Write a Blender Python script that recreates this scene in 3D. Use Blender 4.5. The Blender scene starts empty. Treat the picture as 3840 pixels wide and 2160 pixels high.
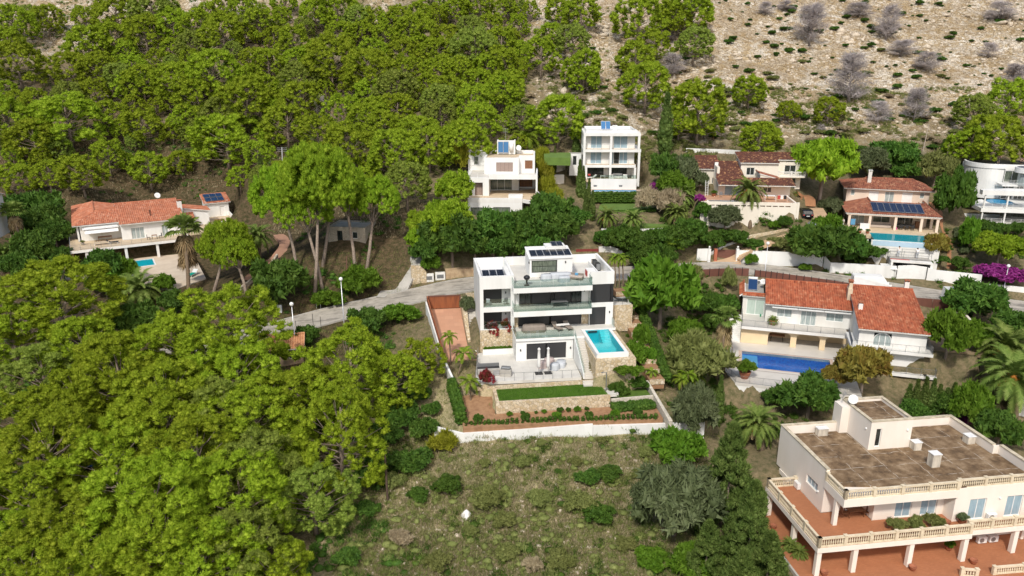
import bpy, bmesh, math, random
import numpy as np
from mathutils import Vector, Matrix, noise as mnoise
R = math.radians
SC = bpy.context.scene
COL = SC.collection
# ------------------------------------------------------------------ camera, sky, sun, exposure
FPX, PITCH, ROLL, CZ = 2760.0, R(17.4), R(0.15), 40.0
fw = np.array([0, math.cos(PITCH), -math.sin(PITCH)])
_r0 = np.array([1.0, 0, 0]); _u0 = np.cross(_r0, fw)
up = _u0*math.cos(ROLL)+_r0*math.sin(ROLL)
rt = _r0*math.cos(ROLL)-_u0*math.sin(ROLL)
C0 = np.array([0, 0, CZ])
cd = bpy.data.cameras.new('camera'); cam = bpy.data.objects.new('camera', cd); COL.objects.link(cam)
cd.sensor_width = 36; cd.lens = 36*FPX/3840; cd.clip_start = 1; cd.clip_end = 2500
cam.matrix_world = Matrix(((rt[0], up[0], -fw[0], 0), (rt[1], up[1], -fw[1], 0), (rt[2], up[2], -fw[2], CZ), (0, 0, 0, 1)))
SC.camera = cam
SUN_EL, SUN_AZ = 47.0, 20.0        # the sun stands behind the camera, a little to its left
W = bpy.data.worlds.new('World'); SC.world = W; W.use_nodes = True
sky = W.node_tree.nodes.new('ShaderNodeTexSky'); sky.sky_type = 'NISHITA'; sky.sun_disc = False
sky.sun_elevation = R(SUN_EL); sky.sun_rotation = R(180-SUN_AZ); sky.dust_density = 3.0; sky.ozone_density = 1.0
bg = W.node_tree.nodes['Background']; bg.inputs[1].default_value = 0.115
W.node_tree.links.new(sky.outputs[0], bg.inputs[0])
sl = bpy.data.lights.new('sun', 'SUN'); sl.energy = 2.7; sl.angle = R(6); sl.color = (1.0, 0.95, 0.86)
so = bpy.data.objects.new('sun', sl); COL.objects.link(so)
_h = Vector((math.sin(R(SUN_AZ))*math.cos(R(SUN_EL)), math.cos(R(SUN_AZ))*math.cos(R(SUN_EL)), -math.sin(R(SUN_EL))))
so.rotation_euler = _h.to_track_quat('-Z', 'Y').to_euler(); so.location = (-60, -120, 150)
SC.view_settings.view_transform = 'Standard'; SC.view_settings.look = 'None'
SC.view_settings.exposure = 0.30; SC.view_settings.gamma = 1.0
SC.cycles.max_bounces = 6; SC.cycles.transparent_max_bounces = 12
SC.cycles.caustics_reflective = False; SC.cycles.caustics_refractive = False

# ------------------------------------------------------------------ picture <-> place
def ray(px, py): return fw+rt*(px-1920)/FPX-up*(py-1080)/FPX
def at(px, py, D): return C0+D*ray(px, py)
def atz(px, py, z):
    r = ray(px, py); return C0+r*(z-CZ)/r[2]
class Frame:
    def __init__(s, x, y, z, yaw):
        s.o = np.array([x, y, z]); s.yaw = R(yaw); s.c, s.s = math.cos(s.yaw), math.sin(s.yaw)
    def w(s, u, v, h=0.0): return np.array([s.o[0]+u*s.c-v*s.s, s.o[1]+u*s.s+v*s.c, s.o[2]+h])
    def loc(s, x, y):
        dx, dy = x-s.o[0], y-s.o[1]; return dx*s.c+dy*s.s, -dx*s.s+dy*s.c
FA = Frame(-3.98, 86.2, 7.41, 7.5)     # modern white house (terrace floor)
FB = Frame(31.87, 95.06, 2.23, -16.8)  # red roofed villa with the arcade (pool floor)
FC = Frame(26.89, 54.99, -1.89, 7.8)   # big pale villa in front (underside of its balcony)
FD = Frame(-75.09, 121.2, 8.72, 30)    # red roofed villa on the slope (balcony floor)
FE = Frame(-3.98, 125.94, 17.2, -2)    # stepped white house
FF = Frame(13.78, 137.77, 18.15, -2.5) # four storey white house
FG = Frame(35.94, 126.91, 16.93, -7)   # old tiled villa
FH = Frame(58.43, 125.27, 11.72, -17.5)# villa with the solar panels
FI = Frame(81.59, 125.43, 12.22, -12)  # round white house

# ------------------------------------------------------------------ mesh building
class MB:
    def __init__(s): s.v = []; s.f = []; s.mi = []; s.k = 0
    def add(s, vs, fs):
        n = len(s.v); s.v.extend([tuple(map(float, p)) for p in vs])
        for f in fs: s.f.append(tuple(n+i for i in f)); s.mi.append(s.k)
        return s
    def box(s, x0, x1, y0, y1, z0, z1):
        return s.add([(x0,y0,z0),(x1,y0,z0),(x1,y1,z0),(x0,y1,z0),(x0,y0,z1),(x1,y0,z1),(x1,y1,z1),(x0,y1,z1)],
              [(0,3,2,1),(4,5,6,7),(0,1,5,4),(1,2,6,5),(2,3,7,6),(3,0,4,7)])
    def prism(s, pts, z0, z1):       # pts ccw (x,y); z0/z1 numbers or lists
        n = len(pts); a = z0 if hasattr(z0, '__len__') else [z0]*n; b = z1 if hasattr(z1, '__len__') else [z1]*n
        vs = [(p[0], p[1], a[i]) for i, p in enumerate(pts)]+[(p[0], p[1], b[i]) for i, p in enumerate(pts)]
        fs = [tuple(range(n-1, -1, -1)), tuple(range(n, 2*n))]+[(i, (i+1) % n, n+(i+1) % n, n+i) for i in range(n)]
        return s.add(vs, fs)
    def slab(s, quad, t):            # a sheet through 4+ 3D points with thickness t downward
        n = len(quad); vs = list(quad)+[(p[0], p[1], p[2]-t) for p in quad]
        return s.add(vs, [tuple(range(n)), tuple(range(2*n-1, n-1, -1))]+[(i, n+i, n+(i+1) % n, (i+1) % n) for i in range(n)])
    def tube(s, pts, rad, n=6, cap=True):
        pts = [Vector(p) for p in pts]; m = len(pts); rr = rad if hasattr(rad, '__len__') else [rad]*m
        vs = []; t0 = None
        for i, p in enumerate(pts):
            t = (pts[min(i+1, m-1)]-pts[max(i-1, 0)]).normalized()
            a = t.orthogonal().normalized() if t0 is None else (t0-t*t0.dot(t)).normalized()
            t0 = a; b = t.cross(a)
            for k in range(n):
                q = 2*math.pi*k/n; vs.append(p+(a*math.cos(q)+b*math.sin(q))*rr[i])
        fs = [(i*n+k, i*n+(k+1) % n, (i+1)*n+(k+1) % n, (i+1)*n+k) for i in range(m-1) for k in range(n)]
        if cap: fs += [tuple(range(n-1, -1, -1)), tuple((m-1)*n+k for k in range(n))]
        return s.add(vs, fs)
    def lathe(s, prof, n=12, cx=0, cy=0, cz=0):
        vs = [(cx+r*math.cos(2*math.pi*k/n), cy+r*math.sin(2*math.pi*k/n), cz+z) for r, z in prof for k in range(n)]
        m = len(prof)
        fs = [(i*n+k, i*n+(k+1) % n, (i+1)*n+(k+1) % n, (i+1)*n+k) for i in range(m-1) for k in range(n)]
        if prof[0][0] > 1e-4: fs.append(tuple(range(n-1, -1, -1)))
        if prof[-1][0] > 1e-4: fs.append(tuple((m-1)*n+k for k in range(n)))
        return s.add(vs, fs)
    def wall(s, u0, u1, v0, v1, z0, z1, holes=()):   # wall along u with rectangular holes (ua,ub,za,zb)
        xs = sorted({u0, u1, *[min(max(h[i], u0), u1) for h in holes for i in (0, 1)]})
        for a, b in zip(xs, xs[1:]):
            if b-a < 1e-4: continue
            m = (a+b)/2; cuts = sorted([(max(h[2], z0), min(h[3], z1)) for h in holes if h[0] < m < h[1]])
            z = z0
            for c, d in cuts:
                if c-z > 1e-3: s.box(a, b, v0, v1, z, c)
                z = max(z, d)
            if z1-z > 1e-3: s.box(a, b, v0, v1, z, z1)
        return s
    def wallv(s, v0, v1, u0, u1, z0, z1, holes=()):  # wall along v
        t = MB(); t.wall(v0, v1, u0, u1, z0, z1, holes)
        return s.add([(y, x, z) for x, y, z in t.v], [tuple(reversed(f)) for f in t.f])
    def build(s, name, mat, parent=None, smooth=False, bevel=0.0, loc=None):
        me = bpy.data.meshes.new(name); me.from_pydata(s.v, [], s.f)
        mats = mat if isinstance(mat, (list, tuple)) else [mat]
        for m in mats: me.materials.append(m)
        if len(mats) > 1: me.polygons.foreach_set('material_index', s.mi)
        if smooth: me.polygons.foreach_set('use_smooth', [True]*len(s.f))
        me.update()
        o = bpy.data.objects.new(name, me); COL.objects.link(o)
        if parent is not None: o.parent = parent
        if loc is not None: o.location = loc
        if bevel:
            b = o.modifiers.new('edge', 'BEVEL'); b.width = bevel; b.segments = 2; b.limit_method = 'ANGLE'
        return o
def tag(o, label=None, cat=None, group=None, kind=None):
    if cat and not kind: kind = 'thing'
    for k, v in (('label', label), ('category', cat), ('group', group), ('kind', kind)):
        if v: o[k] = v
    return o
def thing(name, label, cat, loc=(0, 0, 0), yaw=0.0, group=None):
    o = bpy.data.objects.new(name, None); o.empty_display_size = 0.3; COL.objects.link(o)
    o.location = loc; o.rotation_euler = (0, 0, yaw)
    return tag(o, label, cat, group)
def fthing(name, label, cat, F, u=0, v=0, h=0, group=None, turn=0.0):
    return thing(name, label, cat, tuple(F.w(u, v, h)), F.yaw+turn, group)
def dup(root, loc, yaw=0.0, label=None, group=None, scale=1.0):
    r = root.copy(); COL.objects.link(r); r.location = loc; r.rotation_euler = (0, 0, yaw)
    r.scale = (scale,)*3 if not hasattr(scale, '__len__') else scale
    if label: r['label'] = label
    if group: r['group'] = group
    for ch in root.children:
        c = ch.copy(); COL.objects.link(c); c.parent = r
        for g in ch.children:
            d = g.copy(); COL.objects.link(d); d.parent = c
    return r

# ------------------------------------------------------------------ materials
MATS = {}
def nodes_of(name):
    m = bpy.data.materials.new(name); m.use_nodes = True
    nt = m.node_tree; b = nt.nodes['Principled BSDF']; return m, nt, b
def N(nt, t, **kw):
    n = nt.nodes.new(t)
    for k, v in kw.items():
        if k.startswith('i_'): n.inputs[int(k[2:]) if k[2:].isdigit() else k[2:].replace('_', ' ')].default_value = v
        else: setattr(n, k, v)
    return n
def ramp(nt, src, stops):
    r = nt.nodes.new('ShaderNodeValToRGB'); e = r.color_ramp.elements
    while len(e) < len(stops): e.new(0.5)
    for i, (p, c) in enumerate(stops):
        e[i].position = p; e[i].color = (c, c, c, 1) if not hasattr(c, '__len__') else (*c[:3], 1)
    nt.links.new(src, r.inputs[0]); return r.outputs[0]
def mix(nt, f, a, b, mode='MIX'):
    m = nt.nodes.new('ShaderNodeMix'); m.data_type = 'RGBA'; m.blend_type = mode
    for sk, v in ((m.inputs[0], f), (m.inputs[6], a), (m.inputs[7], b)):
        if hasattr(v, 'links') or hasattr(v, 'is_linked'): nt.links.new(v, sk)
        elif hasattr(v, '__len__'): sk.default_value = (*v[:3], 1)
        else: sk.default_value = v
    return m.outputs[2]
def bump(nt, b, h, s=0.3, d=0.02):
    n = N(nt, 'ShaderNodeBump'); n.inputs['Strength'].default_value = s; n.inputs['Distance'].default_value = d
    nt.links.new(h, n.inputs['Height']); nt.links.new(n.outputs[0], b.inputs['Normal'])
def coords(nt, scale=(1, 1, 1)):
    t = N(nt, 'ShaderNodeTexCoord'); m = N(nt, 'ShaderNodeMapping'); m.inputs['Scale'].default_value = scale
    nt.links.new(t.outputs['Object'], m.inputs[0]); return m.outputs[0]
def noise(nt, vec, scale, detail=4, rough=0.6):
    n = N(nt, 'ShaderNodeTexNoise'); n.inputs['Scale'].default_value = scale; n.inputs['Detail'].default_value = detail
    n.inputs['Roughness'].default_value = rough; nt.links.new(vec, n.inputs[0]); return n.outputs[0]
def plain(name, c, rough=0.6, c2=None, scale=1.5, metal=0.0, bmp=0.0, streak=False):
    if name in MATS: return MATS[name]
    m, nt, b = nodes_of(name); b.inputs['Roughness'].default_value = rough; b.inputs['Metallic'].default_value = metal
    v = coords(nt, (1, 1, 0.25) if streak else (1, 1, 1)); n = noise(nt, v, scale)
    c2 = c2 or tuple(x*0.88 for x in c)
    nt.links.new(ramp(nt, n, [(0.28, c2), (0.6, c)]), b.inputs['Base Color'])
    if bmp: bump(nt, b, noise(nt, v, scale*12), bmp, 0.02)
    MATS[name] = m; return m
white = plain('white_render', (0.78, 0.77, 0.74), 0.75, (0.64, 0.62, 0.57), 0.5, streak=True)
crisp = plain('crisp_white_render', (0.80, 0.80, 0.78), 0.65, (0.68, 0.68, 0.65), 0.5, streak=True)
cream = plain('cream_render', (0.84, 0.77, 0.69), 0.8, (0.78, 0.71, 0.62), 0.6, streak=True)
peach = plain('peach_render', (0.76, 0.63, 0.52), 0.8, (0.70, 0.57, 0.46), 0.6, streak=True)
ochre = plain('ochre_render', (0.78, 0.62, 0.40), 0.8, (0.72, 0.55, 0.34), 0.6)
capm = plain('weathered_coping', (0.62, 0.54, 0.40), 0.85, (0.36, 0.31, 0.22), 1.6)
tilefloor = plain('pale_floor_tile', (0.60, 0.57, 0.52), 0.5, (0.55, 0.52, 0.47), 0.8)
sandfloor = plain('sand_floor_tile', (0.60, 0.48, 0.33), 0.7, (0.50, 0.39, 0.26), 0.8)
concrete = plain('concrete', (0.42, 0.40, 0.36), 0.85, (0.33, 0.31, 0.28), 1.2, bmp=0.2)
darkmetal = plain('dark_metal', (0.03, 0.03, 0.032), 0.5, metal=0.3)
greymetal = plain('grey_metal', (0.30, 0.31, 0.32), 0.4, metal=0.6)
whitepaint = plain('white_paint', (0.82, 0.82, 0.80), 0.4)
blackplastic = plain('black_plastic', (0.02, 0.02, 0.022), 0.4)
rust = plain('rusty_steel', (0.27, 0.085, 0.03), 0.75, (0.17, 0.05, 0.02), 2.5, streak=True)
brownmetal = plain('brown_metal', (0.16, 0.065, 0.045), 0.6, (0.12, 0.05, 0.035), 2)
teak = plain('brown_wood', (0.24, 0.11, 0.05), 0.6, (0.14, 0.06, 0.03), 6)
greyshutter = plain('taupe_shutter', (0.33, 0.25, 0.21), 0.6, (0.28, 0.21, 0.18), 5)
terracotta = plain('terracotta', (0.36, 0.13, 0.065), 0.8, (0.28, 0.10, 0.05), 3)
soil = plain('red_brown_soil', (0.33, 0.19, 0.10), 0.95, (0.23, 0.12, 0.06), 2.0, bmp=0.5)
bark = plain('pine_bark', (0.30, 0.24, 0.19), 0.95, (0.16, 0.115, 0.085), 5, bmp=0.6)
palmbark = plain('palm_bark', (0.20, 0.145, 0.095), 0.95, (0.10, 0.07, 0.045), 7, bmp=0.8)
deadwood = plain('dead_grey_wood', (0.30, 0.265, 0.25), 0.9, (0.20, 0.17, 0.155), 3)
fabric = plain('grey_cover_cloth', (0.50, 0.53, 0.56), 0.9, (0.44, 0.46, 0.49), 2)
taupe = plain('taupe_cloth', (0.26, 0.22, 0.185), 0.9, (0.21, 0.175, 0.15), 2)
whitecloth = plain('white_cloth', (0.76, 0.75, 0.73), 0.9)
skin = plain('skin', (0.50, 0.30, 0.21), 0.6)
redcloth = plain('red_cloth', (0.45, 0.06, 0.05), 0.8)
bluecloth = plain('blue_cloth', (0.10, 0.30, 0.50), 0.8)
hairm = plain('dark_hair', (0.03, 0.02, 0.015), 0.7)
antenna = plain('aluminium', (0.55, 0.55, 0.56), 0.35, metal=0.7)
cushion = plain('greige_cushion', (0.48, 0.41, 0.35), 0.9)
pinkcloth = plain('rose_grey_cloth', (0.50, 0.41, 0.38), 0.9)
def shutter():
    m, nt, b = nodes_of('dark_roller_shutter'); v = coords(nt)
    w = N(nt, 'ShaderNodeTexWave'); w.inputs['Scale'].default_value = 6; w.bands_direction = 'X'; nt.links.new(v, w.inputs[0])
    nt.links.new(ramp(nt, w.outputs[1], [(0.2, (0.022, 0.022, 0.024)), (0.8, (0.05, 0.05, 0.052))]), b.inputs['Base Color'])
    b.inputs['Roughness'].default_value = 0.45; return m
shut = shutter()
def glassy(name, c, rough=0.06, c2=None):
    m, nt, b = nodes_of(name); b.inputs['Roughness'].default_value = rough
    v = coords(nt, (1.0, 1.0, 0.25)); w = noise(nt, v, 5, 3)
    nt.links.new(ramp(nt, w, [(0.35, c2 or tuple(x*0.6 for x in c)), (0.65, c)]), b.inputs['Base Color'])
    b.inputs['Specular IOR Level'].default_value = 0.7; return m
curtain = glassy('glass_with_pale_curtain', (0.42, 0.47, 0.46), 0.08, (0.27, 0.33, 0.33))
bluecurtain = glassy('glass_with_blue_blind', (0.33, 0.45, 0.52), 0.1, (0.26, 0.38, 0.46))
darkglass = glassy('dark_window_glass', (0.05, 0.06, 0.055), 0.04, (0.015, 0.018, 0.018))
greenglass = glassy('grey_green_glass', (0.17, 0.20, 0.15), 0.05, (0.08, 0.095, 0.075))
mintglass = glassy('mint_frosted_glass', (0.48, 0.58, 0.52), 0.12, (0.42, 0.52, 0.46))
def clear(name, tint, gl=0.12, rough=0.02):
    m, nt, b = nodes_of(name); out = nt.nodes['Material Output']
    t = N(nt, 'ShaderNodeBsdfTransparent'); t.inputs[0].default_value = (*tint, 1)
    g = N(nt, 'ShaderNodeBsdfGlossy'); g.inputs['Roughness'].default_value = rough
    f = N(nt, 'ShaderNodeLayerWeight'); pw = N(nt, 'ShaderNodeMath', operation='POWER'); pw.inputs[1].default_value = 4.0; nt.links.new(f.outputs['Facing'], pw.inputs[0])
    a = N(nt, 'ShaderNodeMath', operation='MULTIPLY_ADD'); a.inputs[1].default_value = 0.5; a.inputs[2].default_value = gl+0.02; nt.links.new(pw.outputs[0], a.inputs[0])
    x = N(nt, 'ShaderNodeMixShader'); nt.links.new(a.outputs[0], x.inputs[0]); nt.links.new(t.outputs[0], x.inputs[1]); nt.links.new(g.outputs[0], x.inputs[2])
    nt.links.new(x.outputs[0], out.inputs[0]); return m, nt, g
balglass = clear('balustrade_glass', (0.80, 0.88, 0.86), 0.10)[0]
def watermat(name, tint):
    m, nt, g = clear(name, tint, 0.0, 0.03); v = coords(nt); n = N(nt, 'ShaderNodeBump'); n.inputs['Strength'].default_value = 0.10; n.inputs['Distance'].default_value = 0.05
    nt.links.new(noise(nt, v, 3.5, 3), n.inputs['Height']); nt.links.new(n.outputs[0], g.inputs['Normal']); return m
water = watermat('pool_water', (0.80, 0.97, 0.98)); deepwater = watermat('blue_pool_water', (0.7, 0.88, 0.98))
aqua = plain('aqua_pool_tile', (0.01, 0.44, 0.52), 0.4, (0.01, 0.40, 0.48), 1.0)
aquapale = plain('pale_aqua_step_tile', (0.10, 0.62, 0.66), 0.4)
teal = plain('teal_pool_tile', (0.02, 0.30, 0.36), 0.4, (0.02, 0.25, 0.31), 1.0)
skyblue = plain('sky_blue_pool_tile', (0.10, 0.36, 0.58), 0.4)
def mosaic(name, a, b_):
    m, nt, b = nodes_of(name); v = coords(nt); c = N(nt, 'ShaderNodeTexVoronoi'); c.inputs['Scale'].default_value = 5; nt.links.new(v, c.inputs[0])
    nt.links.new(mix(nt, c.outputs['Color'], a, b_), b.inputs['Base Color']); b.inputs['Roughness'].default_value = 0.3; return m
bluemosaic = mosaic('blue_mosaic', (0.004, 0.07, 0.30), (0.01, 0.17, 0.47))
def solarmat(name, c, line, s):
    m, nt, b = nodes_of(name); v = coords(nt); t = N(nt, 'ShaderNodeTexBrick'); t.offset = 0
    t.inputs['Scale'].default_value = 1; t.inputs['Brick Width'].default_value = s; t.inputs['Row Height'].default_value = s; t.inputs['Mortar Size'].default_value = 0.012
    t.inputs['Color1'].default_value = (*c, 1); t.inputs['Color2'].default_value = (*[x*0.8 for x in c], 1); t.inputs['Mortar'].default_value = (*line, 1)
    nt.links.new(v, t.inputs[0]); nt.links.new(t.outputs[0], b.inputs['Base Color']); b.inputs['Roughness'].default_value = 0.12; return m
pvblack = solarmat('black_solar_cells', (0.008, 0.009, 0.011), (0.06, 0.06, 0.065), 0.55)
pvblue = solarmat('blue_solar_cells', (0.010, 0.016, 0.045), (0.05, 0.07, 0.13), 0.4)
collector = plain('solar_collector_blue', (0.05, 0.17, 0.36), 0.15, (0.045, 0.15, 0.33), 0.6)
collectordark = plain('solar_collector_dark', (0.018, 0.05, 0.13), 0.12, (0.015, 0.04, 0.11), 0.6)
def tiled(name, cols, per=0.27, row=0.42, dirt=0.0):   # barrel tiles: colour varies tile by tile (object x along the eave, y up the slope)
    m, nt, b = nodes_of(name); v = coords(nt, (1/per, 1/row, 0)); wn = N(nt, 'ShaderNodeTexWhiteNoise'); wn.noise_dimensions = '2D'
    s = N(nt, 'ShaderNodeVectorMath', operation='FLOOR'); nt.links.new(v, s.inputs[0]); nt.links.new(s.outputs[0], wn.inputs['Vector'])
    c = ramp(nt, wn.outputs[0], [(i/(len(cols)-1), k) for i, k in enumerate(cols)])
    big = noise(nt, coords(nt), 0.7, 5)
    c = mix(nt, ramp(nt, big, [(0.42, 0.0), (0.72, 0.6+dirt)]), c, tuple(x*0.55 for x in cols[0]))
    sp = N(nt, 'ShaderNodeSeparateXYZ'); nt.links.new(v, sp.inputs[0]); fr = N(nt, 'ShaderNodeMath', operation='FRACT'); nt.links.new(sp.outputs[1], fr.inputs[0])
    bump(nt, b, fr.outputs[0], 0.6, 0.05)
    nt.links.new(c, b.inputs['Base Color']); b.inputs['Roughness'].default_value = 0.85; return m
redtile = tiled('red_roof_tile', [(0.27, 0.065, 0.028), (0.40, 0.105, 0.042), (0.44, 0.135, 0.06), (0.35, 0.085, 0.036), (0.50, 0.21, 0.11)])
orangetile = tiled('orange_roof_tile', [(0.38, 0.115, 0.055), (0.46, 0.16, 0.08), (0.52, 0.21, 0.115), (0.41, 0.13, 0.065), (0.55, 0.28, 0.18)])
oldtile = tiled('old_brown_roof_tile', [(0.10, 0.034, 0.022), (0.13, 0.045, 0.026), (0.16, 0.06, 0.032), (0.11, 0.037, 0.023), (0.12, 0.042, 0.026), (0.15, 0.05, 0.028), (0.48, 0.27, 0.12)], dirt=0.1)
mixtile = tiled('mixed_roof_tile', [(0.18, 0.058, 0.036), (0.27, 0.09, 0.05), (0.34, 0.13, 0.07), (0.22, 0.07, 0.04), (0.42, 0.21, 0.12)])
paletile = tiled('pale_orange_roof_tile', [(0.48, 0.22, 0.10), (0.55, 0.28, 0.14), (0.44, 0.19, 0.085)])
def stonewall(name, cols, scale=2.6, mortar=(0.55, 0.47, 0.36)):
    m, nt, b = nodes_of(name); v = coords(nt)
    a = N(nt, 'ShaderNodeTexVoronoi'); a.inputs['Scale'].default_value = scale; nt.links.new(v, a.inputs[0])
    e = N(nt, 'ShaderNodeTexVoronoi', feature='DISTANCE_TO_EDGE'); e.inputs['Scale'].default_value = scale; nt.links.new(v, e.inputs[0])
    sp = N(nt, 'ShaderNodeSeparateColor'); nt.links.new(a.outputs['Color'], sp.inputs[0])
    c = ramp(nt, sp.outputs[0], [(i/(len(cols)-1), k) for i, k in enumerate(cols)])
    k = ramp(nt, e.outputs[0], [(0.02, 0.0), (0.07, 1.0)])
    nt.links.new(mix(nt, k, mortar, c), b.inputs['Base Color']); bump(nt, b, k, 0.8, 0.05); b.inputs['Roughness'].default_value = 0.9; return m
stone = stonewall('honey_rubble_stone', [(0.50, 0.38, 0.22), (0.62, 0.50, 0.33), (0.66, 0.56, 0.41), (0.55, 0.42, 0.25), (0.70, 0.61, 0.47)], 3.0, (0.42, 0.34, 0.23))
greystone = stonewall('grey_rubble_stone', [(0.36, 0.31, 0.25), (0.46, 0.40, 0.32), (0.40, 0.34, 0.26)], 2.6)
def pavers(name, c1, c2, mort, bw=0.3, rh=0.3, off=0.0, ms=0.02):
    m, nt, b = nodes_of(name); v = coords(nt); t = N(nt, 'ShaderNodeTexBrick'); t.offset = off
    t.inputs['Scale'].default_value = 1; t.inputs['Brick Width'].default_value = bw; t.inputs['Row Height'].default_value = rh; t.inputs['Mortar Size'].default_value = ms
    for i, c in (('Color1', c1), ('Color2', c2), ('Mortar', mort)): t.inputs[i].default_value = (*c, 1)
    nt.links.new(v, t.inputs[0]); n = noise(nt, v, 0.9, 5)
    nt.links.new(mix(nt, ramp(nt, n, [(0.35, 0.0), (0.75, 0.5)]), t.outputs[0], tuple(x*0.72 for x in c1)), b.inputs['Base Color'])
    b.inputs['Roughness'].default_value = 0.8; return m
cottofloor = pavers('terracotta_paving', (0.43, 0.17, 0.075), (0.37, 0.14, 0.06), (0.33, 0.15, 0.08), 0.28, 0.14, 0.5, 0.012)
palefloor = pavers('large_pale_paving', (0.64, 0.62, 0.57), (0.60, 0.58, 0.53), (0.52, 0.50, 0.46), 0.9, 0.9, 0, 0.012)
drivefloor = pavers('pink_printed_concrete', (0.54, 0.30, 0.19), (0.47, 0.25, 0.155), (0.40, 0.22, 0.14), 1.2, 0.8, 0.5, 0.015)
brickstep = pavers('brick_steps', (0.40, 0.19, 0.09), (0.33, 0.15, 0.07), (0.25, 0.13, 0.07), 0.3, 0.3, 0.5, 0.02)
def flatroof():
    m, nt, b = nodes_of('weathered_flat_roof'); v = coords(nt)
    a = ramp(nt, noise(nt, v, 0.8, 8, 0.7), [(0.34, (0.075, 0.045, 0.022)), (0.5, (0.18, 0.115, 0.06)), (0.66, (0.32, 0.23, 0.14))])
    t = N(nt, 'ShaderNodeTexBrick'); t.offset = 0; t.inputs['Scale'].default_value = 1; t.inputs['Brick Width'].default_value = 3.4; t.inputs['Row Height'].default_value = 2.2; t.inputs['Mortar Size'].default_value = 0.035
    w = N(nt, 'ShaderNodeVectorMath', operation='ADD'); nt.links.new(v, w.inputs[0])
    nn = N(nt, 'ShaderNodeTexNoise'); nn.inputs['Scale'].default_value = 0.9; nt.links.new(v, nn.inputs[0])
    sc_ = N(nt, 'ShaderNodeVectorMath', operation='SCALE'); sc_.inputs['Scale'].default_value = 0.5; nt.links.new(nn.outputs['Color'], sc_.inputs[0]); nt.links.new(sc_.outputs[0], w.inputs[1])
    nt.links.new(w.outputs[0], t.inputs[0])
    f = N(nt, 'ShaderNodeMath', operation='MULTIPLY'); nt.links.new(t.outputs['Fac'], f.inputs[0]); nt.links.new(ramp(nt, noise(nt, v, 1.3, 3), [(0.42, 0.0), (0.55, 1.0)]), f.inputs[1])
    c = mix(nt, f.outputs[0], a, (0.42, 0.37, 0.30)); nt.links.new(c, b.inputs['Base Color']); b.inputs['Roughness'].default_value = 0.95
    bump(nt, b, noise(nt, v, 14, 4), 0.4, 0.02); return m
roofdirt = flatroof()
def leafmat(name, dark, light, tip, trans=0.25, scale=0.9):
    """foliage: colour differs leaf by leaf, clump by clump and tree by tree"""
    m, nt, b = nodes_of(name); out = nt.nodes['Material Output']
    g = N(nt, 'ShaderNodeNewGeometry'); oi = N(nt, 'ShaderNodeObjectInfo')
    n = noise(nt, coords(nt), scale, 3)
    a = N(nt, 'ShaderNodeMath', operation='MULTIPLY_ADD'); nt.links.new(g.outputs['Random Per Island'], a.inputs[0]); a.inputs[1].default_value = 0.3; nt.links.new(n, a.inputs[2])
    c = ramp(nt, a.outputs[0], [(0.33, dark), (0.62, light), (0.9, tip)])
    h = N(nt, 'ShaderNodeHueSaturation'); nt.links.new(c, h.inputs['Color'])
    for k, lo, hi in (('Hue', 0.490, 0.510), ('Value', 0.84, 1.14)):
        mr = N(nt, 'ShaderNodeMapRange'); mr.inputs[3].default_value = lo; mr.inputs[4].default_value = hi; nt.links.new(oi.outputs['Random'], mr.inputs[0]); nt.links.new(mr.outputs[0], h.inputs[k])
    nt.links.new(h.outputs[0], b.inputs['Base Color']); b.inputs['Roughness'].default_value = 0.65; b.inputs['Specular IOR Level'].default_value = 0.2
    t = N(nt, 'ShaderNodeBsdfTranslucent'); nt.links.new(h.outputs[0], t.inputs[0])
    x = N(nt, 'ShaderNodeMixShader'); x.inputs[0].default_value = trans
    nt.links.new(b.outputs[0], x.inputs[1]); nt.links.new(t.outputs[0], x.inputs[2]); nt.links.new(x.outputs[0], out.inputs[0]); return m
pineleaf = leafmat('pine_needles', (0.15, 0.225, 0.011), (0.27, 0.37, 0.018), (0.37, 0.46, 0.035), 0.35)
pinegrey = leafmat('pale_pine_needles', (0.14, 0.20, 0.028), (0.24, 0.32, 0.045), (0.34, 0.41, 0.08), 0.35)
stoneleaf = leafmat('stone_pine_needles', (0.13, 0.23, 0.012), (0.24, 0.37, 0.018), (0.34, 0.46, 0.035), 0.35)
broadleaf = leafmat('dark_broad_leaves', (0.035, 0.085, 0.012), (0.07, 0.15, 0.02), (0.12, 0.21, 0.03))
freshleaf = leafmat('fresh_green_leaves', (0.06, 0.14, 0.010), (0.115, 0.225, 0.016), (0.17, 0.29, 0.03), 0.35)
oliveleaf = leafmat('olive_leaves', (0.065, 0.09, 0.035), (0.12, 0.155, 0.065), (0.20, 0.24, 0.12))
cypleaf = leafmat('cypress_leaves', (0.055, 0.09, 0.018), (0.10, 0.15, 0.03), (0.17, 0.22, 0.055))
hedgeleaf = leafmat('hedge_leaves', (0.035, 0.085, 0.010), (0.065, 0.135, 0.016), (0.10, 0.18, 0.022))
scrubleaf = leafmat('scrub_leaves', (0.11, 0.135, 0.035), (0.19, 0.215, 0.06), (0.28, 0.30, 0.10))
dryleaf = leafmat('dry_scrub', (0.22, 0.17, 0.10), (0.37, 0.30, 0.19), (0.50, 0.42, 0.28))
yellowleaf = leafmat('yellow_green_bamboo', (0.17, 0.19, 0.012), (0.28, 0.29, 0.02), (0.38, 0.38, 0.05), 0.35)
palmleaf = leafmat('palm_fronds', (0.09, 0.15, 0.025), (0.17, 0.24, 0.045), (0.27, 0.33, 0.09), 0.35)
limeleaf = leafmat('lime_palm_fronds', (0.10, 0.17, 0.012), (0.18, 0.27, 0.02), (0.28, 0.35, 0.04), 0.35)
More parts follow.
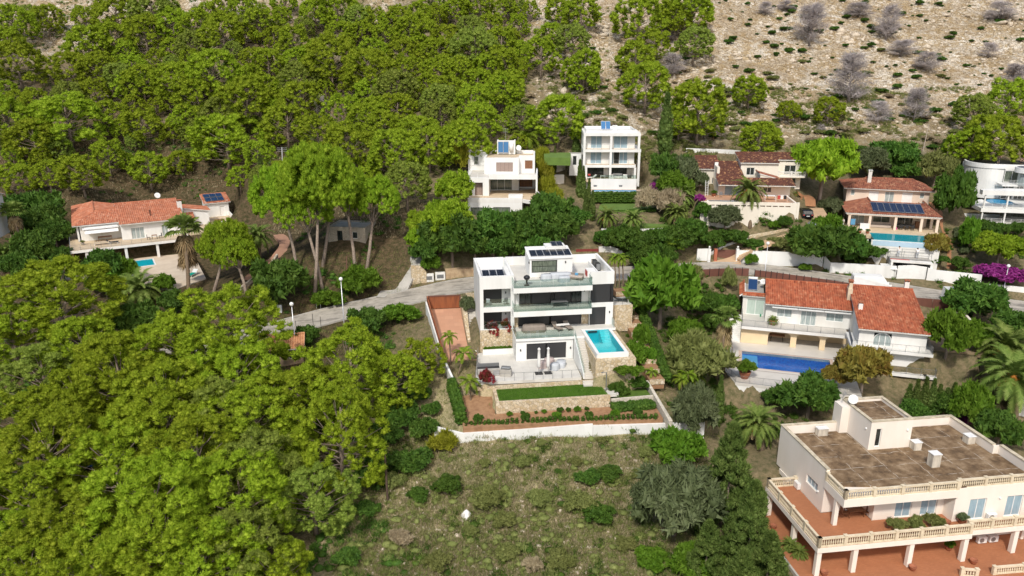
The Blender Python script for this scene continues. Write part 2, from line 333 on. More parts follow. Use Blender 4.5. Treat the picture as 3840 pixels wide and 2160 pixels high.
deadfrond = leafmat('dead_palm_fronds', (0.22, 0.15, 0.075), (0.36, 0.26, 0.14), (0.48, 0.38, 0.22))
autumnleaf = leafmat('autumn_leaves', (0.14, 0.055, 0.018), (0.22, 0.17, 0.03), (0.27, 0.24, 0.05))
purpleleaf = leafmat('bougainvillea_purple', (0.16, 0.02, 0.12), (0.30, 0.03, 0.22), (0.40, 0.08, 0.32))
redflower = leafmat('red_bougainvillea', (0.05, 0.09, 0.02), (0.20, 0.03, 0.025), (0.42, 0.05, 0.06))
grassleaf = leafmat('lawn_grass', (0.055, 0.14, 0.010), (0.085, 0.20, 0.014), (0.12, 0.25, 0.02), 0.3)
rockm = plain('limestone', (0.62, 0.54, 0.43), 0.95, (0.42, 0.34, 0.25), 3, bmp=0.5)
deadtwig = leafmat('dead_grey_twigs', (0.34, 0.30, 0.29), (0.48, 0.43, 0.42), (0.60, 0.56, 0.55), 0.3)
# ------------------------------------------------------------------ terrain
CP = []
def cp(F, *pts):
    for u, v, z in pts:
        p = F.w(u, v); CP.append((p[0], p[1], z))
def cpw(*pts): CP.extend(pts)
def cpx(*pts):
    for px, py, D in pts: CP.append(tuple(at(px, py, D)))
cpw((-60, 40, -4.5), (0, 40, -5), (70, 40, -8), (0, 62, -2.4), (14, 62, -2.8), (-15, 62, -2.4), (-15, 75, -.2), (-30, 62, -2.5), (-30, 75, .2), (-30, 88, 3.6), (-50, 60, -3), (-50, 80, 1.2), (-70, 60, -4), (-75, 85, .5), (130, 90, 0), (130, 60, -5), (-130, 60, -4), (-150, 130, 9), (-160, 200, 44), (200, 120, 9), (200, 200, 52), (110, 75, -3), (90, 90, 2))
cp(FC, (-3, -4, -4.7), (10, -6, -4.7), (25, 0, -5), (-5, 11, -1.8), (12, 16, -.8), (28, 14, -1.2))
cp(FB, (-3, -17, -.8), (6, -17, -.8), (14, -13, -.2), (22, -11, -.2), (25, 4, 3.5), (-5, 0, 3.2), (0, 10, 6.3), (14, 10, 6.3))
cp(FA, (-4.5, -16, .2), (3, -16.1, .2), (10, -16.5, .2), (16, -16.9, .2), (-4, -19, .1), (8, -19.5, 0), (16, -20, -.1), (-6, -6, 3.2), (20.5, -6, 3.2), (19.5, 3, 6), (20, 10, 8), (-8.5, 0, 5))
RD = [(880, 1275, 4.3), (1050, 1233, 5.0), (1290, 1168, 6.0), (1560, 1108, 7.3), (1760, 1066, 8.2), (2050, 1040, 8.7), (2400, 1021, 8.9), (2750, 1005, 8.7), (3000, 1030, 8.0), (3300, 1075, 7.0), (3600, 1122, 6.0), (3900, 1160, 5.2)]
RW = [atz(*p) for p in RD]
RW = [RW[0]+(RW[0]-RW[1])*2.2]+RW+[RW[-1]+(RW[-1]-RW[-2])*2]
for p in RW: CP.append(tuple(p))
cp(FH, (6, -10, 6.7), (18, -4, 8), (18, 8, 13), (6, 20, 17.5), (-4, 2, 10.5))
cp(FG, (4, -9.5, 12.4), (12, -9.5, 12.5), (-5, -9, 12.6), (15, 0, 15.2), (16, 9, 16.6), (4, 17, 20), (-2, 21, 21.5))
cp(FF, (0, -8, 14.2), (10, -8, 14.4), (-4, 3, 18), (13, 3, 17.5), (5, 14, 24.5))
cp(FE, (2, -8, 13.6), (-7, 0, 17), (11, 0, 17), (2, 15, 21))
cp(FD, (0, -3, 5.6), (19, -20, 5.2), (10, -25, 3.4), (23, -14, 5), (27, 0, 7.5), (-4, 15, 8), (6, 35, 11.5), (31, 23, 11), (-5, 32, 10))
cpx((1371, 1028, 111.7), (1300, 905, 115.5), (2420, 862, 122), (2420, 950, 117), (1750, 950, 113), (1650, 880, 116),
    (3400, 500, 158), (3400, 250, 186), (3400, 0, 215), (300, 700, 153), (300, 400, 180), (300, 100, 206), (300, -100, 226), (900, 650, 148), (900, 300, 180), (900, 0, 210),
    (1300, 560, 150), (1300, 300, 178), (1300, 0, 208), (2200, 400, 164), (2200, 150, 190), (2200, -50, 213), (2800, 520, 156), (2800, 250, 184), (2800, 0, 211), (3840, 500, 158), (3840, 200, 190))
cpw((-140, 300, 112), (-40, 300, 116), (60, 300, 116), (160, 300, 112), (-300, 250, 60), (320, 250, 70))
CPA = np.array(CP)
def _tps_fit(P, lam):
    n = len(P); d2 = ((P[:, None, :2]-P[None, :, :2])**2).sum(-1)
    K = d2*np.log(np.sqrt(d2)+1e-9)+np.eye(n)*lam; A = np.zeros((n+3, n+3)); A[:n, :n] = K
    A[:n, n] = 1; A[:n, n+1:] = P[:, :2]; A[n, :n] = 1; A[n+1:, :n] = P[:, :2].T
    return np.linalg.solve(A, np.r_[P[:, 2], 0, 0, 0])
_S = CPA.copy(); _S[:, :2] /= 50.0
_tw = _tps_fit(_S, 0.002)
def tps(x, y):
    x = np.atleast_1d(np.asarray(x, float))/50; y = np.atleast_1d(np.asarray(y, float))/50
    out = np.empty(len(x))
    for i in range(0, len(x), 20000):
        X = np.c_[x[i:i+20000], y[i:i+20000]]
        d2 = ((X[:, None, :]-_S[None, :, :2])**2).sum(-1)
        out[i:i+20000] = (d2*np.log(np.sqrt(d2)+1e-9))@_tw[:len(_S)]+_tw[-3]+X@_tw[-2:]
    return out
def vnoise(x, y, s, seed=0):     # value noise, numpy
    x = np.asarray(x)/s; y = np.asarray(y)/s; xi = np.floor(x); yi = np.floor(y); fx = x-xi; fy = y-yi
    h = lambda a, b: np.modf(np.abs(np.sin(a*127.1+b*311.7+seed*74.7)*43758.5453))[0]
    fx = fx*fx*(3-2*fx); fy = fy*fy*(3-2*fy)
    return (h(xi, yi)*(1-fx)+h(xi+1, yi)*fx)*(1-fy)+(h(xi, yi+1)*(1-fx)+h(xi+1, yi+1)*fx)*fy-0.5
def poly_dist(x, y, poly):       # signed distance (negative inside)
    P = np.asarray(poly, float); d = np.full(len(x), 1e9); ins = np.zeros(len(x), bool)
    for i in range(len(P)):
        a = P[i]; b = P[(i+1) % len(P)]; e = b-a; L = (e*e).sum()
        t = np.clip(((x-a[0])*e[0]+(y-a[1])*e[1])/L, 0, 1)
        d = np.minimum(d, np.hypot(x-a[0]-t*e[0], y-a[1]-t*e[1]))
        c = (a[1] > y) != (b[1] > y)
        with np.errstate(divide='ignore', invalid='ignore'): ins ^= c & (x < (b[0]-a[0])*(y-a[1])/(b[1]-a[1]+1e-12)+a[0])
    return np.where(ins, -d, d)
PADS = []   # (polygon in world xy, plane (a,b,c): z=a*x+b*y+c, margin)
def pad(F, uv, h, margin=1.2):
    pts = [F.w(u, v)[:2] for u, v in uv]
    if hasattr(h, '__len__'):    # three heights at the first three corners
        A = np.c_[np.array(pts[:3]), np.ones(3)]; pl = np.linalg.solve(A, F.o[2]+np.array(h[:3]))
    else: pl = np.array([0, 0, F.o[2]+h])
    PADS.append((pts, pl, margin))
def road_eval(x, y):             # distance to the road's centre line and its level there
    P = np.array(RW); best = np.full(len(x), 1e9); z = np.zeros(len(x))
    for a, b in zip(P, P[1:]):
        e = b[:2]-a[:2]; t = np.clip(((x-a[0])*e[0]+(y-a[1])*e[1])/(e@e), 0, 1)
        d = np.hypot(x-a[0]-t*e[0], y-a[1]-t*e[1]); k = d < best
        best = np.where(k, d, best); z = np.where(k, a[2]+t*(b[2]-a[2]), z)
    return best, z
def sstep(t): t = np.clip(t, 0, 1); return t*t*(3-2*t)
# house platforms and garden terraces (0.12 m under the paving laid on them)
pad(FA, [(-.6, -9.3), (12.4, -9.3), (12.4, -3), (4, 2), (-.4, 1.5)], -3.1, .6)
pad(FA, [(.6, -12.9), (13.2, -12.9), (13.4, -9.2), (.6, -9.2)], -3.85, .5)
pad(FA, [(-.5, 1), (17.2, 1), (17.2, 9.8), (-.5, 9.8)], -.4, .8)
pad(FA, [(12.5, -9.8), (17.0, -10), (17.0, 1), (12.5, 1)], -1.75, .2)
pad(FA, [(-3.3, -14.6), (10, -14.9), (15.5, -15.3), (17.5, -13.2), (-3.6, -12.5)], (-5.35, -5.35, -5.35), .5)
pad(FA, [(-6.3, 8.8), (-1.6, 8.8), (-.9, -2.2), (-4.9, -2.2)][:4], (0.0, 0.0, -3.0), .5)
pad(FB, [(13.9, -6), (22.6, -6), (22.6, 9), (0, 9), (0, 4.2), (13.9, 4.2)], 1.0, .8)
pad(FB, [(20.6, -5), (27, -5), (27.5, 8.8), (20.6, 8.8)], 2.9, 1.0)
pad(FB, [(-2, -13.9), (13.5, -13.9), (13.5, 3.5), (-2, 3.5)], -.15, .5)
pad(FC, [(-1.4, -5), (23, -5), (23, 13.5), (-1.4, 11)], -2.75, 1.2)
pad(FD, [(-2.5, -2.5), (14, -2.5), (19.5, -18), (13.5, -22), (5, -13), (-3, -6)], -3.05, .8)
pad(FD, [(0, 4), (24, 4), (30, 8), (30, 23), (5, 28), (0, 27)], -.4, 1.0)
pad(FE, [(-4.5, -4), (9.5, -7), (9.5, 9), (-4.5, 9)], -3.1, .8)
pad(FF, [(-3, -4.2), (12, -4.2), (12, 10), (-1, 10)], -1.7, 1.0)
pad(FF, [(1, -15), (11.5, -14), (10.5, -7), (.5, -7)], -3.65, 1.2)
pad(FG, [(-4, -7), (11.2, -7.7), (11.2, 5), (-4, 5)], -.2, .4)
pad(FH, [(-.5, -8.4), (12.6, -8.4), (14, 0), (14.5, 9), (0, 9)], -.2, .6)
pad(FH, [(-1.5, -13), (13, -13), (12.6, -8.7), (-1, -8.7)], -5.1, 1.0)
pad(FI, [(-1, -1), (14, -1), (20, 16), (1, 18), (-1, 8)], -.15, 1.0)
# holes for the pools
pad(FB, [(-.3, -9), (11.2, -9), (11.2, -3), (-.3, -3)], -2.0, .3); pad(FD, [(7, -5.1), (12.6, -5.1), (12.6, 0), (7, 0)], -4.7, .3); pad(FF, [(1, -4.4), (9.5, -4.4), (9.5, -2), (1, -2)], -3.2, .3)
pad(FG, [(-2.6, -6.8), (2.6, -6.8), (2.6, -4), (-2.6, -4)], -1.6, .3); pad(FH, [(2.7, -8.7), (11.7, -8.7), (11.7, -3.3), (2.7, -3.3)], -1.8, .3)
def ground(x, y, final=True):
    x = np.atleast_1d(np.asarray(x, float)); y = np.atleast_1d(np.asarray(y, float))
    z = tps(x, y)
    hill = sstep((z-19)/8)
    z = z+hill*(vnoise(x*1.6, y*.7, 17, 5)*2.2+vnoise(x, y, 7, 1)*1.5+vnoise(x, y, 2.6, 2)*0.55)+vnoise(x, y, 3.1, 3)*0.22+vnoise(x, y, 1.2, 4)*0.10
    d, zr = road_eval(x, y)
    w = 1-sstep((d-3.6)/3.5); z = z*(1-w)+(zr-0.12)*w
    for pts, pl, m in PADS:
        d = poly_dist(x, y, pts); w = 1-sstep((d-0.15)/m)
        z = z*(1-w)+(pl[0]*x+pl[1]*y+pl[2])*w
    return z
def gz(x, y): return float(ground(x, y)[0])
def axis(parts):
    out = []
    for a, b, st in parts: out += list(np.arange(a, b, st))
    return np.array(out+[parts[-1][1]])
XS = axis([(-420, -180, 20), (-180, -100, 3), (-100, -72, 1.2), (-72, 100, 0.62), (100, 130, 1.3), (130, 240, 4), (240, 440, 20)])
YS = axis([(-60, 38, 8), (38, 54, 1.0), (54, 132, 0.62), (132, 215, 1.0), (215, 300, 4), (300, 620, 25)])
GX, GY = np.meshgrid(XS, YS); GZ = ground(GX.ravel(), GY.ravel())
GZ = np.where(GY.ravel() > 305, np.minimum(GZ, 118+0*GZ), GZ).reshape(GX.shape)
def gzf(x, y):                   # fast bilinear look-up in the finished terrain
    i = int(np.clip(np.searchsorted(XS, x)-1, 0, len(XS)-2)); j = int(np.clip(np.searchsorted(YS, y)-1, 0, len(YS)-2))
    a = (x-XS[i])/(XS[i+1]-XS[i]); b = (y-YS[j])/(YS[j+1]-YS[j])
    return float((GZ[j, i]*(1-a)+GZ[j, i+1]*a)*(1-b)+(GZ[j+1, i]*(1-a)+GZ[j+1, i+1]*a)*b)
def hit(px, py, above=0.0, d0=45.0):   # where the sight line comes within `above` metres of the ground
    r = ray(px, py); d = d0; st = 0.4
    while d < 330:
        p = C0+r*d
        if p[2]-gzf(p[0], p[1]) <= above: return p, d
        d += st
    return C0+r*330, 330.0
def gzv(x, y):
    i = np.clip(np.searchsorted(XS, x)-1, 0, len(XS)-2); j = np.clip(np.searchsorted(YS, y)-1, 0, len(YS)-2)
    a = (x-XS[i])/(XS[i+1]-XS[i]); b = (y-YS[j])/(YS[j+1]-YS[j])
    return (GZ[j, i]*(1-a)+GZ[j, i+1]*a)*(1-b)+(GZ[j+1, i]*(1-a)+GZ[j+1, i+1]*a)*b
def hitv(px, py):                # many sight lines at once
    r = fw[None]+rt[None]*((px-1920)/FPX)[:, None]-up[None]*((py-1080)/FPX)[:, None]
    d = np.full(len(px), 50.0); live = np.ones(len(px), bool)
    while live.any() and d[live].min() < 320:
        p = C0+r*d[:, None]; live &= (p[:, 2] > gzv(p[:, 0], p[:, 1])) & (d < 320); d[live] += 0.5
    return C0+r*d[:, None], d
nx, ny = len(XS), len(YS)
me = bpy.data.meshes.new('terrain')
idx = np.arange(nx*ny).reshape(ny, nx)
quads = np.stack([idx[:-1, :-1], idx[:-1, 1:], idx[1:, 1:], idx[1:, :-1]], -1).reshape(-1, 4)
me.vertices.add(nx*ny); me.vertices.foreach_set('co', np.stack([GX, GY, GZ], -1).astype(np.float32).ravel())
me.loops.add(len(quads)*4); me.loops.foreach_set('vertex_index', quads.astype(np.int32).ravel())
me.polygons.add(len(quads)); me.polygons.foreach_set('loop_start', np.arange(0, len(quads)*4, 4, dtype=np.int32))
me.polygons.foreach_set('use_smooth', np.ones(len(quads), bool)); me.update(); me.validate()
# which kind of soil lies where: stony hillside, meadow scrub, needle litter under the pines, garden soil
fx, fy, fz = GX.ravel(), GY.ravel(), GZ.ravel()
wob = vnoise(fx, fy, 9, 7)*16+vnoise(fx, fy, 3, 8)*6
stony = sstep((fz-21+wob*0.25)/7)*(0.25+0.75*sstep((fx-6+0.25*(fy-150)+wob)/26))
tl = sstep((-fx-50+wob*0.6)/12)*sstep((fz-36)/8); stony = np.maximum(stony, tl*0.9)
tm = sstep((8-np.abs(fx+38-(fy-195)*0.1))/6)*sstep((fz-38)/8); stony = np.maximum(stony, tm*0.8)
meadow = sstep((82-fy+wob*0.1)/5)*sstep((fx+24+wob*0.4)/10)*sstep((20-fx)/6)
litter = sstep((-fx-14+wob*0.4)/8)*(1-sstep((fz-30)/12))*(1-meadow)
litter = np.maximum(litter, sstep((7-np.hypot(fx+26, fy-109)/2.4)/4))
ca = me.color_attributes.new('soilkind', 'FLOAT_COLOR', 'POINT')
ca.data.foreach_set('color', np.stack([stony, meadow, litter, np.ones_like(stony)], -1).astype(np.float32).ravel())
def groundmat():
    m, nt, b = nodes_of('hillside_ground'); v = coords(nt); at_ = N(nt, 'ShaderNodeAttribute', attribute_name='soilkind')
    sp = N(nt, 'ShaderNodeSeparateColor'); nt.links.new(at_.outputs['Color'], sp.inputs[0])
    n1 = noise(nt, v, 0.35, 6, 0.65); n2 = noise(nt, v, 1.6, 6, 0.7); n3 = noise(nt, v, 5.5, 5, 0.7)
    base = mix(nt, ramp(nt, n2, [(0.35, 0.0), (0.65, 1.0)]), (0.10, 0.098, 0.045), (0.24, 0.185, 0.11))
    base = mix(nt, ramp(nt, n3, [(0.55, 0.0), (0.75, 0.7)]), base, (0.33, 0.26, 0.17))
    vo = N(nt, 'ShaderNodeTexVoronoi'); vo.inputs['Scale'].default_value = 1.15; vo.inputs['Randomness'].default_value = 1
    wv = N(nt, 'ShaderNodeVectorMath', operation='MULTIPLY_ADD'); nn = N(nt, 'ShaderNodeTexNoise'); nn.inputs['Scale'].default_value = 1.3; nt.links.new(v, nn.inputs[0])
    nt.links.new(nn.outputs['Color'], wv.inputs[0]); wv.inputs[1].default_value = (1.6, 1.6, 1.6); nt.links.new(v, wv.inputs[2]); nt.links.new(wv.outputs[0], vo.inputs[0])
    ve = N(nt, 'ShaderNodeTexVoronoi', feature='DISTANCE_TO_EDGE'); ve.inputs['Scale'].default_value = 1.15; nt.links.new(wv.outputs[0], ve.inputs[0])
    s2 = N(nt, 'ShaderNodeSeparateColor'); nt.links.new(vo.outputs['Color'], s2.inputs[0])
    rock = ramp(nt, s2.outputs[0], [(0.0, (0.34, 0.25, 0.145)), (0.35, (0.45, 0.345, 0.21)), (0.7, (0.51, 0.41, 0.27)), (0.95, (0.74, 0.68, 0.58))])
    rock = mix(nt, ramp(nt, n1, [(0.45, 0.0), (0.6, 0.75)]), rock, (0.62, 0.58, 0.51))
    n0 = noise(nt, v, 0.09, 4, 0.6); rock = mix(nt, ramp(nt, n0, [(0.42, 0.6), (0.56, 0.0)]), rock, (0.30, 0.215, 0.115))
    crack = ramp(nt, ve.outputs[0], [(0.015, 1.0), (0.09, 0.0)])
    ck = N(nt, 'ShaderNodeMath', operation='MULTIPLY'); nt.links.new(crack, ck.inputs[0]); nt.links.new(ramp(nt, n2, [(0.35, 0.3), (0.55, 1.0)]), ck.inputs[1])
    rock = mix(nt, ck.outputs[0], rock, (0.11, 0.07, 0.035))
    tuft = ramp(nt, n3, [(0.54, 0.0), (0.61, 0.95)]); tk = N(nt, 'ShaderNodeMath', operation='MULTIPLY'); nt.links.new(tuft, tk.inputs[0]); nt.links.new(ramp(nt, n1, [(0.36, 1.0), (0.64, 0.35)]), tk.inputs[1])
    rock = mix(nt, tk.outputs[0], rock, (0.10, 0.08, 0.03))
    mead = mix(nt, ramp(nt, n2, [(0.3, 0.0), (0.6, 1.0)]), (0.20, 0.20, 0.085), (0.38, 0.325, 0.19))
    mead = mix(nt, ramp(nt, n3, [(0.56, 0.0), (0.68, 0.9)]), mead, (0.60, 0.49, 0.36))
    mead = mix(nt, ramp(nt, n1, [(0.52, 0.0), (0.7, 0.7)]), mead, (0.58, 0.44, 0.30))
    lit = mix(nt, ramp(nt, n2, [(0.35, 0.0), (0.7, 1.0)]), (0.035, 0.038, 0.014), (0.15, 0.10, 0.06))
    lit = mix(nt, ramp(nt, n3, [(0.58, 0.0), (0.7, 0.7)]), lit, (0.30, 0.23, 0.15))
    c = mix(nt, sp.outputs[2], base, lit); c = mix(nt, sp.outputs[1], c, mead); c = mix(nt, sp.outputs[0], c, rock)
    nt.links.new(c, b.inputs['Base Color']); b.inputs['Roughness'].default_value = 0.97; b.inputs['Specular IOR Level'].default_value = 0.1
    h = N(nt, 'ShaderNodeMath', operation='MULTIPLY_ADD'); nt.links.new(n3, h.inputs[0]); h.inputs[1].default_value = 0.5; nt.links.new(s2.outputs[0], h.inputs[2])
    bump(nt, b, h.outputs[0], 0.9, 0.25); return m
me.materials.append(groundmat())
terrain = bpy.data.objects.new('terrain', me); COL.objects.link(terrain); tag(terrain, kind='structure')

# ------------------------------------------------------------------ road, kerbs, side lane
def ribbon(name, pts, half, mat, lift=0.0, thick=0.25, kind='structure', cross=6):
    P = [np.array(p, float) for p in pts]; b = MB(); L = []; n = len(P)
    for i, p in enumerate(P):
        t = P[min(i+1, n-1)]-P[max(i-1, 0)]; t[2] = 0; t /= np.linalg.norm(t); s = np.array([t[1], -t[0], 0])
        lo, hi = half if hasattr(half, '__len__') else (-half, half)
        L.append([tuple(p+s*(lo+(hi-lo)*k/cross)+np.array([0, 0, lift])) for k in range(cross+1)])
    vs = [q for r in L for q in r]; m = cross+1; nv = len(vs)
    vs += [(x, y, z-thick) for x, y, z in vs]
    fs = []
    for i in range(n-1):
        for k in range(cross): fs.append((i*m+k, i*m+k+1, (i+1)*m+k+1, (i+1)*m+k))
        fs.append((i*m, (i+1)*m, nv+(i+1)*m, nv+i*m)); fs.append((i*m+cross, nv+i*m+cross, nv+(i+1)*m+cross, (i+1)*m+cross))
    b.add(vs, [tuple(reversed(f)) for f in fs]); o = b.build(name, mat)
    if kind: o['kind'] = kind
    return o
def spline(pts, k=8):
    P = [np.array(p, float) for p in pts]; out = []
    for i in range(len(P)-1):
        p0, p1, p2, p3 = P[max(i-1, 0)], P[i], P[i+1], P[min(i+2, len(P)-1)]
        for j in range(k):
            t = j/k; out.append(0.5*((2*p1)+(-p0+p2)*t+(2*p0-5*p1+4*p2-p3)*t*t+(-p0+3*p1-3*p2+p3)*t**3))
    return out+[P[-1]]
def roadmat():
    m, nt, b = nodes_of('worn_pale_asphalt'); v = coords(nt)
    c = ramp(nt, noise(nt, v, 0.5, 6, 0.7), [(0.34, (0.24, 0.22, 0.185)), (0.5, (0.38, 0.345, 0.29)), (0.66, (0.46, 0.42, 0.355))])
    c = mix(nt, ramp(nt, noise(nt, coords(nt, (0.25, 1.2, 1)), 1.1, 5), [(0.54, 0.0), (0.62, 0.75)]), c, (0.17, 0.155, 0.135))
    nt.links.new(c, b.inputs['Base Color']); b.inputs['Roughness'].default_value = 0.9; bump(nt, b, noise(nt, v, 25, 3), 0.3, 0.01); return m
asphalt = roadmat()
RS = spline(RW, 10)
ribbon('road', RS, 2.9, asphalt)
ribbon('kerb', RS, (2.9, 3.15), concrete, 0.12, 0.4, cross=1); ribbon('kerb', RS, (-3.15, -2.9), concrete, 0.12, 0.4, cross=1)
# ------------------------------------------------------------------ building pieces
def tileroof(name, parent, P0, P1, P2, P3, mat, under=None, per=0.30, amp=0.095, t=0.14):
    """barrel tiled roof plane: P0,P1 along the eave (left,right), P2,P3 along the ridge (right,left)"""
    P = [Vector(p) for p in (P0, P1, P2, P3)]
    x = (P[1]-P[0]).normalized(); nrm = x.cross(P[3]-P[0]).normalized(); y = nrm.cross(x)
    q = [((p-P[0]).dot(x), (p-P[0]).dot(y)) for p in P]; L = max(q[2][1], q[3][1])
    x0 = min(a for a, _ in q); x1 = max(a for a, _ in q); n = max(2, int((x1-x0)/per*6)); m = max(1, int(L/1.2))
    b = MB(); rows = []
    for j in range(m+1):
        f = j/m; yl = f*q[3][1]; yr = f*q[2][1]; xl = f*q[3][0]; xr = q[1][0]+f*(q[2][0]-q[1][0]); row = []
        for i in range(n+1):
            xx = min(max(x0+(x1-x0)*i/n, xl), xr); g = (xx-xl)/(xr-xl) if xr-xl > 1e-6 else 0
            row.append((xx, yl+(yr-yl)*g, amp*abs(math.sin(math.pi*xx/per))))
        rows.append(row)
    vs = [p for r in rows for p in r]; w = n+1; k = len(vs); fs = []
    for j in range(m):
        for i in range(n): fs.append((j*w+i, j*w+i+1, (j+1)*w+i+1, (j+1)*w+i))
    b.add(vs, fs); b.k = 1
    b.slab([(a, c, -0.01) for a, c in q], t)
    if q[2][0]-q[3][0] > 1.5: b.k = 0; b.tube([(q[3][0], q[3][1], .07), (q[2][0], q[2][1], .07)], .13, 8)
    o = b.build(name, [mat, under or white], parent)
    o.matrix_local = Matrix(((x[0], y[0], nrm[0], P[0][0]), (x[1], y[1], nrm[1], P[0][1]), (x[2], y[2], nrm[2], P[0][2]), (0, 0, 0, 1)))
    return o
def win(parent, a0, a1, z0, z1, d, n=2, fm=None, gm=None, ax='u', name='window', bar=0.07, cross=0, flip=1):
    """framed window in the plane v=d (ax 'u') or u=d (ax 'v'); its pane is a sub-part"""
    f = MB(); g = MB()
    def bx(B, a, b_, c, e, z, y):
        if ax == 'u': B.box(a, b_, min(d+c*flip, d+e*flip), max(d+c*flip, d+e*flip), z, y)
        else: B.box(min(d+c*flip, d+e*flip), max(d+c*flip, d+e*flip), a, b_, z, y)
    bx(f, a0, a1, 0, .09, z0, z0+bar); bx(f, a0, a1, 0, .09, z1-bar, z1)
    for i in range(n+1):
        c = a0+(a1-a0-bar)*i/n; bx(f, c, c+bar, 0.001, .089, z0+bar, z1-bar)
    for i in range(cross):
        c = z0+(z1-z0)*(i+1)/(cross+1); bx(f, a0+bar, a1-bar, .012, .075, c-.025, c+.025)
    bx(g, a0+.03, a1-.03, .035, .055, z0+.03, z1-.03)
    o = f.build(name, fm or whitepaint, parent); g.build('pane', gm or curtain, o); return o
def panelrow(parent, name, u0, v0, u1, v1, z0, z1, n, mat, gap=0.04, fm=None):
    """solar panels in a row along u, sloping from z0 at v0 to z1 at v1; one child each"""
    for i in range(n):
        a = u0+(u1-u0)*i/n+gap/2; c = u0+(u1-u0)*(i+1)/n-gap/2
        b = MB(); b.slab([(a, v0, z0), (c, v0, z0), (c, v1, z1), (a, v1, z1)], .04)
        o = b.build(name, mat, parent)
        e = MB(); w = .035
        for (p, q, r, s) in ((a, a+w, 0, 1), (c-w, c, 0, 1), (a+w, c-w, 0, .04), (a+w, c-w, .96, 1)):
            f = lambda t: (v0+(v1-v0)*t, z0+(z1-z0)*t)
            e.slab([(p, f(r)[0], f(r)[1]+.012), (q, f(r)[0], f(r)[1]+.012), (q, f(s)[0], f(s)[1]+.012), (p, f(s)[0], f(s)[1]+.012)], .01)
        e.build('frame', fm or antenna, o)
def railing(parent, pts, h=0.95, mat=None, step=0.14, bar=0.012, post=1.6, rails=2, name='railing'):
    b = MB(); P = [Vector(p) for p in pts]
    for a, c in zip(P, P[1:]):
        L = (c-a).length; d = (c-a)
        for k in range(rails):
            z = h if k == 0 else (0.08 if rails == 2 else h*(1-k/rails)); b.tube([a+Vector((0, 0, z)), c+Vector((0, 0, z))], 0.02, 4)
        n = max(1, round(L/post))
        for i in range(n+1): p = a+d*i/n; b.tube([p, p+Vector((0, 0, h))], 0.025, 4)
        if step:
            n = int(L/step)
            for i in range(1, n): p = a+d*i/n; b.tube([p+Vector((0, 0, .08)), p+Vector((0, 0, h))], bar, 3, cap=False)
    return b.build(name, mat or darkmetal, parent)
def glassrail(parent, pts, h=1.0, name='glass_balustrade'):
    b = MB()
    for a, c in zip(pts, pts[1:]):
        a, c = Vector(a), Vector(c); d = (c-a); s = Vector((-d.y, d.x, 0)).normalized()*.009; n = max(1, round(d.length/1.6))
        for i in range(n):
            p, q = a+d*(i/n)+d.normalized()*.012, a+d*((i+1)/n)-d.normalized()*.012
            b.add([p-s, q-s, q+s, p+s, p-s+Vector((0, 0, h)), q-s+Vector((0, 0, h)), q+s+Vector((0, 0, h)), p+s+Vector((0, 0, h))],
                  [(0, 3, 2, 1), (4, 5, 6, 7), (0, 1, 5, 4), (1, 2, 6, 5), (2, 3, 7, 6), (3, 0, 4, 7)])
    return b.build(name, balglass, parent)
def balustrade(parent, pts, mat, h=0.95, step=0.21, post=2.6, name='balustrade'):
    b = MB(); P = [Vector(p) for p in pts]
    prof = [(.05, 0), (.05, .05), (.035, .08), (.07, .2), (.075, .27), (.045, .42), (.035, .55), (.05, .6), (.05, .64)]
    for a, c in zip(P, P[1:]):
        d = c-a; L = d.length; t = d.normalized(); s = Vector((-t.y, t.x, 0))
        def beam(z0, z1, w, p, q):
            vs = [e+s*k+Vector((0, 0, z)) for z in (z0, z1) for e, k in ((p, -w), (q, -w), (q, w), (p, w))]
            b.add(vs, [(0, 3, 2, 1), (4, 5, 6, 7), (0, 1, 5, 4), (1, 2, 6, 5), (2, 3, 7, 6), (3, 0, 4, 7)])
        n = max(1, round(L/post))
        for i in range(n+1):
            p = a+d*i/n; beam(0, h+.03, .14, p-t*.14, p+t*.14); beam(h+.031, h+.09, .17, p-t*.17, p+t*.17)
        for i in range(n):
            p = a+d*i/n+t*.142; q = a+d*(i+1)/n-t*.142
            beam(0, .12, .10, p, q); beam(h-.15, h, .12, p, q); m = int((q-p).length/step)
            for k in range(m):
                e = p+(q-p)*((k+.5)/m); b.lathe([(r, z*(h-.27)/.64+.12) for r, z in prof], 7, e.x, e.y, e.z)
    return b.build(name, mat, parent)
def stairs(parent, u0, u1, v0, v1, z0, z1, n, mat, name='stair'):
    b = MB()
    for i in range(n):
        a = v0+(v1-v0)*i/n; c = v0+(v1-v0)*(i+1)/n; z = z0+(z1-z0)*(i+1)/n
        b.box(u0, u1, min(a, c), max(a, c), min(z0, z1)-.3, z)
    return b.build(name, mat, parent)
def chimney(parent, u, v, z0, z1, w=0.5, d=0.5, mat=None, cap=None, name='chimney'):
    b = MB(); b.box(u-w/2, u+w/2, v-d/2, v+d/2, z0, z1); o = b.build(name, mat or white, parent)
    c = MB(); c.box(u-w/2-.06, u+w/2+.06, v-d/2-.06, v+d/2+.06, z1+.2, z1+.28)
    for s in (-1, 1): c.box(u+s*w*.38-.06, u+s*w*.38+.06, v-d*.4, v+d*.4, z1+.002, z1+.198)
    c.build('cap', cap or terracotta, o); return o
def acunit(parent, u, v, z, name='air_conditioner', turn=0):
    b = MB(); b.box(u-.45, u+.45, v-.17, v+.17, z+.08, z+.72); o = b.build(name, whitepaint, parent, bevel=.02)
    g = MB(); g.tube([(u-.1, v-.18, z+.4), (u-.1, v-.172, z+.4)], .25, 16); g.build('fan_grille', greymetal, o); return o
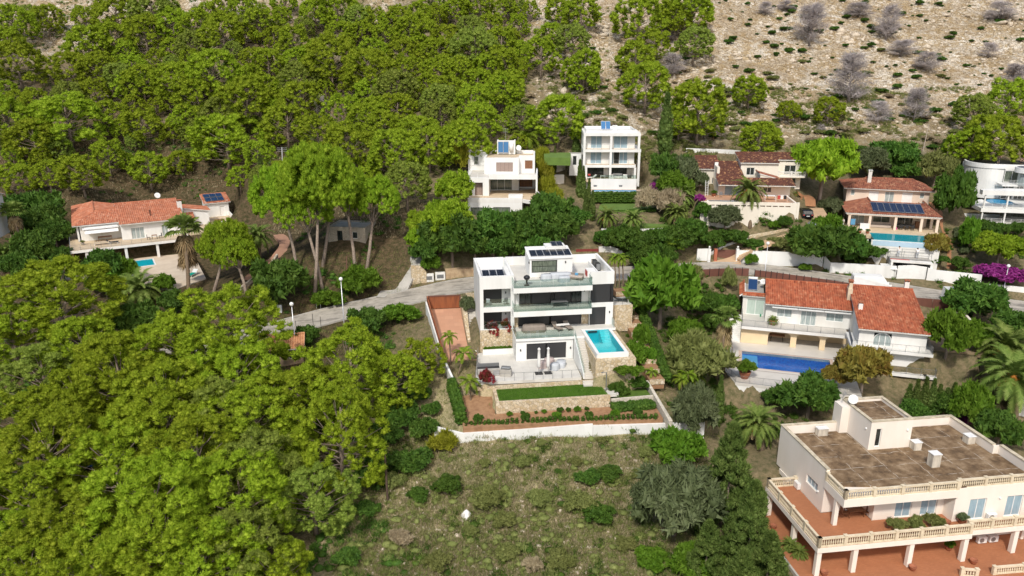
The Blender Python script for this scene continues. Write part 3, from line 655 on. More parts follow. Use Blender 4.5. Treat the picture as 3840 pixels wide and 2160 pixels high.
def dish(parent, u, v, z, r=0.4, name='satellite_dish', dirv=(0.2, -1, .5)):
    b = MB(); d = Vector(dirv).normalized(); a = d.orthogonal().normalized(); c = d.cross(a); vs = [Vector((u, v, z))-d*.12]; n = 14; fs = []
    for k in range(1, 4):
        for i in range(n):
            t = 2*math.pi*i/n; vs.append(Vector((u, v, z))+(a*math.cos(t)+c*math.sin(t))*r*k/3+d*(-.12+.12*(k/3)**2))
    fs += [(0, 1+i, 1+(i+1) % n) for i in range(n)]+[(1+k*n+i, 1+(k+1)*n+i, 1+(k+1)*n+(i+1) % n, 1+k*n+(i+1) % n) for k in range(2) for i in range(n)]
    b.add(vs, fs); o = b.build(name, whitepaint, parent, smooth=True); s = o.modifiers.new('s', 'SOLIDIFY'); s.thickness = .02
    p = MB(); p.tube([(u, v+.1, z-.75), (u, v+.08, z-.05)], .03, 5); p.tube([(u, v, z-.1), Vector((u, v, z))+d*.35], .012, 4); p.build('arm', greymetal, o); return o
def pool(F, label, quad, z, depth, wm, tm, coping=None, cw=0.35, rim=0.0, cat='pool', wdrop=0.06):
    """sunken pool: quad (u,v) ccw from front-left"""
    t = fthing('swimming_pool', label, cat, F); q = [Vector((a, c, 0)) for a, c in quad]
    ctr = sum(q, Vector())/len(q); b = MB(); n = len(q)
    vs = [(p.x, p.y, z-.02) for p in q]+[(p.x, p.y, z-depth) for p in q]
    b.add(vs, [tuple(range(n, 2*n))]+[((i+1) % n, i, n+i, n+(i+1) % n) for i in range(n)]); b.build('basin', tm, t)
    if coping:
        c = MB(); o = [p+(p-ctr).normalized()*cw*1.35 for p in q]
        for i in range(n):
            j = (i+1) % n; c.slab([(q[i].x, q[i].y, z+.02+rim), (o[i].x, o[i].y, z+.02+rim), (o[j].x, o[j].y, z+.02+rim), (q[j].x, q[j].y, z+.02+rim)][::-1], .05)
        c.build('coping', coping, t)
    w = MB(); w.add([(p.x, p.y, z-wdrop) for p in q], [tuple(range(n))]); w.build('water', wm, t)
    return t
def rbox(name, mat, parent, u0, u1, v0, v1, z0, z1, bev=.03):
    b = MB(); b.box(u0, u1, v0, v1, z0, z1); return b.build(name, mat, parent, bevel=bev)

# ------------------------------------------------------------------ A: the modern white house
hA = fthing('modern_house', 'large white modern house with glass balconies, dark shutters and roof terrace beside the turquoise pool', 'house', FA)
b = MB()
b.wall(0, 4.3, 0, .3, .02, 7.0, [(.45, 3.85, .09, 2.36), (.45, 3.85, 3.0, 5.36)]).wallv(.3, 9, 0, .3, -2.95, 7.0).wallv(.3, 8.7, 4.0, 4.3, .02, 7.0)
b.wall(.3, 4.0, 8.7, 9, -2, 7.0).wall(.3, 4.0, 1.5, 1.7, .02, 5.36, [(.3, 2.9, .12, 2.36), (.3, 2.9, 3.02, 5.36)])
b.box(.3, 4.0, .3, 8.7, 5.4, 6.0).box(.3, 4.0, .3, 1.5, 2.38, 2.98).box(.3, 4.0, .3, 1.5, -.2, .08)
b.box(3.45, 3.99, .35, 5.2, 6.0, 6.85)
b.wall(4.3, 13.9, .6, .9, .02, 5.25, [(4.87, 13.0, .021, 2.18), (5.0, 12.97, 2.9, 5.249)])
b.wall(13.9, 16.95, 0, .3, -.3, 7.05, [(13.95, 16.0, .02, 2.4), (13.95, 16.95, 2.98, 5.43)]).wallv(.3, .6, 13.9, 14.05, .02, 5.9)
b.wallv(.3, 9, 16.65, 16.95, -4.3, 7.05, [(.3, 1.3, 2.98, 5.43)]).wall(4.3, 16.65, 8.7, 9, -1, 7.0)
b.box(4.3, 16.65, .9, 8.7, 5.3, 5.88).box(14.05, 16.65, .3, .9, 5.44, 5.88)
b.box(15.0, 15.15, 1.2, 6.2, 5.9, 6.8).box(13.9, 14.98, 2.9, 3.05, 5.9, 6.75)
b.wall(6.6, 12.1, 2.5, 2.75, 5.92, 8.3, [(6.85, 10.14, 6.5, 8.1)]).wallv(2.75, 6, 6.6, 6.85, 5.92, 8.3).wallv(2.75, 6, 11.85, 12.1, 5.92, 8.3).wall(6.6, 12.1, 6, 6.25, 5.92, 8.9)
b.prism([(9.1, 5.0), (11.7, 5.0), (11.7, 6.8), (9.1, 6.8)], 8.4, 9.25)
b.wall(4.05, 11.15, -3.4, -3.1, -2.95, -.3, [(5.34, 10.26, -2.83, -.73)]).wallv(-3.1, 1.5, 4.05, 4.35, -2.95, -.3, [(-2.5, -1.6, -2.93, -.9)])
b.build('wall', crisp, hA)
for q in ((-.01, 4.04, .02, .28, -3.0, 0.0), (4.33, 4.86, .55, .598, .021, 2.17), (13.01, 13.88, .55, .598, .021, 2.17)): rbox('stone_facing', stone, hA, *q, 0)
for nm, z0, z1 in (('roof_terrace', 5.25, 5.88), ('balcony', 2.19, 2.86)):
    b = MB(); b.box(3.95, 13.75, -1.8, .598 if z0 < 4 else .898, z0, z1); o = b.build(nm, crisp, hA)
    f = MB(); f.box(4.0, 13.7, -1.75, .59, z1+.001, z1+.02)
    if z0 > 4: f.box(4.32, 16.63, .9, 8.68, z1+.001, z1+.02)
    f.build('floor', palefloor, o)
b = MB(); b.box(4.0, 11.2, -3.6, .598, -.298, 0).box(11.2, 17.0, -1.38, .0, -.298, 0).box(11.2, 13.88, 0, .598, -.298, 0).box(11.2, 12.5, -3.6, -1.38, -.298, 0)
o = b.build('terrace', crisp, hA); f = MB(); f.box(4.05, 11.15, -3.55, .59, .001, .018).box(11.16, 16.9, -1.36, -.01, .001, .018).box(11.16, 12.48, -3.55, -1.365, .001, .018); f.build('floor', palefloor, o)
for q in ((.3, 4.0, .3, 1.49, .081, .095), (.3, 4.0, .3, 1.49, 2.981, 2.995)): rbox('loggia_floor', palefloor, hA, *q, 0)
for a, c, z0, z1, d in ((.3, 2.9, .12, 2.36, 1.55), (.3, 2.9, 3.02, 5.36, 1.55), (4.9, 8.9, .03, 2.18, .7), (9.05, 12.98, .03, 2.18, .7), (6.55, 9.0, 2.9, 5.24, .7), (9.5, 11.6, 2.9, 5.24, .7), (13.97, 15.98, .03, 2.4, .1), (13.97, 16.55, 3.0, 5.42, .1), (5.36, 7.75, -2.82, -.74, -3.25), (7.85, 10.24, -2.82, -.74, -3.25)):
    b = MB(); b.box(a, c, d, d+.06, z0, z1); o = b.build('roller_shutter', shut, hA)
    f = MB(); f.box(a-.0, a+.05, d-.03, d-.002, z0, z1).box(c-.05, c, d-.03, d-.002, z0, z1).box(a+.05, c-.05, d-.03, d-.002, z1-.09, z1); f.build('guide_rail', darkmetal, o)
for a, c in ((5.02, 6.5), (11.65, 12.95)): win(hA, a, c, 2.9, 5.24, .7, 2, darkmetal, darkglass)
for q in ((9.05, 9.45, .72, .8, 2.9, 5.24), (16.6, 16.93, .06, .28, 3.0, 5.42), (16.7, 16.9, .32, 1.28, 3.0, 5.42)): rbox('dark_panel', darkmetal, hA, *q, 0)
win(hA, 6.87, 10.12, 6.52, 8.08, 2.6, 1, darkmetal, greenglass, cross=1)
win(hA, -2.48, -1.62, -2.93, -.9, 4.12, 1, darkmetal, darkglass, ax='v', name='door')
b = MB(); b.slab([(6.5, 2.35, 8.42), (12.2, 2.35, 8.42), (12.2, 6.3, 9.0), (6.5, 6.3, 9.0)], .1); rA = b.build('roof', crisp, hA)
panelrow(hA, 'solar_panel', 6.8, 3.0, 12.1, 4.9, 8.56, 8.88, 6, pvblack); panelrow(hA, 'solar_panel', 9.9, 5.1, 11.4, 6.6, 9.3, 9.5, 2, pvblack)
panelrow(hA, 'solar_panel', .6, .6, 3.35, 3.9, 6.15, 6.75, 3, pvblack)
for pts in ([(4.02, .5, 5.9), (4.02, -1.76, 5.9), (13.7, -1.76, 5.9), (13.7, -.05, 5.9)], [(4.02, -.1, 2.88), (4.02, -1.76, 2.88), (13.7, -1.76, 2.88), (13.7, -.1, 2.88)], [(4.05, -.1, .02), (4.05, -3.55, .02), (11.15, -3.55, .02)], [(.5, .12, .1), (3.82, .12, .1)], [(.5, .12, 3.0), (3.82, .12, 3.0)], [(16.85, -.05, .02), (16.85, -1.3, .02)]): glassrail(hA, pts)
for u, v in ((15.9, 4.6), (15.85, 6.0)):
    b = MB(); b.box(u-.3, u+.3, v-.5, v+.5, 5.95, 6.95); o = b.build('heat_pump', blackplastic, hA, bevel=.02); g = MB(); g.box(u-.25, u+.25, v-.512, v-.501, 6.05, 6.9); g.build('fan_grille', greymetal, o)
b = MB(); b.box(13.9, 14.95, 1.6, 2.85, 5.9, 6.75); o = b.build('bar_counter', crisp, hA); g = MB(); g.box(13.86, 13.899, 1.7, 2.8, 5.95, 6.65); g.build('red_front', redcloth, o)
for u, v, z in ((4.8, .57, 4.5), (13.3, .57, 4.5), (16.5, -.03, 1.7), (4.6, -3.43, -1.5), (10.8, -3.43, -1.5), (6.5, 2.47, 7.9), (11.2, 2.47, 7.8), (3.4, 1.47, 4.4), (3.4, 1.47, 1.6)):
    b = MB(); b.box(u-.06, u+.06, v-.08, v+.03, z-.12, z+.12); b.build('wall_lamp', darkmetal, hA)
stairs(hA, 11.32, 12.42, -3.65, -9.1, -.02, -2.95, 17, tilefloor, 'outside_stair')
b = MB(); b.prism([(11.16, -9.1), (11.31, -9.1), (11.31, -3.6), (11.16, -3.6)], -3.2, [-2.55, -2.55, .1, .1]); o = b.build('stair_parapet', crisp, hA)
b = MB(); b.add([(11.225, -9.05, -2.5), (11.245, -9.05, -2.5), (11.245, -3.62, .13), (11.225, -3.62, .13), (11.225, -9.05, -1.65), (11.245, -9.05, -1.65), (11.245, -3.62, .98), (11.225, -3.62, .98)], [(0, 3, 2, 1), (4, 5, 6, 7), (0, 1, 5, 4), (1, 2, 6, 5), (2, 3, 7, 6), (3, 0, 4, 7)]); b.build('glass_balustrade', balglass, hA)
# lower terrace, its railing, stone walls and lawn
b = MB(); b.prism([(-1.45, -8.9), (10.95, -9.1), (11.15, -3.42), (4.04, -3.42), (4.04, -.1), (-.4, -.1)], -3.3, -2.95); tA = b.build('lower_terrace', palefloor); tA.location = FA.o; tA.rotation_euler.z = FA.yaw; tag(tA, kind='structure')
def fstruct(name, F, bm, mat):
    o = bm.build(name, mat); o.location = F.o; o.rotation_euler.z = F.yaw; return tag(o, kind='structure')
def fone(name, label, cat, F, bm, mat, group=None, bevel=0, smooth=False):
    o = bm.build(name, mat, bevel=bevel, smooth=smooth); o.location = F.o; o.rotation_euler.z = F.yaw; return tag(o, label, cat, group)
b = MB(); b.box(.2, 4.03, -.95, -.8, -2.94, -2.25); fone('planter_wall', 'low white planter wall at the foot of the stone facing under the left loggias', 'wall', FA, b, crisp)
t = fthing('terrace_railing', 'thin dark railing round the front of the lower white terrace above the lawn', 'railing', FA)
railing(t, [(-.35, -.4, -2.95), (-1.38, -8.85, -2.95), (10.9, -9.05, -2.95)], .95, greymetal, step=0, post=1.15, rails=1, name='rail')
b = MB(); b.box(-1.5, 12.4, -9.42, -9.14, -3.78, -3.31); fone('stone_wall', 'long low honey stone wall between the lower white terrace and the lawn', 'wall', FA, b, stone)
b = MB(); b.box(.5, 13.4, -12.98, -12.6, -5.2, -3.62).box(.5, .88, -12.6, -9.43, -5.0, -3.62); fone('stone_wall', 'honey stone retaining wall holding up the lawn above the brown planting bed', 'wall', FA, b, stone)
b = MB(); b.prism([(12.35, -3.0), (12.35, -10.0), (17.05, -10.2), (17.1, -1.0), (16.4, -1.0), (16.4, -9.65), (12.5, -9.65), (12.5, -3.0)], -4.3, -.45); fone('stone_wall', 'tall honey stone base wall wrapped round the raised turquoise pool', 'wall', FA, b, stone)
b = MB(); b.box(11.0, 12.3, -9.75, -9.43, -3.8, -3.25).box(11.0, 12.3, -10.1, -9.76, -3.8, -3.5); fone('garden_steps', 'two pale steps from the outside stair down to the lawn', 'steps', FA, b, tilefloor)
b = MB(); b.prism([(.9, -12.58), (13.3, -12.58), (13.0, -9.45), (.9, -9.45)], -3.9, -3.72); fstruct('lawn', FA, b, plain('lawn_turf', (0.085, 0.16, 0.014), 0.9, (0.055, 0.105, 0.01), 1.2, bmp=.4))
pA = fthing('swimming_pool', 'raised turquoise pool with white rim and underwater steps beside the modern white house', 'pool', FA)
b = MB(); b.box(12.55, 12.93, -9.6, -1.4, -1.1, .06).box(15.95, 16.33, -9.6, -1.4, -1.1, .06).box(12.93, 15.95, -9.6, -9.16, -1.1, .04).box(12.93, 15.95, -1.75, -1.4, -1.1, .06); b.build('rim', crisp, pA)
b = MB(); b.add([(12.931, -9.159, 0), (15.949, -9.159, 0), (15.949, -1.751, 0), (12.931, -1.751, 0), (12.931, -9.159, -1.5), (15.949, -9.159, -1.5), (15.949, -1.751, -1.5), (12.931, -1.751, -1.5)], [(4, 5, 6, 7), (1, 0, 4, 5), (2, 1, 5, 6), (3, 2, 6, 7), (0, 3, 7, 4)]); b.build('basin', aqua, pA)
b = MB()
for i in range(5): b.box(14.75, 15.93, -1.77-.42*(i+1), -1.77-.42*i, -1.49, -.12-.2*i)
b.box(13.35, 15.93, -5.9, -3.9, -1.49, -1.0); b.build('step', aquapale, pA)
b = MB(); b.box(13.3, 14.5, -1.9, -1.76, -.28, -.1); b.build('skimmer', darkmetal, pA)
b = MB(); b.add([(12.932, -9.158, -.04), (15.948, -9.158, -.04), (15.948, -1.752, -.04), (12.932, -1.752, -.04)], [(0, 1, 2, 3)]); b.build('water', water, pA)
# driveway with gate, rusty fence, stone wall and steps on the left of the house
b = MB(); b.slab([(-4.95, -2.4, -2.95), (-1.5, -2.4, -2.95), (-1.9, 8.9, .05), (-6.3, 8.9, .05)], .2); fstruct('driveway', FA, b, drivefloor)
b = MB(); b.slab([(-1.49, -2.4, -2.96), (-.1, -2.4, -2.96), (-.1, -.1, -2.95), (-1.49, -.1, -2.94)], .15); fstruct('path', FA, b, drivefloor)
g = fthing('driveway_gate', 'rust brown sliding gate across the top of the pink driveway', 'gate', FA)
b = MB(); b.box(-6.2, -1.9, 8.95, 9.03, .1, 1.95); o = b.build('gate_leaf', rust, g); b = MB(); b.box(-6.25, -6.1, 8.9, 8.945, .05, 2.0).box(-2.05, -1.85, 8.9, 8.945, .05, 2.0).box(-6.1, -2.05, 8.9, 8.945, 1.8, 1.95); b.build('frame', brownmetal, g)
g = fthing('rusty_fence', 'rust brown sheet fence on a white plinth down the left side of the pink driveway', 'fence', FA)
A_ = [(-6.35, 8.9, .1), (-4.75, -3.2, -3.1)]
b = MB(); b.prism([(-6.42, 8.9), (-4.82, -3.2), (-4.7, -3.2), (-6.3, 8.9)][::1], [1.2, -1.9, -1.9, 1.2], [2.0, -1.3, -1.3, 2.0]); b.build('sheet', rust, g)
b = MB(); b.prism([(-6.6, 8.9), (-4.95, -3.2), (-3.6, -9.5), (-3.35, -9.4), (-4.7, -3.2), (-6.3, 8.9)], [-1.5, -4.2, -5.6, -5.6, -4.2, -1.5], [1.2, -1.9, -3.4, -3.4, -1.9, 1.2]); b.build('plinth', crisp, g)
b = MB(); b.prism([(-1.5, 1.3), (-1.15, 1.3), (-1.15, 9.2), (-1.9, 9.2)], [-3, -3, -1, -1], [-1.7, -1.7, 1.5, 1.5]); fone('stone_wall', 'narrow honey stone wall between the pink driveway and the white side steps', 'wall', FA, b, stone)
t = fthing('side_steps', 'white steps climbing between stone wall and left side of the modern house', 'steps', FA); stairs(t, -1.12, -.02, .2, 8.8, -2.9, .6, 20, tilefloor, 'flight')
b = MB(); b.box(-1.12, -.02, 8.85, 9.2, -1, 2.1); fone('stone_wall', 'short honey stone wall at the top of the white side steps', 'wall', FA, b, stone)
# white boundary wall in front
bw = [(1630, 1653, 1601), (1737, 1671, 1627), (1950, 1657, 1611), (2222, 1645, 1592)]; bw2 = [(2223, 1645, 1598), (2540, 1632, 1588), (2640, 1628, 1583)]
def pxwall(name, label, pts, mat, thick=0.3, zb=None, cat='wall', sink=0.8):
    """wall along picture points (px, foot y, top y); it stands on the ground"""
    P = []
    for px, yb, yt in pts:
        p, d = hit(px, yb) if zb is None else (atz(px, yb, zb), 0)
        r = ray(px, yt); k = math.hypot(p[0], p[1])/math.hypot(r[0], r[1]); P.append((p[0], p[1], p[2], CZ+r[2]*k))
    b = MB(); n = len(P); sd = []
    for i in range(n):
        a = np.array(P[min(i+1, n-1)][:2])-np.array(P[max(i-1, 0)][:2]); a /= np.linalg.norm(a); sd.append((-a[1]*thick, a[0]*thick))
    o = P[0]
    for i in range(n-1):
        q = [(P[i][0], P[i][1]), (P[i+1][0], P[i+1][1]), (P[i+1][0]+sd[i+1][0], P[i+1][1]+sd[i+1][1]), (P[i][0]+sd[i][0], P[i][1]+sd[i][1])]
        lo = [P[i][2]-sink, P[i+1][2]-sink, P[i+1][2]-sink, P[i][2]-sink]; hi = [P[i][3], P[i+1][3], P[i+1][3], P[i][3]]
        b.prism([(x-o[0], y-o[1]) for x, y in q], [z-o[2] for z in lo], [z-o[2] for z in hi])
    w = b.build(name, mat); w.location = o[:3]; return tag(w, label, cat)
pxwall('boundary_wall', 'white boundary wall with cranked end below the planted bed, left of the step', bw, crisp, zb=.2)
pxwall('boundary_wall', 'white boundary wall above the scrub field, right of the step', bw2, crisp, zb=.2)
# ------------------------------------------------------------------ B: red roofed villa with arcade and dark blue pool
def archwall(b, u0, u1, v0, v1, z0, z1, arches):
    xs = [u0]
    for a, c, zs, za in arches: xs += list(np.linspace(a, c, 13))
    xs.append(u1)
    def hgt(x, side):
        for a, c, zs, za in arches:
            if a-1e-6 <= x <= c+1e-6: t = (x-(a+c)/2)/((c-a)/2); return zs+(za-zs)*math.sqrt(max(0, 1-t*t))
        return z0
    for a, c in zip(xs, xs[1:]):
        if c-a < 1e-4: continue
        ins = any(p-1e-6 <= a and c <= q+1e-6 for p, q, _, _ in arches)
        h0, h1 = (hgt(a, 1), hgt(c, 0)) if ins else (z0, z0)
        b.add([(a, v0, h0), (c, v0, h1), (c, v1, h1), (a, v1, h0), (a, v0, z1), (c, v0, z1), (c, v1, z1), (a, v1, z1)], [(0, 3, 2, 1), (4, 5, 6, 7), (0, 1, 5, 4), (1, 2, 6, 5), (2, 3, 7, 6), (3, 0, 4, 7)])
    return b
def archwin(parent, u0, u1, z0, zs, za, v, gm=curtain, name='window'):
    n = 12; o = [(u0, z0), (u1, z0), (u1, zs)]+[((u0+u1)/2+(u1-u0)/2*math.cos(math.pi*k/n), zs+(za-zs)*math.sin(math.pi*k/n)) for k in range(1, n)]+[(u0, zs)]
    f = MB(); P = [Vector((x, v, z)) for x, z in o]
    f.tube(P+[P[0]], .05, 4, cap=False)
    for k in (1, 2): x = u0+(u1-u0)*k/3; f.box(x-.04, x+.04, v-.03, v+.03, z0, zs+(za-zs)*.9)
    w = f.build(name, whitepaint, parent)
    g = MB(); g.add([(x, v+.035, z) for x, z in o], [tuple(range(len(o)))]); g.build('pane', gm, w); return w
hB = fthing('arcade_villa', 'white villa with red barrel tile roofs and an arched arcade behind the dark blue pool', 'house', FB)
b = MB(); archwall(b, -.25, 13.75, -.02, .45, .02, 2.24, [(3.3, 6.2, 1.55, 2.1), (6.95, 9.9, 1.55, 2.1), (10.6, 13.5, 1.55, 2.1)]); b.build('arcade', ochre, hB)
b = MB(); b.box(-.25, 13.7, 3.2, 3.5, .02, 2.24).wallv(.46, 3.19, -.25, .05, .02, 2.24).wallv(.46, 3.19, 3.0, 3.25, .02, 2.24); b.build('arcade_back_wall', ochre, hB)
b = MB(); b.box(-.3, 13.2, -.75, 4.4, 2.25, 2.64); o = b.build('balcony', white, hB); f = MB(); f.box(-.28, 13.18, -.73, 4.38, 2.641, 2.655); f.build('floor', tilefloor, o)
b = MB(); b.wall(2.75, 13.7, 1.8, 2.1, 2.66, 5.5, [(4.2, 6.15, 3.6, 4.75), (7.3, 9.3, 2.7, 4.75), (10.5, 12.7, 3.6, 4.75)]).wallv(2.1, 10, 2.75, 3.05, 2.66, 5.5).wall(-.3, 2.75, 4.4, 4.7, 2.66, 5.6, [(.25, 2.65, 2.7, 5.0)]).wallv(4.7, 11.5, -.3, 0, .0, 5.6).wall(0, 13.5, 11.2, 11.5, 2.5, 5.6)
b.wall(13.6, 21.2, -5.5, -5.2, .6, 5.45, [(15.3, 17.3, 3.45, 5.1), (15.6, 17.4, .7, 2.4)]).wallv(-5.2, 8, 13.6, 13.9, .0, 5.6).wallv(-5.2, 8, 20.9, 21.2, 0, 5.45)
b.prism([(13.6, -5.2), (13.9, -5.2), (13.9, 6), (13.6, 6)], 5.6, [5.62, 5.62, 7.45, 7.45]); b.wall(13.6, 21.2, 8.01, 8.3, 0, 5.6).box(13.55, 21.1, -5.48, -5.2, -3, .55).box(13.6, 13.9, -5.19, 3, -3, -.01).box(18.5, 21.1, -5.19, 0, -3, .5)
b.build('wall', white, hB)
win(hB, 4.2, 6.15, 3.6, 4.75, 1.9, 2); win(hB, 7.3, 9.3, 2.7, 4.75, 1.9, 3, name='glazed_door'); win(hB, 10.5, 12.7, 3.6, 4.75, 1.9, 2); win(hB, .25, 2.65, 2.7, 5.0, 4.5, 2, gm=mintglass, name='glazed_door')
archwin(hB, 15.3, 17.3, 3.45, 4.1, 5.1, -5.42); archwin(hB, 15.6, 17.4, .7, 1.6, 2.4, -5.42)
rbox('reveal', darkglass, hB, 15.3, 17.3, -5.3, -5.22, 3.46, 5.09, 0); rbox('reveal', darkglass, hB, 15.6, 17.4, -5.3, -5.22, .71, 2.39, 0)
for a, c in ((3.5, 6.8), (6.85, 10.1), (10.15, 13.5)): rbox('awning_box', whitepaint, hB, a, c, 1.0, 1.78, 5.05, 5.3)
tileroof('roof', hB, (2.55, .75, 5.62), (13.55, .75, 5.62), (13.55, 6.8, 7.35), (2.55, 6.8, 7.35), redtile)
tileroof('roof', hB, (13.55, 12.8, 5.62), (2.55, 12.8, 5.62), (2.55, 6.85, 7.35), (13.55, 6.85, 7.35), redtile)
tileroof('roof', hB, (13.35, -6.1, 5.6), (21.4, -6.1, 5.6), (21.4, 6.0, 7.7), (13.35, 6.0, 7.7), redtile)
tileroof('roof', hB, (21.4, 9.5, 5.9), (13.35, 9.5, 5.9), (13.35, 6.05, 7.7), (21.4, 6.05, 7.7), redtile)
b = MB(); b.box(-.3, 2.5, 4.72, 11.18, 5.35, 5.5); o = b.build('flat_roof', concrete, hB)
tileroof('roof_edge', hB, (-.45, 4.0, 5.55), (2.75, 4.0, 5.55), (2.75, 4.6, 5.78), (-.45, 4.6, 5.78), redtile); tileroof('roof_edge', hB, (-.85, 11.4, 5.5), (-.85, 4.05, 5.5), (-.25, 4.6, 5.8), (-.25, 11.4, 5.8), redtile)
panelrow(hB, 'solar_collector', .3, 7.0, 1.6, 9.0, 5.6, 6.7, 1, collectordark)
b = MB(); b.tube([(.3, 9.1, 6.75), (1.6, 9.1, 6.75)], .22, 10); b.build('water_tank', whitepaint, hB, smooth=True)
acunit(hB, 1.9, 10.2, 5.5); acunit(hB, .9, 10.6, 5.5); dish(hB, 2.35, 8.2, 6.6, .42)
b = MB(); b.prism([(13.0, 3.2), (13.58, 3.2), (13.58, 4.4), (13.0, 4.4)], 5.7, 7.9).box(13.1, 13.55, 3.5, 4.2, 7.9, 8.7); o = b.build('chimney', plain('pale_stone_render', (0.62, 0.52, 0.38), 0.9), hB); c = MB(); c.box(13.0, 13.62, 3.4, 4.3, 8.95, 9.05).box(13.02, 13.14, 3.5, 4.2, 8.701, 8.949).box(13.46, 13.58, 3.5, 4.2, 8.701, 8.949).box(13.26, 13.34, 3.5, 4.2, 8.701, 8.949); c.build('cap', terracotta, o)
chimney(hB, 14.1, -.8, 6.2, 7.3, .5, .5); chimney(hB, 20.6, 6.3, 7.3, 8.7, .55, .55)
b = MB(); b.box(12.75, 21.9, -6.6, -5.51, 2.95, 3.3).box(21.21, 21.9, -5.51, 3, 2.95, 3.3).box(12.75, 13.59, -5.51, -1.0, 2.95, 3.3); b.build('wing_balcony', white, hB)
b = MB(); b.box(17.5, 21.6, -6.9, -5.51, .2, .55).box(21.2, 22.6, -6.9, 1, .2, .55); b.build('wing_balcony', white, hB)
railing(hB, [(-.25, 4.3, 2.65), (-.25, -.68, 2.65), (13.1, -.68, 2.65), (13.1, -1.0, 3.0), (12.82, -6.5, 3.3), (21.8, -6.5, 3.3), (21.8, 2.5, 3.3)], .9, greymetal)
railing(hB, [(17.6, -6.8, .55), (22.5, -6.8, .55), (22.5, 0, .55)], .9, greymetal)
tb = MB(); tb.prism([(-2, -10.8), (-.75, -14), (13.4, -14), (13.4, -8.72), (0, -8.72), (-2, -8.72)], -.35, 0).prism([(-2, -8.71), (-.0, -8.71), (0, -3.31), (-2, -3.31)], -.35, 0).prism([(10.91, -8.71), (13.54, -8.71), (13.54, -3.31), (10.91, -3.31)], -.35, 0).prism([(-2, -3.3), (13.54, -3.3), (13.54, 3.19), (-2, 3.19)], -.35, 0)
fstruct('pool_terrace', FB, tb, tilefloor)
pool(FB, 'long dark blue mosaic pool in front of the arcade villa', [(0, -8.7), (10.9, -8.7), (10.9, -3.3), (0, -3.3)], .0, 1.6, deepwater, bluemosaic, plain('pink_coping_stone', (0.55, 0.42, 0.34), 0.7))
b = MB(); b.box(.02, 2.0, -8.68, -3.32, -1.59, -.5); o = b.build('bench', skyblue, bpy.data.objects['swimming_pool.001'])
b = MB(); b.box(1.5, 13.4, -3.0, -2.94, .004, .012).box(11.7, 11.76, -9.5, -3.01, .004, .012).box(-1.2, 11.7, -9.56, -9.5, .004, .012).box(-1.26, -1.2, -9.5, -2.0, .004, .012); fstruct('drain_strip', FB, b, brownmetal)
b = MB(); archwall(b, -.75, 13.4, -13.98, -13.6, -3.5, -.36, [(1.7, 4.0, -1.6, -.75)]); b.prism([(-2, -10.8), (-.75, -13.98), (-.45, -13.6), (-1.7, -10.6)], -3.5, -.36).box(-2, -1.7, -10.6, 0, -3, -.36); fone('retaining_wall', 'white retaining wall with a dark archway under the dark blue pool terrace', 'wall', FB, b, white)
t = fthing('terrace_railing', 'fine grey railing along the front edge of the dark blue pool terrace', 'railing', FB); railing(t, [(-1.9, -9, 0), (-1.9, -10.8, 0), (-.7, -13.9, 0), (13.3, -13.9, 0)], .9, greymetal, name='rails')
rbx = fthing('billiard_table', 'brown wooden table standing inside the left arch of the arcade', 'table', FB, 4.6, 2.1); rbox('tabletop', teak, rbx, -1.0, 1.0, -.5, .5, .78, .9)
for s in (-.8, .8): b = MB(); b.tube([(s, -.4, 0), (s*.9, 0, .78), (s, .4, 0)], .04, 5); b.build('leg', darkmetal, rbx)
stairs(fthing('side_steps', 'white steps between the ochre arcade end and the fan palm', 'steps', FB), -1.9, -.3, -.2, 4.2, .0, 2.6, 15, white, 'flight')

# ------------------------------------------------------------------ C: big pale villa in front
hC = fthing('balustrade_villa', 'large cream flat roofed villa with stone balustrades and terracotta terraces', 'house', FC)
b = MB(); b.wallv(5.0, 13.9, 3.15, 3.45, .52, 5.1, [(6.1, 8.15, 1.95, 2.85)]).wall(3.45, 10.1, 13.6, 13.9, -2.5, 5.1).wall(14.6, 22.2, 13.1, 13.4, -2.5, 5.1).wallv(7.0, 13.1, 21.9, 22.2, -2.5, 5.1).wall(21.9, 22.8, 6.9, 7.0, 0, 5.1).wallv(2.3, 6.9, 22.5, 22.8, -2.5, 5.1)
b.wall(7.2, 14.35, 3.2, 3.5, .52, 3.9, [(9.4, 11.05, .55, 2.7), (12.0, 13.65, .55, 2.7)]).wall(14.35, 22.5, 1.95, 2.25, .52, 4.05, [(15.9, 17.6, .55, 2.75), (19.7, 21.4, .55, 2.75)]).wall(3.45, 7.2, 5.0, 5.3, .52, 3.9).wallv(3.5, 5.0, 7.2, 7.45, .52, 3.9).wallv(2.25, 3.2, 14.35, 14.6, .52, 3.9)
b.wall(3.2, 22.5, 3.3, 3.6, -2.55, 0, [(16.2, 17.6, -2.5, -.3), (18.9, 20.6, -2.5, -.3)]).wallv(3.6, 13.6, 3.2, 3.5, -2.55, 0)
b.build('wall', cream, hC)
b = MB(); b.wall(10.1, 14.6, 9.3, 9.55, 4.15, 7.3, [(10.75, 11.35, 4.5, 6.5)]).wallv(9.55, 14.2, 10.1, 10.35, -2.5, 7.3).wallv(9.55, 14.2, 14.35, 14.6, 0, 7.3).wall(10.1, 14.6, 14.2, 14.45, -2.5, 7.3).box(9.2, 10.1, 13.0, 14.45, 0, 7.2); b.build('stair_tower', cream, hC)
b = MB(); b.box(10.36, 14.34, 9.56, 14.19, 6.7, 7.0); b.build('tower_roof', roofdirt, hC)
win(hC, 10.75, 11.35, 4.5, 6.5, 9.4, 1, gm=darkglass)
b = MB(); b.prism([(3.46, 3.8), (14.3, 1.96), (22.45, 2.3), (22.45, 6.8), (21.85, 7.1), (21.85, 13.05), (3.46, 13.55)], 3.92, 4.2); b.build('flat_roof', roofdirt, hC)
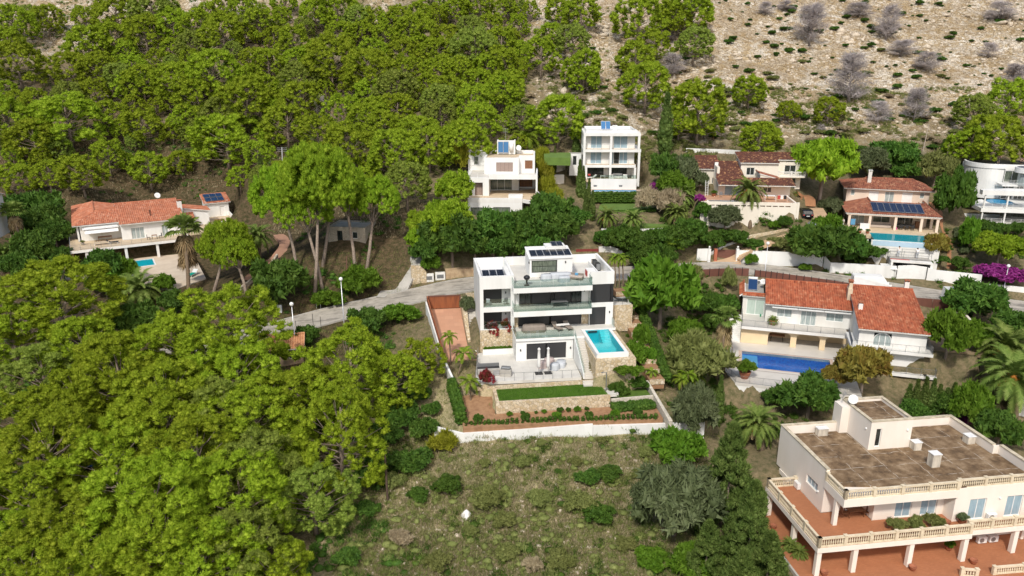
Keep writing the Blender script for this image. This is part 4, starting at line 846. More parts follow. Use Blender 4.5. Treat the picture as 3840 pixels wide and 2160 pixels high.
b = MB(); b.prism([(3.05, 1.7), (14.4, 1.7), (14.4, 1.94), (14.34, 3.19), (7.2, 3.19), (7.2, 4.99), (3.05, 4.99)], 3.25, 4.05); b.build('roof_overhang', cream, hC)
b = MB()
for q in ((3.1, 3.5, 5.0, 13.6), (21.85, 22.25, 7.05, 13.4), (22.45, 22.85, 2.2, 6.85)): b.box(q[0], q[1], q[2], q[3], 5.1, 5.2)
b.box(3.1, 10.1, 13.601, 13.95, 5.1, 5.2).box(14.6, 21.849, 13.05, 13.45, 5.1, 5.2).box(10.05, 14.65, 9.25, 9.6, 7.3, 7.4).box(10.05, 10.4, 9.601, 14.15, 7.3, 7.4).box(14.3, 14.65, 9.601, 14.15, 7.3, 7.4).box(10.05, 14.65, 14.151, 14.5, 7.3, 7.4); b.build('coping', capm, hC)
stonec = plain('cast_stone', (0.70, 0.61, 0.45), 0.8, (0.55, 0.46, 0.32), 1.5)
balustrade(hC, [(3.2, 4.9, 4.05), (3.2, 1.86, 4.05), (14.2, 1.86, 4.05)], stonec, .85); balustrade(hC, [(14.55, 2.1, 4.05), (22.4, 2.1, 4.05)], stonec, .85)
b = MB(); b.prism([(0, 0), (15, 0), (15, .45), (24.5, .45), (24.5, 3.29), (3.14, 3.29), (3.14, 13.0), (3.0, 13.0), (3.0, 9.95), (0, 9.95)], 0, .495); o = b.build('balcony', cream, hC)
f = MB(); f.prism([(.05, .05), (14.95, .05), (14.95, .5), (24.4, .5), (24.4, 3.2), (7.15, 3.18), (7.15, 4.95), (3.1, 4.95), (3.1, 9.9), (.05, 9.9)], .497, .515); f.build('floor', cottofloor, o)
balustrade(hC, [(3.0, 9.75, .5), (.16, 9.75, .5), (.16, .16, .5), (14.85, .16, .5)], stonec, .98); balustrade(hC, [(15.0, .62, .5), (24.3, .62, .5)], stonec, .98)
for u, v in ((.35, .35), (3.85, .35), (9.3, .35), (14.7, .35), (.4, 4.6), (.4, 9.6), (20.2, .8)): rbox('pillar', cream, hC, u-.22, u+.22, v-.22, v+.22, -2.55, -.005)
rbox('pillar', cream, hC, 3.1, 3.5, 2.9, 3.3, .52, 3.24)
for a, c in ((9.4, 11.05), (12.0, 13.65)): win(hC, a, c, .55, 2.7, 3.3, 2, gm=bluecurtain, name='glazed_door')
for a, c in ((15.9, 17.6), (19.7, 21.4)): win(hC, a, c, .55, 2.75, 2.05, 2, gm=bluecurtain, name='glazed_door')
for a, c in ((16.2, 17.6), (18.9, 20.6)): win(hC, a, c, -2.5, -.3, 3.4, 2, gm=bluecurtain, name='glazed_door')
win(hC, 6.1, 8.15, 1.95, 2.85, 3.28, 3, gm=bluecurtain, ax='v')
acunit(hC, 18.2, 1.7, .5); acunit(hC, 18.4, 2.4, -2.55); acunit(hC, 19.6, 2.4, -2.55)
b = MB(); b.box(2.75, 3.1, 8.8, 9.6, .6, 1.25); b.build('air_conditioner', whitepaint, hC, bevel=.02)
for u, v, w, d, h in ((7.2, 12.9, 1.1, .6, .8), (15.0, 8.9, .8, .7, .8), (14.6, 5.7, .85, .75, 1.35), (21.2, 9.3, .8, .8, .8)):
    b = MB(); b.box(u-w/2, u+w/2, v-d/2, v+d/2, 4.2, 4.2+h); o = b.build('roof_vent', plain('stained_vent_render', (0.66, 0.60, 0.50), 0.9, (0.28, 0.25, 0.21), 1.6, streak=True), hC)
    c = MB(); c.box(u-w/2-.05, u+w/2+.05, v-d/2-.05, v+d/2+.05, 4.2+h, 4.26+h); c.build('lid', whitepaint, o)
for u, v, z in ((10.07, 10.0, 6.2), (14.1, 9.25, 6.1), (3.1, 5.9, 2.2), (18.9, 1.9, 2.6)):
    b = MB(); b.lathe([(0, -.1), (.1, 0), (.1, .12), (0, .2)], 8, u, v, z); b.build('wall_lamp', whitepaint, hC, smooth=True)
dish(hC, 10.3, 13.0, 8.0, .5, dirv=(-.3, -1, .35))
b = MB(); b.tube([(9.7, 13.9, 7.2), (9.7, 13.9, 8.4)], .03, 5)
for k in range(4): b.tube([(9.2+.12*k, 13.4, 8.0+.13*k), (10.3-.1*k, 14.2, 8.05+.13*k)], .02, 4)
b.build('antenna', antenna, hC)
b = MB(); b.prism([(-1.3, -.2), (2.5, -6), (26, -5.6), (26, 3.29), (3.19, 3.29), (3.19, 12), (-.5, 11)], -2.85, -2.56); fstruct('terracotta_terrace', FC, b, cottofloor)
b = MB(); b.box(-1.5, -1.3, -.5, 9.5, -3, -2.35); fone('terrace_kerb', 'low pale edging along the left side of the terracotta terrace beside the cypresses', 'kerb', FC, b, concrete)
t = fthing('garden_balustrade', 'stone balustrade at the bottom edge of the terracotta terrace by the front shrub', 'balustrade', FC); balustrade(t, [(13.2, -1.6, -2.55), (14.4, -1.9, -2.55)], stonec, .8); balustrade(t, [(16.2, -1.8, -2.55), (25, -2.0, -2.55)], stonec, .8)

# ------------------------------------------------------------------ D: red roofed villa on the wooded slope
hD = fthing('terrace_villa', 'long white villa with bright orange roofs above a small turquoise pool among the pines', 'house', FD)
b = MB(); b.wall(1.9, 8.3, 7.0, 7.3, .02, 2.9).wallv(7.3, 27, 1.4, 1.7, -1, 2.9).wall(8.3, 18.6, 4.2, 4.5, .02, 2.9, [(9.85, 12.0, .05, 2.1), (14.9, 15.95, .05, 2.1)]).wallv(4.5, 7, 8.3, 8.55, .02, 2.9).wallv(4.5, 16, 18.3, 18.6, .02, 2.9)
b.prism([(19.0, 11.0), (24.1, 11.0), (24.1, 11.3), (19.0, 11.3)], .02, [3.5, 2.75, 2.75, 3.5]).wallv(11.3, 15, 23.8, 24.1, .02, 2.7).box(18.61, 21.0, 9.0, 9.25, .02, 1.85).box(20.75, 21.0, 9.25, 11, .02, 1.85)
b.wall(24.5, 29.0, 17.6, 17.9, .02, 2.9, [(27.2, 28.2, .05, 2.1)]).wallv(17.9, 22, 24.5, 24.8, .02, 3.2).wallv(17.9, 22, 28.7, 29, .02, 3.2).wallv(8.2, 17.6, 28.75, 29.0, .02, .9).wall(25.6, 29.0, 7.9, 8.2, -1.5, .9)
b.build('wall', crisp, hD)
rbox('balcony', white, hD, 0, 19, 0, 6.99, -.45, 0, 0)
b = MB(); b.box(.05, 18.9, .05, 4.18, .001, .015).box(.05, 8.28, 4.181, 6.98, .001, .015); b.build('balcony_floor', sandfloor, hD)
for q in ((0, 1.38, 7, 26, -.5, 0), (18.62, 24, 4.2, 8.99, -.6, 0), (21.01, 24.4, 9.0, 10.98, -.6, 0), (24.4, 28.7, 8.21, 17.58, -.6, .0)): rbox('side_terrace', sandfloor, hD, *q, 0)
rbox('awning', whitecloth, hD, 2.3, 8.0, 5.4, 6.98, 2.3, 2.42, 0)
b = MB(); b.slab([(2.6, 4.6, 1.75), (7.9, 4.6, 1.75), (7.9, 6.9, 2.6), (2.6, 6.9, 2.6)], .03); b.build('awning_cloth', whitecloth, hD)
win(hD, 9.85, 12.0, .05, 2.1, 4.3, 3, name='glazed_door'); win(hD, 14.9, 15.95, .05, 2.1, 4.3, 2, name='glazed_door')
win(hD, 27.2, 28.2, .05, 2.1, 17.7, 1, gm=whitepaint, name='door')
tileroof('roof', hD, (.8, 6.4, 2.98), (8.2, 6.4, 2.98), (8.2, 11.6, 4.4), (4.6, 11.6, 4.4), orangetile)
tileroof('roof', hD, (.8, 28, 2.98), (.8, 6.4, 2.98), (4.6, 11.6, 4.4), (4.6, 23, 4.4), orangetile); tileroof('roof', hD, (8.4, 11.6, 3.6), (8.4, 23, 3.6), (4.6, 23, 4.4), (4.6, 11.6, 4.4), orangetile)
tileroof('roof', hD, (8.1, 3.5, 3.0), (18.95, 3.5, 3.0), (18.95, 14.3, 5.0), (8.1, 14.3, 5.0), orangetile, per=.34); tileroof('roof', hD, (18.95, 20, 3.6), (8.1, 20, 3.6), (8.1, 14.35, 5.0), (18.95, 14.35, 5.0), orangetile)
tileroof('roof', hD, (24.5, 10.7, 2.75), (24.5, 15.5, 2.75), (18.9, 15.5, 3.75), (18.9, 10.7, 3.75), orangetile); tileroof('roof', hD, (18.6, 8.6, 1.85), (21.3, 8.6, 1.85), (21.3, 11, 2.55), (18.6, 11, 2.55), orangetile)
tileroof('roof', hD, (24.2, 17.2, 2.95), (29.4, 17.2, 2.95), (29.4, 22.3, 4.0), (24.2, 22.3, 4.0), orangetile)
panelrow(hD, 'solar_panel', 24.7, 17.9, 28.4, 19.8, 3.3, 3.7, 3, collectordark); panelrow(hD, 'solar_panel', 24.7, 20.1, 28.4, 21.9, 3.75, 4.15, 3, collectordark)
chimney(hD, 18.9, 9.5, 2.6, 5.3, .8, .8); b = MB(); b.tube([(13.5, 6.5, 3.5), (13.5, 6.5, 4.7)], .13, 8); b.build('flue', brownmetal, hD); dish(hD, 15.8, 15.2, 5.8, .55)
b = MB(); b.box(.2, 18, 4.6, 4.9, -2.9, -.46).box(.2, .5, 1, 4.6, -2.9, -.46); b.build('lower_wall', plain('brown_ochre_render', (0.40, 0.27, 0.14), 0.85, (0.30, 0.19, 0.10), 1), hD)
for u in (2.4, 8.45, 13.5, 18.4): rbox('pillar', white, hD, u-.22, u+.22, .2, .64, -2.9, -.455)
win(hD, 4.6, 6.3, -2.3, -1.4, 4.5, 3, gm=darkglass); win(hD, 9.8, 12.2, -1.7, -.8, 4.5, 2, gm=bluecurtain); rbox('shutter', whitepaint, hD, 6.9, 8.1, 4.5, 4.59, -2.5, -.6)
railing(hD, [(.08, 20, 0), (.08, .08, 0), (18.9, .08, 0)], .95, greymetal, step=0, rails=4, bar=.01)
tb = MB(); tb.prism([(-2.5, -2.2), (-2.6, -6), (5, -12.5), (13.3, -21.9), (18.7, -18.2), (19, -4.86), (-1, -4.86)], -3.3, -2.9).prism([(-2.5, -2.19), (-1, -4.85), (7.29, -4.85), (7.29, -.3), (-2.5, -.3)], -3.3, -2.9).prism([(12.31, -4.85), (19, -4.85), (19, -.3), (12.31, -.3)], -3.3, -2.9).prism([(-2.5, -.29), (19, -.29), (19, 4.59), (-2.5, 4.59)], -3.3, -2.9)
fstruct('pool_terrace', FD, tb, plain('sand_terrace', (0.62, 0.52, 0.40), 0.8, (0.52, 0.42, 0.31), .5))
pool(FD, 'small turquoise pool beneath the white columns of the orange roofed villa', [(7.3, -4.85), (12.3, -4.85), (12.3, -.3), (7.3, -.3)], -2.9, 1.4, water, aqua, whitepaint, .25)
b = MB(); b.prism([(18.72, -18.25), (13.35, -22.0), (13.1, -21.7), (18.4, -18.0)][::-1], -6, -2.92); b.prism([(5, -12.6), (13.3, -22.0), (13.1, -21.6), (4.8, -12.4)], -6, -2.92); fone('retaining_wall', 'weathered pale retaining wall under the sandy pool terrace behind the tall fan palm', 'wall', FD, b, plain('weathered_white_wall', (0.60, 0.56, 0.48), 0.9, (0.30, 0.27, 0.22), 1.2, streak=True))
stairs(fthing('side_steps', 'brown steps descending along the left edge of the orange roofed villa', 'steps', FD), -1.7, -.3, 22, -1.5, -.2, -3.0, 15, brickstep, 'flight')

# ------------------------------------------------------------------ E: stepped white house
hE = fthing('stepped_house', 'white stepped modern house with taupe shutters and blue roof collector above the dark hedge trees', 'house', FE)
b = MB(); b.wall(-3.3, 5.85, -3.4, -3.1, -3.2, -.56, [(-2.87, -.6, -2.95, -1.35), (.96, 3.84, -2.95, -1.3)]).wallv(-3.1, 6, -3.3, -3.0, -3.2, -.56).wallv(-3.1, 6, 5.55, 5.85, -3.2, -.56)
b.wall(-3.75, .05, 0, .3, .02, 3.15, [(-2.4, -1.0, .03, 2.3)]).wallv(.3, 9, -3.75, -3.45, .0, 3.15).wallv(.3, 5.5, -.2, .05, .02, 2.85).wall(.05, 8.4, 0, .35, 2.85, 3.65).wallv(.35, 8, 8.1, 8.4, .0, 3.65).wall(8.1, 8.4, 0, .35, .0, 2.85)
b.wall(-.2, 5.05, 5.5, 5.8, .02, 2.9, [(-.15, 3.86, .05, 2.6)]).wall(5.05, 8.1, 7.6, 7.9, .02, 2.9, [(5.1, 7.5, .3, 2.6)]).wallv(5.8, 7.6, 4.8, 5.05, .02, 2.9)
b.wall(-1.0, 5.1, 4.2, 4.5, 3.1, 6.0, [(1.1, 4.05, 3.57, 5.18)]).wallv(4.5, 11, -1.0, -.7, 3.1, 6.0).wall(5.1, 7.9, 5.5, 5.8, 3.1, 6.25, [(6.15, 7.5, 3.9, 5.37)]).wallv(5.8, 12, 7.6, 7.9, 3.1, 6.25).wallv(4.5, 5.5, 4.85, 5.1, 3.1, 6.0)
b.wall(-4.3, -1.0, 9, 9.3, .0, 6.4, [(-3.2, -2.4, 4.1, 5.6)]).wallv(9.3, 12, -4.3, -4.0, 0, 6.4).wall(-4.0, 7.6, 11.7, 12, 0, 6.4)
b.box(1.0, 4.3, 9.8, 10.1, 5.9, 8.4).box(1.0, 1.2, 10.1, 11.5, 5.9, 8.4).box(4.1, 4.3, 10.1, 11.5, 5.9, 8.4)
b.build('wall', crisp, hE)
b = MB(); b.box(-.69, 7.59, 5.81, 11.69, 5.5, 5.8).box(-3.99, -.7, 9.31, 11.69, 5.8, 6.0).box(-.69, 4.84, 4.51, 5.8, 5.5, 5.8); b.build('flat_roof', sandfloor, hE)
b = MB(); b.box(-3.74, -.2, .31, 8.99, 2.86, 3.1).box(-.19, 8.09, .36, 4.19, 2.86, 3.1).box(5.11, 8.09, 4.2, 5.49, 2.86, 3.1); b.build('upper_terrace', tilefloor, hE)
b = MB(); b.prism([(-3.3, -3.4), (5.85, -3.4), (5.85, -3.2), (9.0, -6.0), (9.3, -5.8), (8.4, .0), (8.1, 8), (-3.4, 6)], -.55, 0); o = b.build('terrace', white, hE)
f = MB(); f.box(-3.2, 5.7, -2.6, 5.49, .002, .016).prism([(5.71, -2.6), (8.9, -5.6), (8.09, 7.5), (5.71, 5.4)], .002, .016); f.build('floor', sandfloor, o); f = MB(); f.box(-3.1, 5.0, -3.2, -2.7, .002, .03); f.build('pebble_strip', concrete, o)
rbox('parapet', crisp, hE, -3.3, 5.85, -3.4, -3.22, .001, .25, 0); b = MB(); b.prism([(8.95, -6.0), (9.2, -6.0), (8.6, -.02), (8.42, -.02)], -1.5, .8); b.build('side_parapet', crisp, hE)
win(hE, -2.87, -.6, -2.95, -1.35, -3.3, 2, greymetal, greenglass); win(hE, .96, 3.84, -2.95, -1.3, -3.3, 2, greymetal, greenglass); win(hE, -.15, 3.86, .05, 2.6, 5.6, 3, whitepaint, greenglass, name='glazed_door'); win(hE, -3.2, -2.4, 4.1, 5.6, 9.1, 1, greymetal, greenglass)
for nm, a, c, z0, z1, v, m_ in (('shutter', 1.1, 4.05, 3.57, 5.18, 4.25, greyshutter), ('shutter', 6.15, 7.5, 3.9, 5.37, 5.55, teak), ('shutter', 5.1, 7.5, .3, 2.6, 7.65, teak), ('shutter', -2.4, -1.0, .03, 2.3, .9, greyshutter)):
    b = MB(); n = 4
    for i in range(n): b.box(a+(c-a)*i/n+.012, a+(c-a)*(i+1)/n-.012, v, v+.05, z0+.02, z1-.02)
    o = b.build(nm, m_, hE); f = MB(); f.box(a, c, v+.051, v+.08, z0, z1); f.build('frame', darkmetal, o)
panelrow(hE, 'solar_collector', 1.15, 9.55, 3.1, 9.75, 6.2, 8.2, 2, collector); b = MB(); b.tube([(3.6, 9.6, 6.5), (3.6, 9.6, 8.0)], .35, 12); b.build('water_tank', whitepaint, hE, smooth=True); dish(hE, 4.9, 10.5, 7.0, .5)
b = MB(); b.tube([(2.5, 10.5, 8), (2.5, 10.5, 10.6)], .03, 5); [b.tube([(2.0, 10.5, 9.7+.25*k), (3.0, 10.5, 9.7+.25*k)], .02, 4) for k in range(4)]; b.build('antenna', antenna, hE)
b = MB(); b.box(3.5, 5.9, -.9, -.65, .02, .5).box(3.5, 5.9, -2.3, -2.05, .02, .5).box(3.5, 3.75, -2.05, -.9, .02, .5).box(5.65, 5.9, -2.05, -.9, .02, .5); o = b.build('skylight', crisp, hE); f = MB(); f.box(3.76, 5.64, -2.04, -.91, .2, .25); f.build('pane', darkglass, o)
railing(hE, [(-3.6, 8.5, 3.1), (-3.6, .4, 3.1), (-.2, .4, 3.1)], .9, whitepaint, step=0, rails=2); railing(hE, [(-3.9, 8.9, 4.0), (-1.3, 8.9, 4.0)], .8, whitepaint, step=0, rails=2)

# ------------------------------------------------------------------ F: four storey white house
hF = fthing('tall_white_house', 'tall white four storey house with blue blinds and open balconies above the oval lawn', 'house', FF)
b = MB(); b.wall(-.1, 9.1, 1.3, 1.6, 2.72, 8.0, [(.92, 3.0, 2.75, 5.0), (4.6, 7.85, 2.75, 5.0), (.92, 3.0, 5.6, 7.9), (5.15, 7.75, 5.6, 7.9)]).wallv(1.6, 10, -.4, -.1, -1.6, 8.0, [(2.2, 3.6, 5.9, 7.4), (2.2, 3.6, 3.0, 4.6)]).wallv(1.6, 10, 8.8, 9.1, -1.6, 8.0).wall(-.1, 8.8, 9.7, 10, -1.6, 8.0).wall(-.1, 9.1, 2.6, 2.9, .02, 2.2, [(.1, 3.6, .05, 2.1), (4.5, 8.0, .05, 2.1)])
b.wall(1.0, 9.4, -1.6, -1.4, -1.7, .35).wall(-.4, 1.0, -.2, .0, -1.7, .0).wall(-2.9, -.75, 2.6, 2.8, .3, 4.4, [(-2.3, -1.6, 2.3, 4.0)]).wallv(2.8, 5, -2.9, -2.7, .3, 4.4)
b.build('wall', crisp, hF)
for z0, z1, u0, u1 in ((2.2, 2.7, -.4, 9.3), (5.05, 5.55, -.5, 10.15), (7.98, 8.55, -.5, 9.95)):
    b = MB(); b.box(u0, u1, -.05, 1.29, z0, z1).box(u0, -.41, 1.29, 8, z0, z1).box(9.11, u1, 1.29, 8, z0, z1)
    if z0 > 7: b.box(-.4, 9.1, 1.29, 10, 8.01, z1)
    o = b.build('balcony' if z0 < 7 else 'roof', crisp, hF)
    if z0 < 7: f = MB(); f.box(u0+.3, 9.2, .05, 1.28, z1+.002, z1+.016); f.build('floor', sandfloor, o)
b = MB(); b.box(.0, 9.2, .5, .7, 8.552, 8.95).box(.0, .2, .7, 9.5, 8.552, 8.95).box(9.0, 9.2, .7, 9.5, 8.552, 8.95).box(.0, 9.2, 9.5, 9.7, 8.552, 8.95); b.build('upstand', crisp, hF)
for u, z0, z1 in ((-.5, 2.71, 5.04), (4.4, 2.71, 5.04), (9.65, -1.3, 5.04), (-.5, 5.56, 7.97), (4.4, 5.56, 7.97), (9.5, 5.56, 7.97), (-.1, .02, 2.19), (4.4, .02, 2.19), (9.0, .02, 2.19)): rbox('pillar', crisp, hF, u, u+.42, -.03, .4, z0, z1, 0)
for a, c, z0, z1 in ((.92, 3.0, 2.75, 5.0), (.92, 3.0, 5.6, 7.9), (5.15, 7.75, 5.6, 7.9), (4.6, 5.3, 2.75, 5.0), (6.3, 7.85, 2.75, 5.0)): win(hF, a, c, z0, z1, 1.4, 2, whitepaint, bluecurtain, name='glazed_door')
win(hF, 5.3, 6.3, 2.75, 5.0, 1.45, 1, darkmetal, darkglass, name='open_door'); win(hF, .1, 3.6, .05, 2.1, 2.7, 3, darkmetal, darkglass, name='glazed_door'); win(hF, 4.5, 8.0, .05, 2.1, 2.7, 3, darkmetal, darkglass, name='glazed_door')
win(hF, 2.2, 3.6, 5.9, 7.4, -.35, 1, darkmetal, darkglass, ax='v'); win(hF, 2.2, 3.6, 3.0, 4.6, -.35, 1, darkmetal, darkglass, ax='v'); win(hF, -2.3, -1.6, 2.3, 4.0, 2.7, 1, greymetal, darkglass, name='door')
b = MB(); b.box(1.5, 2.1, -1.63, -1.601, -1.1, -.8).box(6.2, 6.8, -1.63, -1.601, -1.1, -.8); b.build('vent_window', greymetal, hF)
b = MB(); b.box(-.4, 9.4, -1.39, 2.59, -.3, 0); o = b.build('terrace', sandfloor, hF); glassrail(hF, [(1.1, -1.5, .35), (9.3, -1.5, .35)], .7)
for z in (2.7, 5.55): railing(hF, [(-.05, .1, z), (4.3, .1, z)], .9, greymetal, step=0, rails=1, bar=.01); railing(hF, [(4.9, .1, z), (9.4, .1, z)], .9, greymetal, step=0, rails=1)
panelrow(hF, 'solar_collector', 2.9, 3.5, 4.7, 4.6, 8.9, 10.3, 2, collector); b = MB(); b.box(5.2, 5.9, 4, 4.7, 8.56, 9.4).box(5.1, 6.0, 3.9, 4.8, 9.4, 9.55); b.build('roof_vent', crisp, hF)
b = MB(); b.box(-2.9, -.42, 2.81, 5, 4.2, 4.39); b.build('porch_roof', concrete, hF)
tb = MB(); tb.box(-.4, 10.5, -2.2, -1.61, -1.9, -1.6).box(.3, 1.2, -4.2, -2.21, -1.9, -1.6).box(9.3, 10.8, -4.2, -2.21, -1.9, -1.6); fstruct('pool_deck', FF, tb, plain('pinkish_deck', (0.5, 0.38, 0.31), 0.8))
pool(FF, 'narrow sky blue pool below the tall white house, half hidden by a clipped hedge', [(1.2, -4.2), (9.3, -4.2), (9.3, -2.22), (1.2, -2.22)], -1.6, 1.2, water, skyblue)
b = MB(); b.box(.3, 10.8, -4.5, -4.22, -3.8, -1.55); fone('pool_wall', 'white outer wall of the narrow sky blue pool', 'wall', FF, b, crisp)
# ------------------------------------------------------------------ G: old tiled villa
hG = fthing('old_tiled_villa', 'old white villa with dark brown speckled tile roofs behind a small pool terrace', 'house', FG)
b = MB(); b.wall(0, 12.1, .8, 1.1, .02, 2.1, [(1.1, 4.0, .03, 1.75), (7.6, 9.0, .6, 1.5)]).wallv(1.1, 9, 11.8, 12.1, .02, 2.1).wallv(1.1, 9, 0, .3, .02, 2.2)
b.wall(-3, 1, 7.6, 7.9, -.5, 3.55, [(-.2, .7, .9, 2.0)]).wallv(7.9, 13, .7, 1, -.5, 3.55).wallv(7.9, 13, -3, -2.7, -.5, 3.55)
b.wall(4.5, 11, 6.2, 6.5, 1.8, 4.95, [(5.5, 6.9, 2.75, 4.1)]).wallv(6.5, 12, 4.5, 4.8, 1.8, 4.95).wallv(6.5, 8.5, 10.7, 11, 1.8, 4.95).wall(11, 15.6, 8.5, 8.8, 0, 4.95, [(12.6, 14.6, 2.7, 4.3), (12.4, 14.8, .05, 2.0)]).wallv(8.8, 12, 15.3, 15.6, 0, 4.95)
b.prism([(7.2, 2.2), (10.6, 2.2), (10.6, 2.5), (7.2, 2.5)], 1.6, [3.6, 2.7, 2.7, 3.6]).box(7.2, 7.5, 2.5, 6.2, 1.6, 3.4).box(.05, .5, 4, 7.5, 2.0, 4.4)
b.build('wall', cream2 := plain('warm_white_render', (0.78, 0.72, 0.62), 0.8, (0.70, 0.64, 0.54), .6, streak=True), hG)
b = MB(); b.box(11.0, 15.9, 6.6, 8.49, 2.35, 2.6); b.build('balcony', cream2, hG); balustrade(hG, [(11.1, 6.75, 2.6), (15.8, 6.75, 2.6)], white, .8, .25)
tileroof('roof', hG, (-.3, -1.2, 2.1), (12.5, -1.2, 2.1), (12.5, 2.2, 2.75), (-.3, 2.2, 2.75), oldtile); tileroof('roof', hG, (-.3, 2.2, 2.8), (4.6, 2.2, 2.8), (4.6, 9.8, 4.6), (.6, 9.8, 4.6), oldtile)
tileroof('roof', hG, (-3.3, 7.2, 3.6), (1.1, 7.2, 3.6), (1.1, 13, 5.2), (-3.0, 13, 5.2), oldtile); tileroof('roof', hG, (4.3, 5.8, 5.0), (11.1, 5.8, 5.0), (11.1, 12.4, 6.0), (4.3, 12.4, 6.0), oldtile); tileroof('roof', hG, (11.1, 8.2, 5.3), (16.0, 8.2, 5.3), (16.0, 12.4, 6.0), (11.1, 12.4, 6.0), oldtile)
tileroof('roof', hG, (10.7, 2.1, 2.7), (10.7, 5.5, 2.7), (7.0, 5.5, 3.7), (7.0, 2.1, 3.7), mixtile)
win(hG, 1.1, 4.0, .03, 1.75, .9, 2, gm=bluecurtain, name='glazed_door'); win(hG, 7.6, 9.0, .6, 1.5, .9, 2, gm=darkglass); win(hG, -.2, .7, .9, 2.0, 7.7, 1, gm=darkglass); win(hG, 5.5, 6.9, 2.75, 4.1, 6.3, 2, gm=darkglass); win(hG, 12.6, 14.6, 2.7, 4.3, 8.6, 2, gm=darkglass); win(hG, 12.4, 14.8, .05, 2.0, 8.6, 2, gm=darkglass, name='glazed_door')
chimney(hG, .3, 7.2, 2.2, 4.9, .6, .6)
tb = MB(); tb.prism([(-3.8, -7.0), (11.1, -7.7), (11.1, -6.51), (-3.8, -6.51)], -.3, 0).box(-3.8, -2.31, -6.5, -4.31, -.3, 0).box(2.31, 11.1, -6.5, -4.31, -.3, 0).box(-3.8, 12, -4.3, .79, -.3, 0); fstruct('pool_terrace', FG, tb, plain('orange_terrace_tile', (0.52, 0.30, 0.18), 0.8, (0.45, 0.25, 0.15), .8))
pool(FG, 'little pale blue pool on the orange terrace of the old tiled villa', [(-2.3, -6.5), (2.3, -6.5), (2.3, -4.3), (-2.3, -4.3)], 0, 1.2, water, skyblue, whitepaint, .2)
b = MB(); b.wall(-3.9, 11.3, -8.0, -7.7, -5.2, .45, [(x, x+.8, -.25, -.05) for x in [-2.5+1.0*k for k in range(13)]]).wallv(-7.7, -1, 11.0, 11.3, -5, .45); fone('terrace_wall', 'tall cream retaining wall with a row of slots under the old tiled villa', 'wall', FG, b, cream2)
b = MB(); b.box(11.35, 11.7, -7.9, -7.5, -4.8, .5); fone('gate_post', 'cream post at the corner of the old villa terrace beside the black car', 'post', FG, b, cream2)
# ------------------------------------------------------------------ H: villa with solar panels
hH = fthing('solar_villa', 'pale villa with mixed tile hip roof and a row of solar panels over its porch', 'house', FH)
b = MB(); b.wall(.2, 13.8, 9, 9.3, 2.6, 5.45, [(.9, 1.55, 4.05, 5.1), (3.95, 5.55, 3.05, 5.0), (6.6, 8.1, 3.05, 5.0), (9.4, 11.1, 3.05, 5.0), (12.25, 12.95, 4.05, 5.1)]).wallv(9.3, 17, .2, .5, 0, 5.45).wallv(9.3, 17, 13.5, 13.8, 0, 5.45).wall(.2, 13.8, 17, 17.3, 0, 5.45)
b.wall(.9, 12.5, 3.2, 3.5, .02, 2.6, [(1.0, 2.9, .05, 2.2), (4.3, 7.0, .05, 2.25), (8.1, 10.6, .05, 2.25)]).wallv(3.5, 9, .6, .9, .02, 2.6).wallv(3.5, 9, 12.5, 12.8, .02, 2.6).box(4.0, 12.3, 4.8, 4.95, 2.9, 3.3).box(4.0, 4.15, 4.95, 8.9, 2.9, 3.5).box(12.15, 12.3, 4.95, 8.9, 2.9, 3.5)
b.build('wall', peach, hH)
b = MB(); b.box(4.16, 12.14, 4.96, 8.99, 2.62, 2.85); b.build('balcony', plain('pink_floor', (0.5, 0.33, 0.25), .8), hH)
tileroof('roof', hH, (-.4, 8.3, 5.45), (14.4, 8.3, 5.45), (11.6, 13.1, 6.75), (3.6, 13.1, 6.75), mixtile); tileroof('roof', hH, (-.4, 18, 5.45), (-.4, 8.3, 5.45), (3.6, 13.1, 6.75), (3.6, 13.2, 6.75), mixtile); tileroof('roof', hH, (14.4, 8.3, 5.45), (14.4, 18, 5.45), (11.6, 13.2, 6.75), (11.6, 13.1, 6.75), mixtile); tileroof('roof', hH, (14.4, 18, 5.45), (-.4, 18, 5.45), (3.6, 13.2, 6.75), (11.6, 13.2, 6.75), mixtile)
tileroof('porch_roof', hH, (-.7, -.8, 2.62), (14.1, -.8, 2.62), (12.6, 4.7, 3.75), (3.8, 4.7, 3.75), mixtile); tileroof('porch_roof', hH, (-.7, 9, 2.62), (-.7, -.8, 2.62), (3.8, 4.7, 3.75), (3.8, 9, 3.75), mixtile); tileroof('porch_roof', hH, (14.1, -.8, 2.62), (14.1, 9, 2.62), (12.6, 9, 3.2), (12.6, 4.7, 3.75), mixtile)
panelrow(hH, 'solar_panel', 3.6, .1, 11.6, 4.3, 3.0, 3.82, 8, pvblue); chimney(hH, 4.0, 11.2, 6.0, 8.2, .6, .6, cap=whitepaint)
b = MB(); b.box(-.5, 13.9, -.7, -.45, 2.3, 2.55); b.build('beam', peach, hH)
for u, v in ((.0, 0), (3.25, 0), (7.25, 0), (11.2, 0), (13.6, 0), (13.4, 3.2)): rbox('pillar', peach, hH, u-.2, u+.2, v-.6, v-.2, .02, 2.29, 0)
for a, c, z0, z1, v, g_ in ((.9, 1.55, 4.05, 5.1, 9.1, curtain), (6.6, 8.1, 3.05, 5.0, 9.1, curtain), (12.25, 12.95, 4.05, 5.1, 9.1, curtain), (1.0, 2.9, .05, 2.2, 3.3, curtain), (4.3, 7.0, .05, 2.25, 3.3, greenglass), (8.1, 10.6, .05, 2.25, 3.3, darkglass)): win(hH, a, c, z0, z1, v, 2 if c-a > 1 else 1, gm=g_)
for a, c in ((3.95, 5.55), (9.4, 11.1)): rbox('roller_shutter', whitepaint, hH, a, c, 9.05, 9.12, 3.05, 5.0, 0)
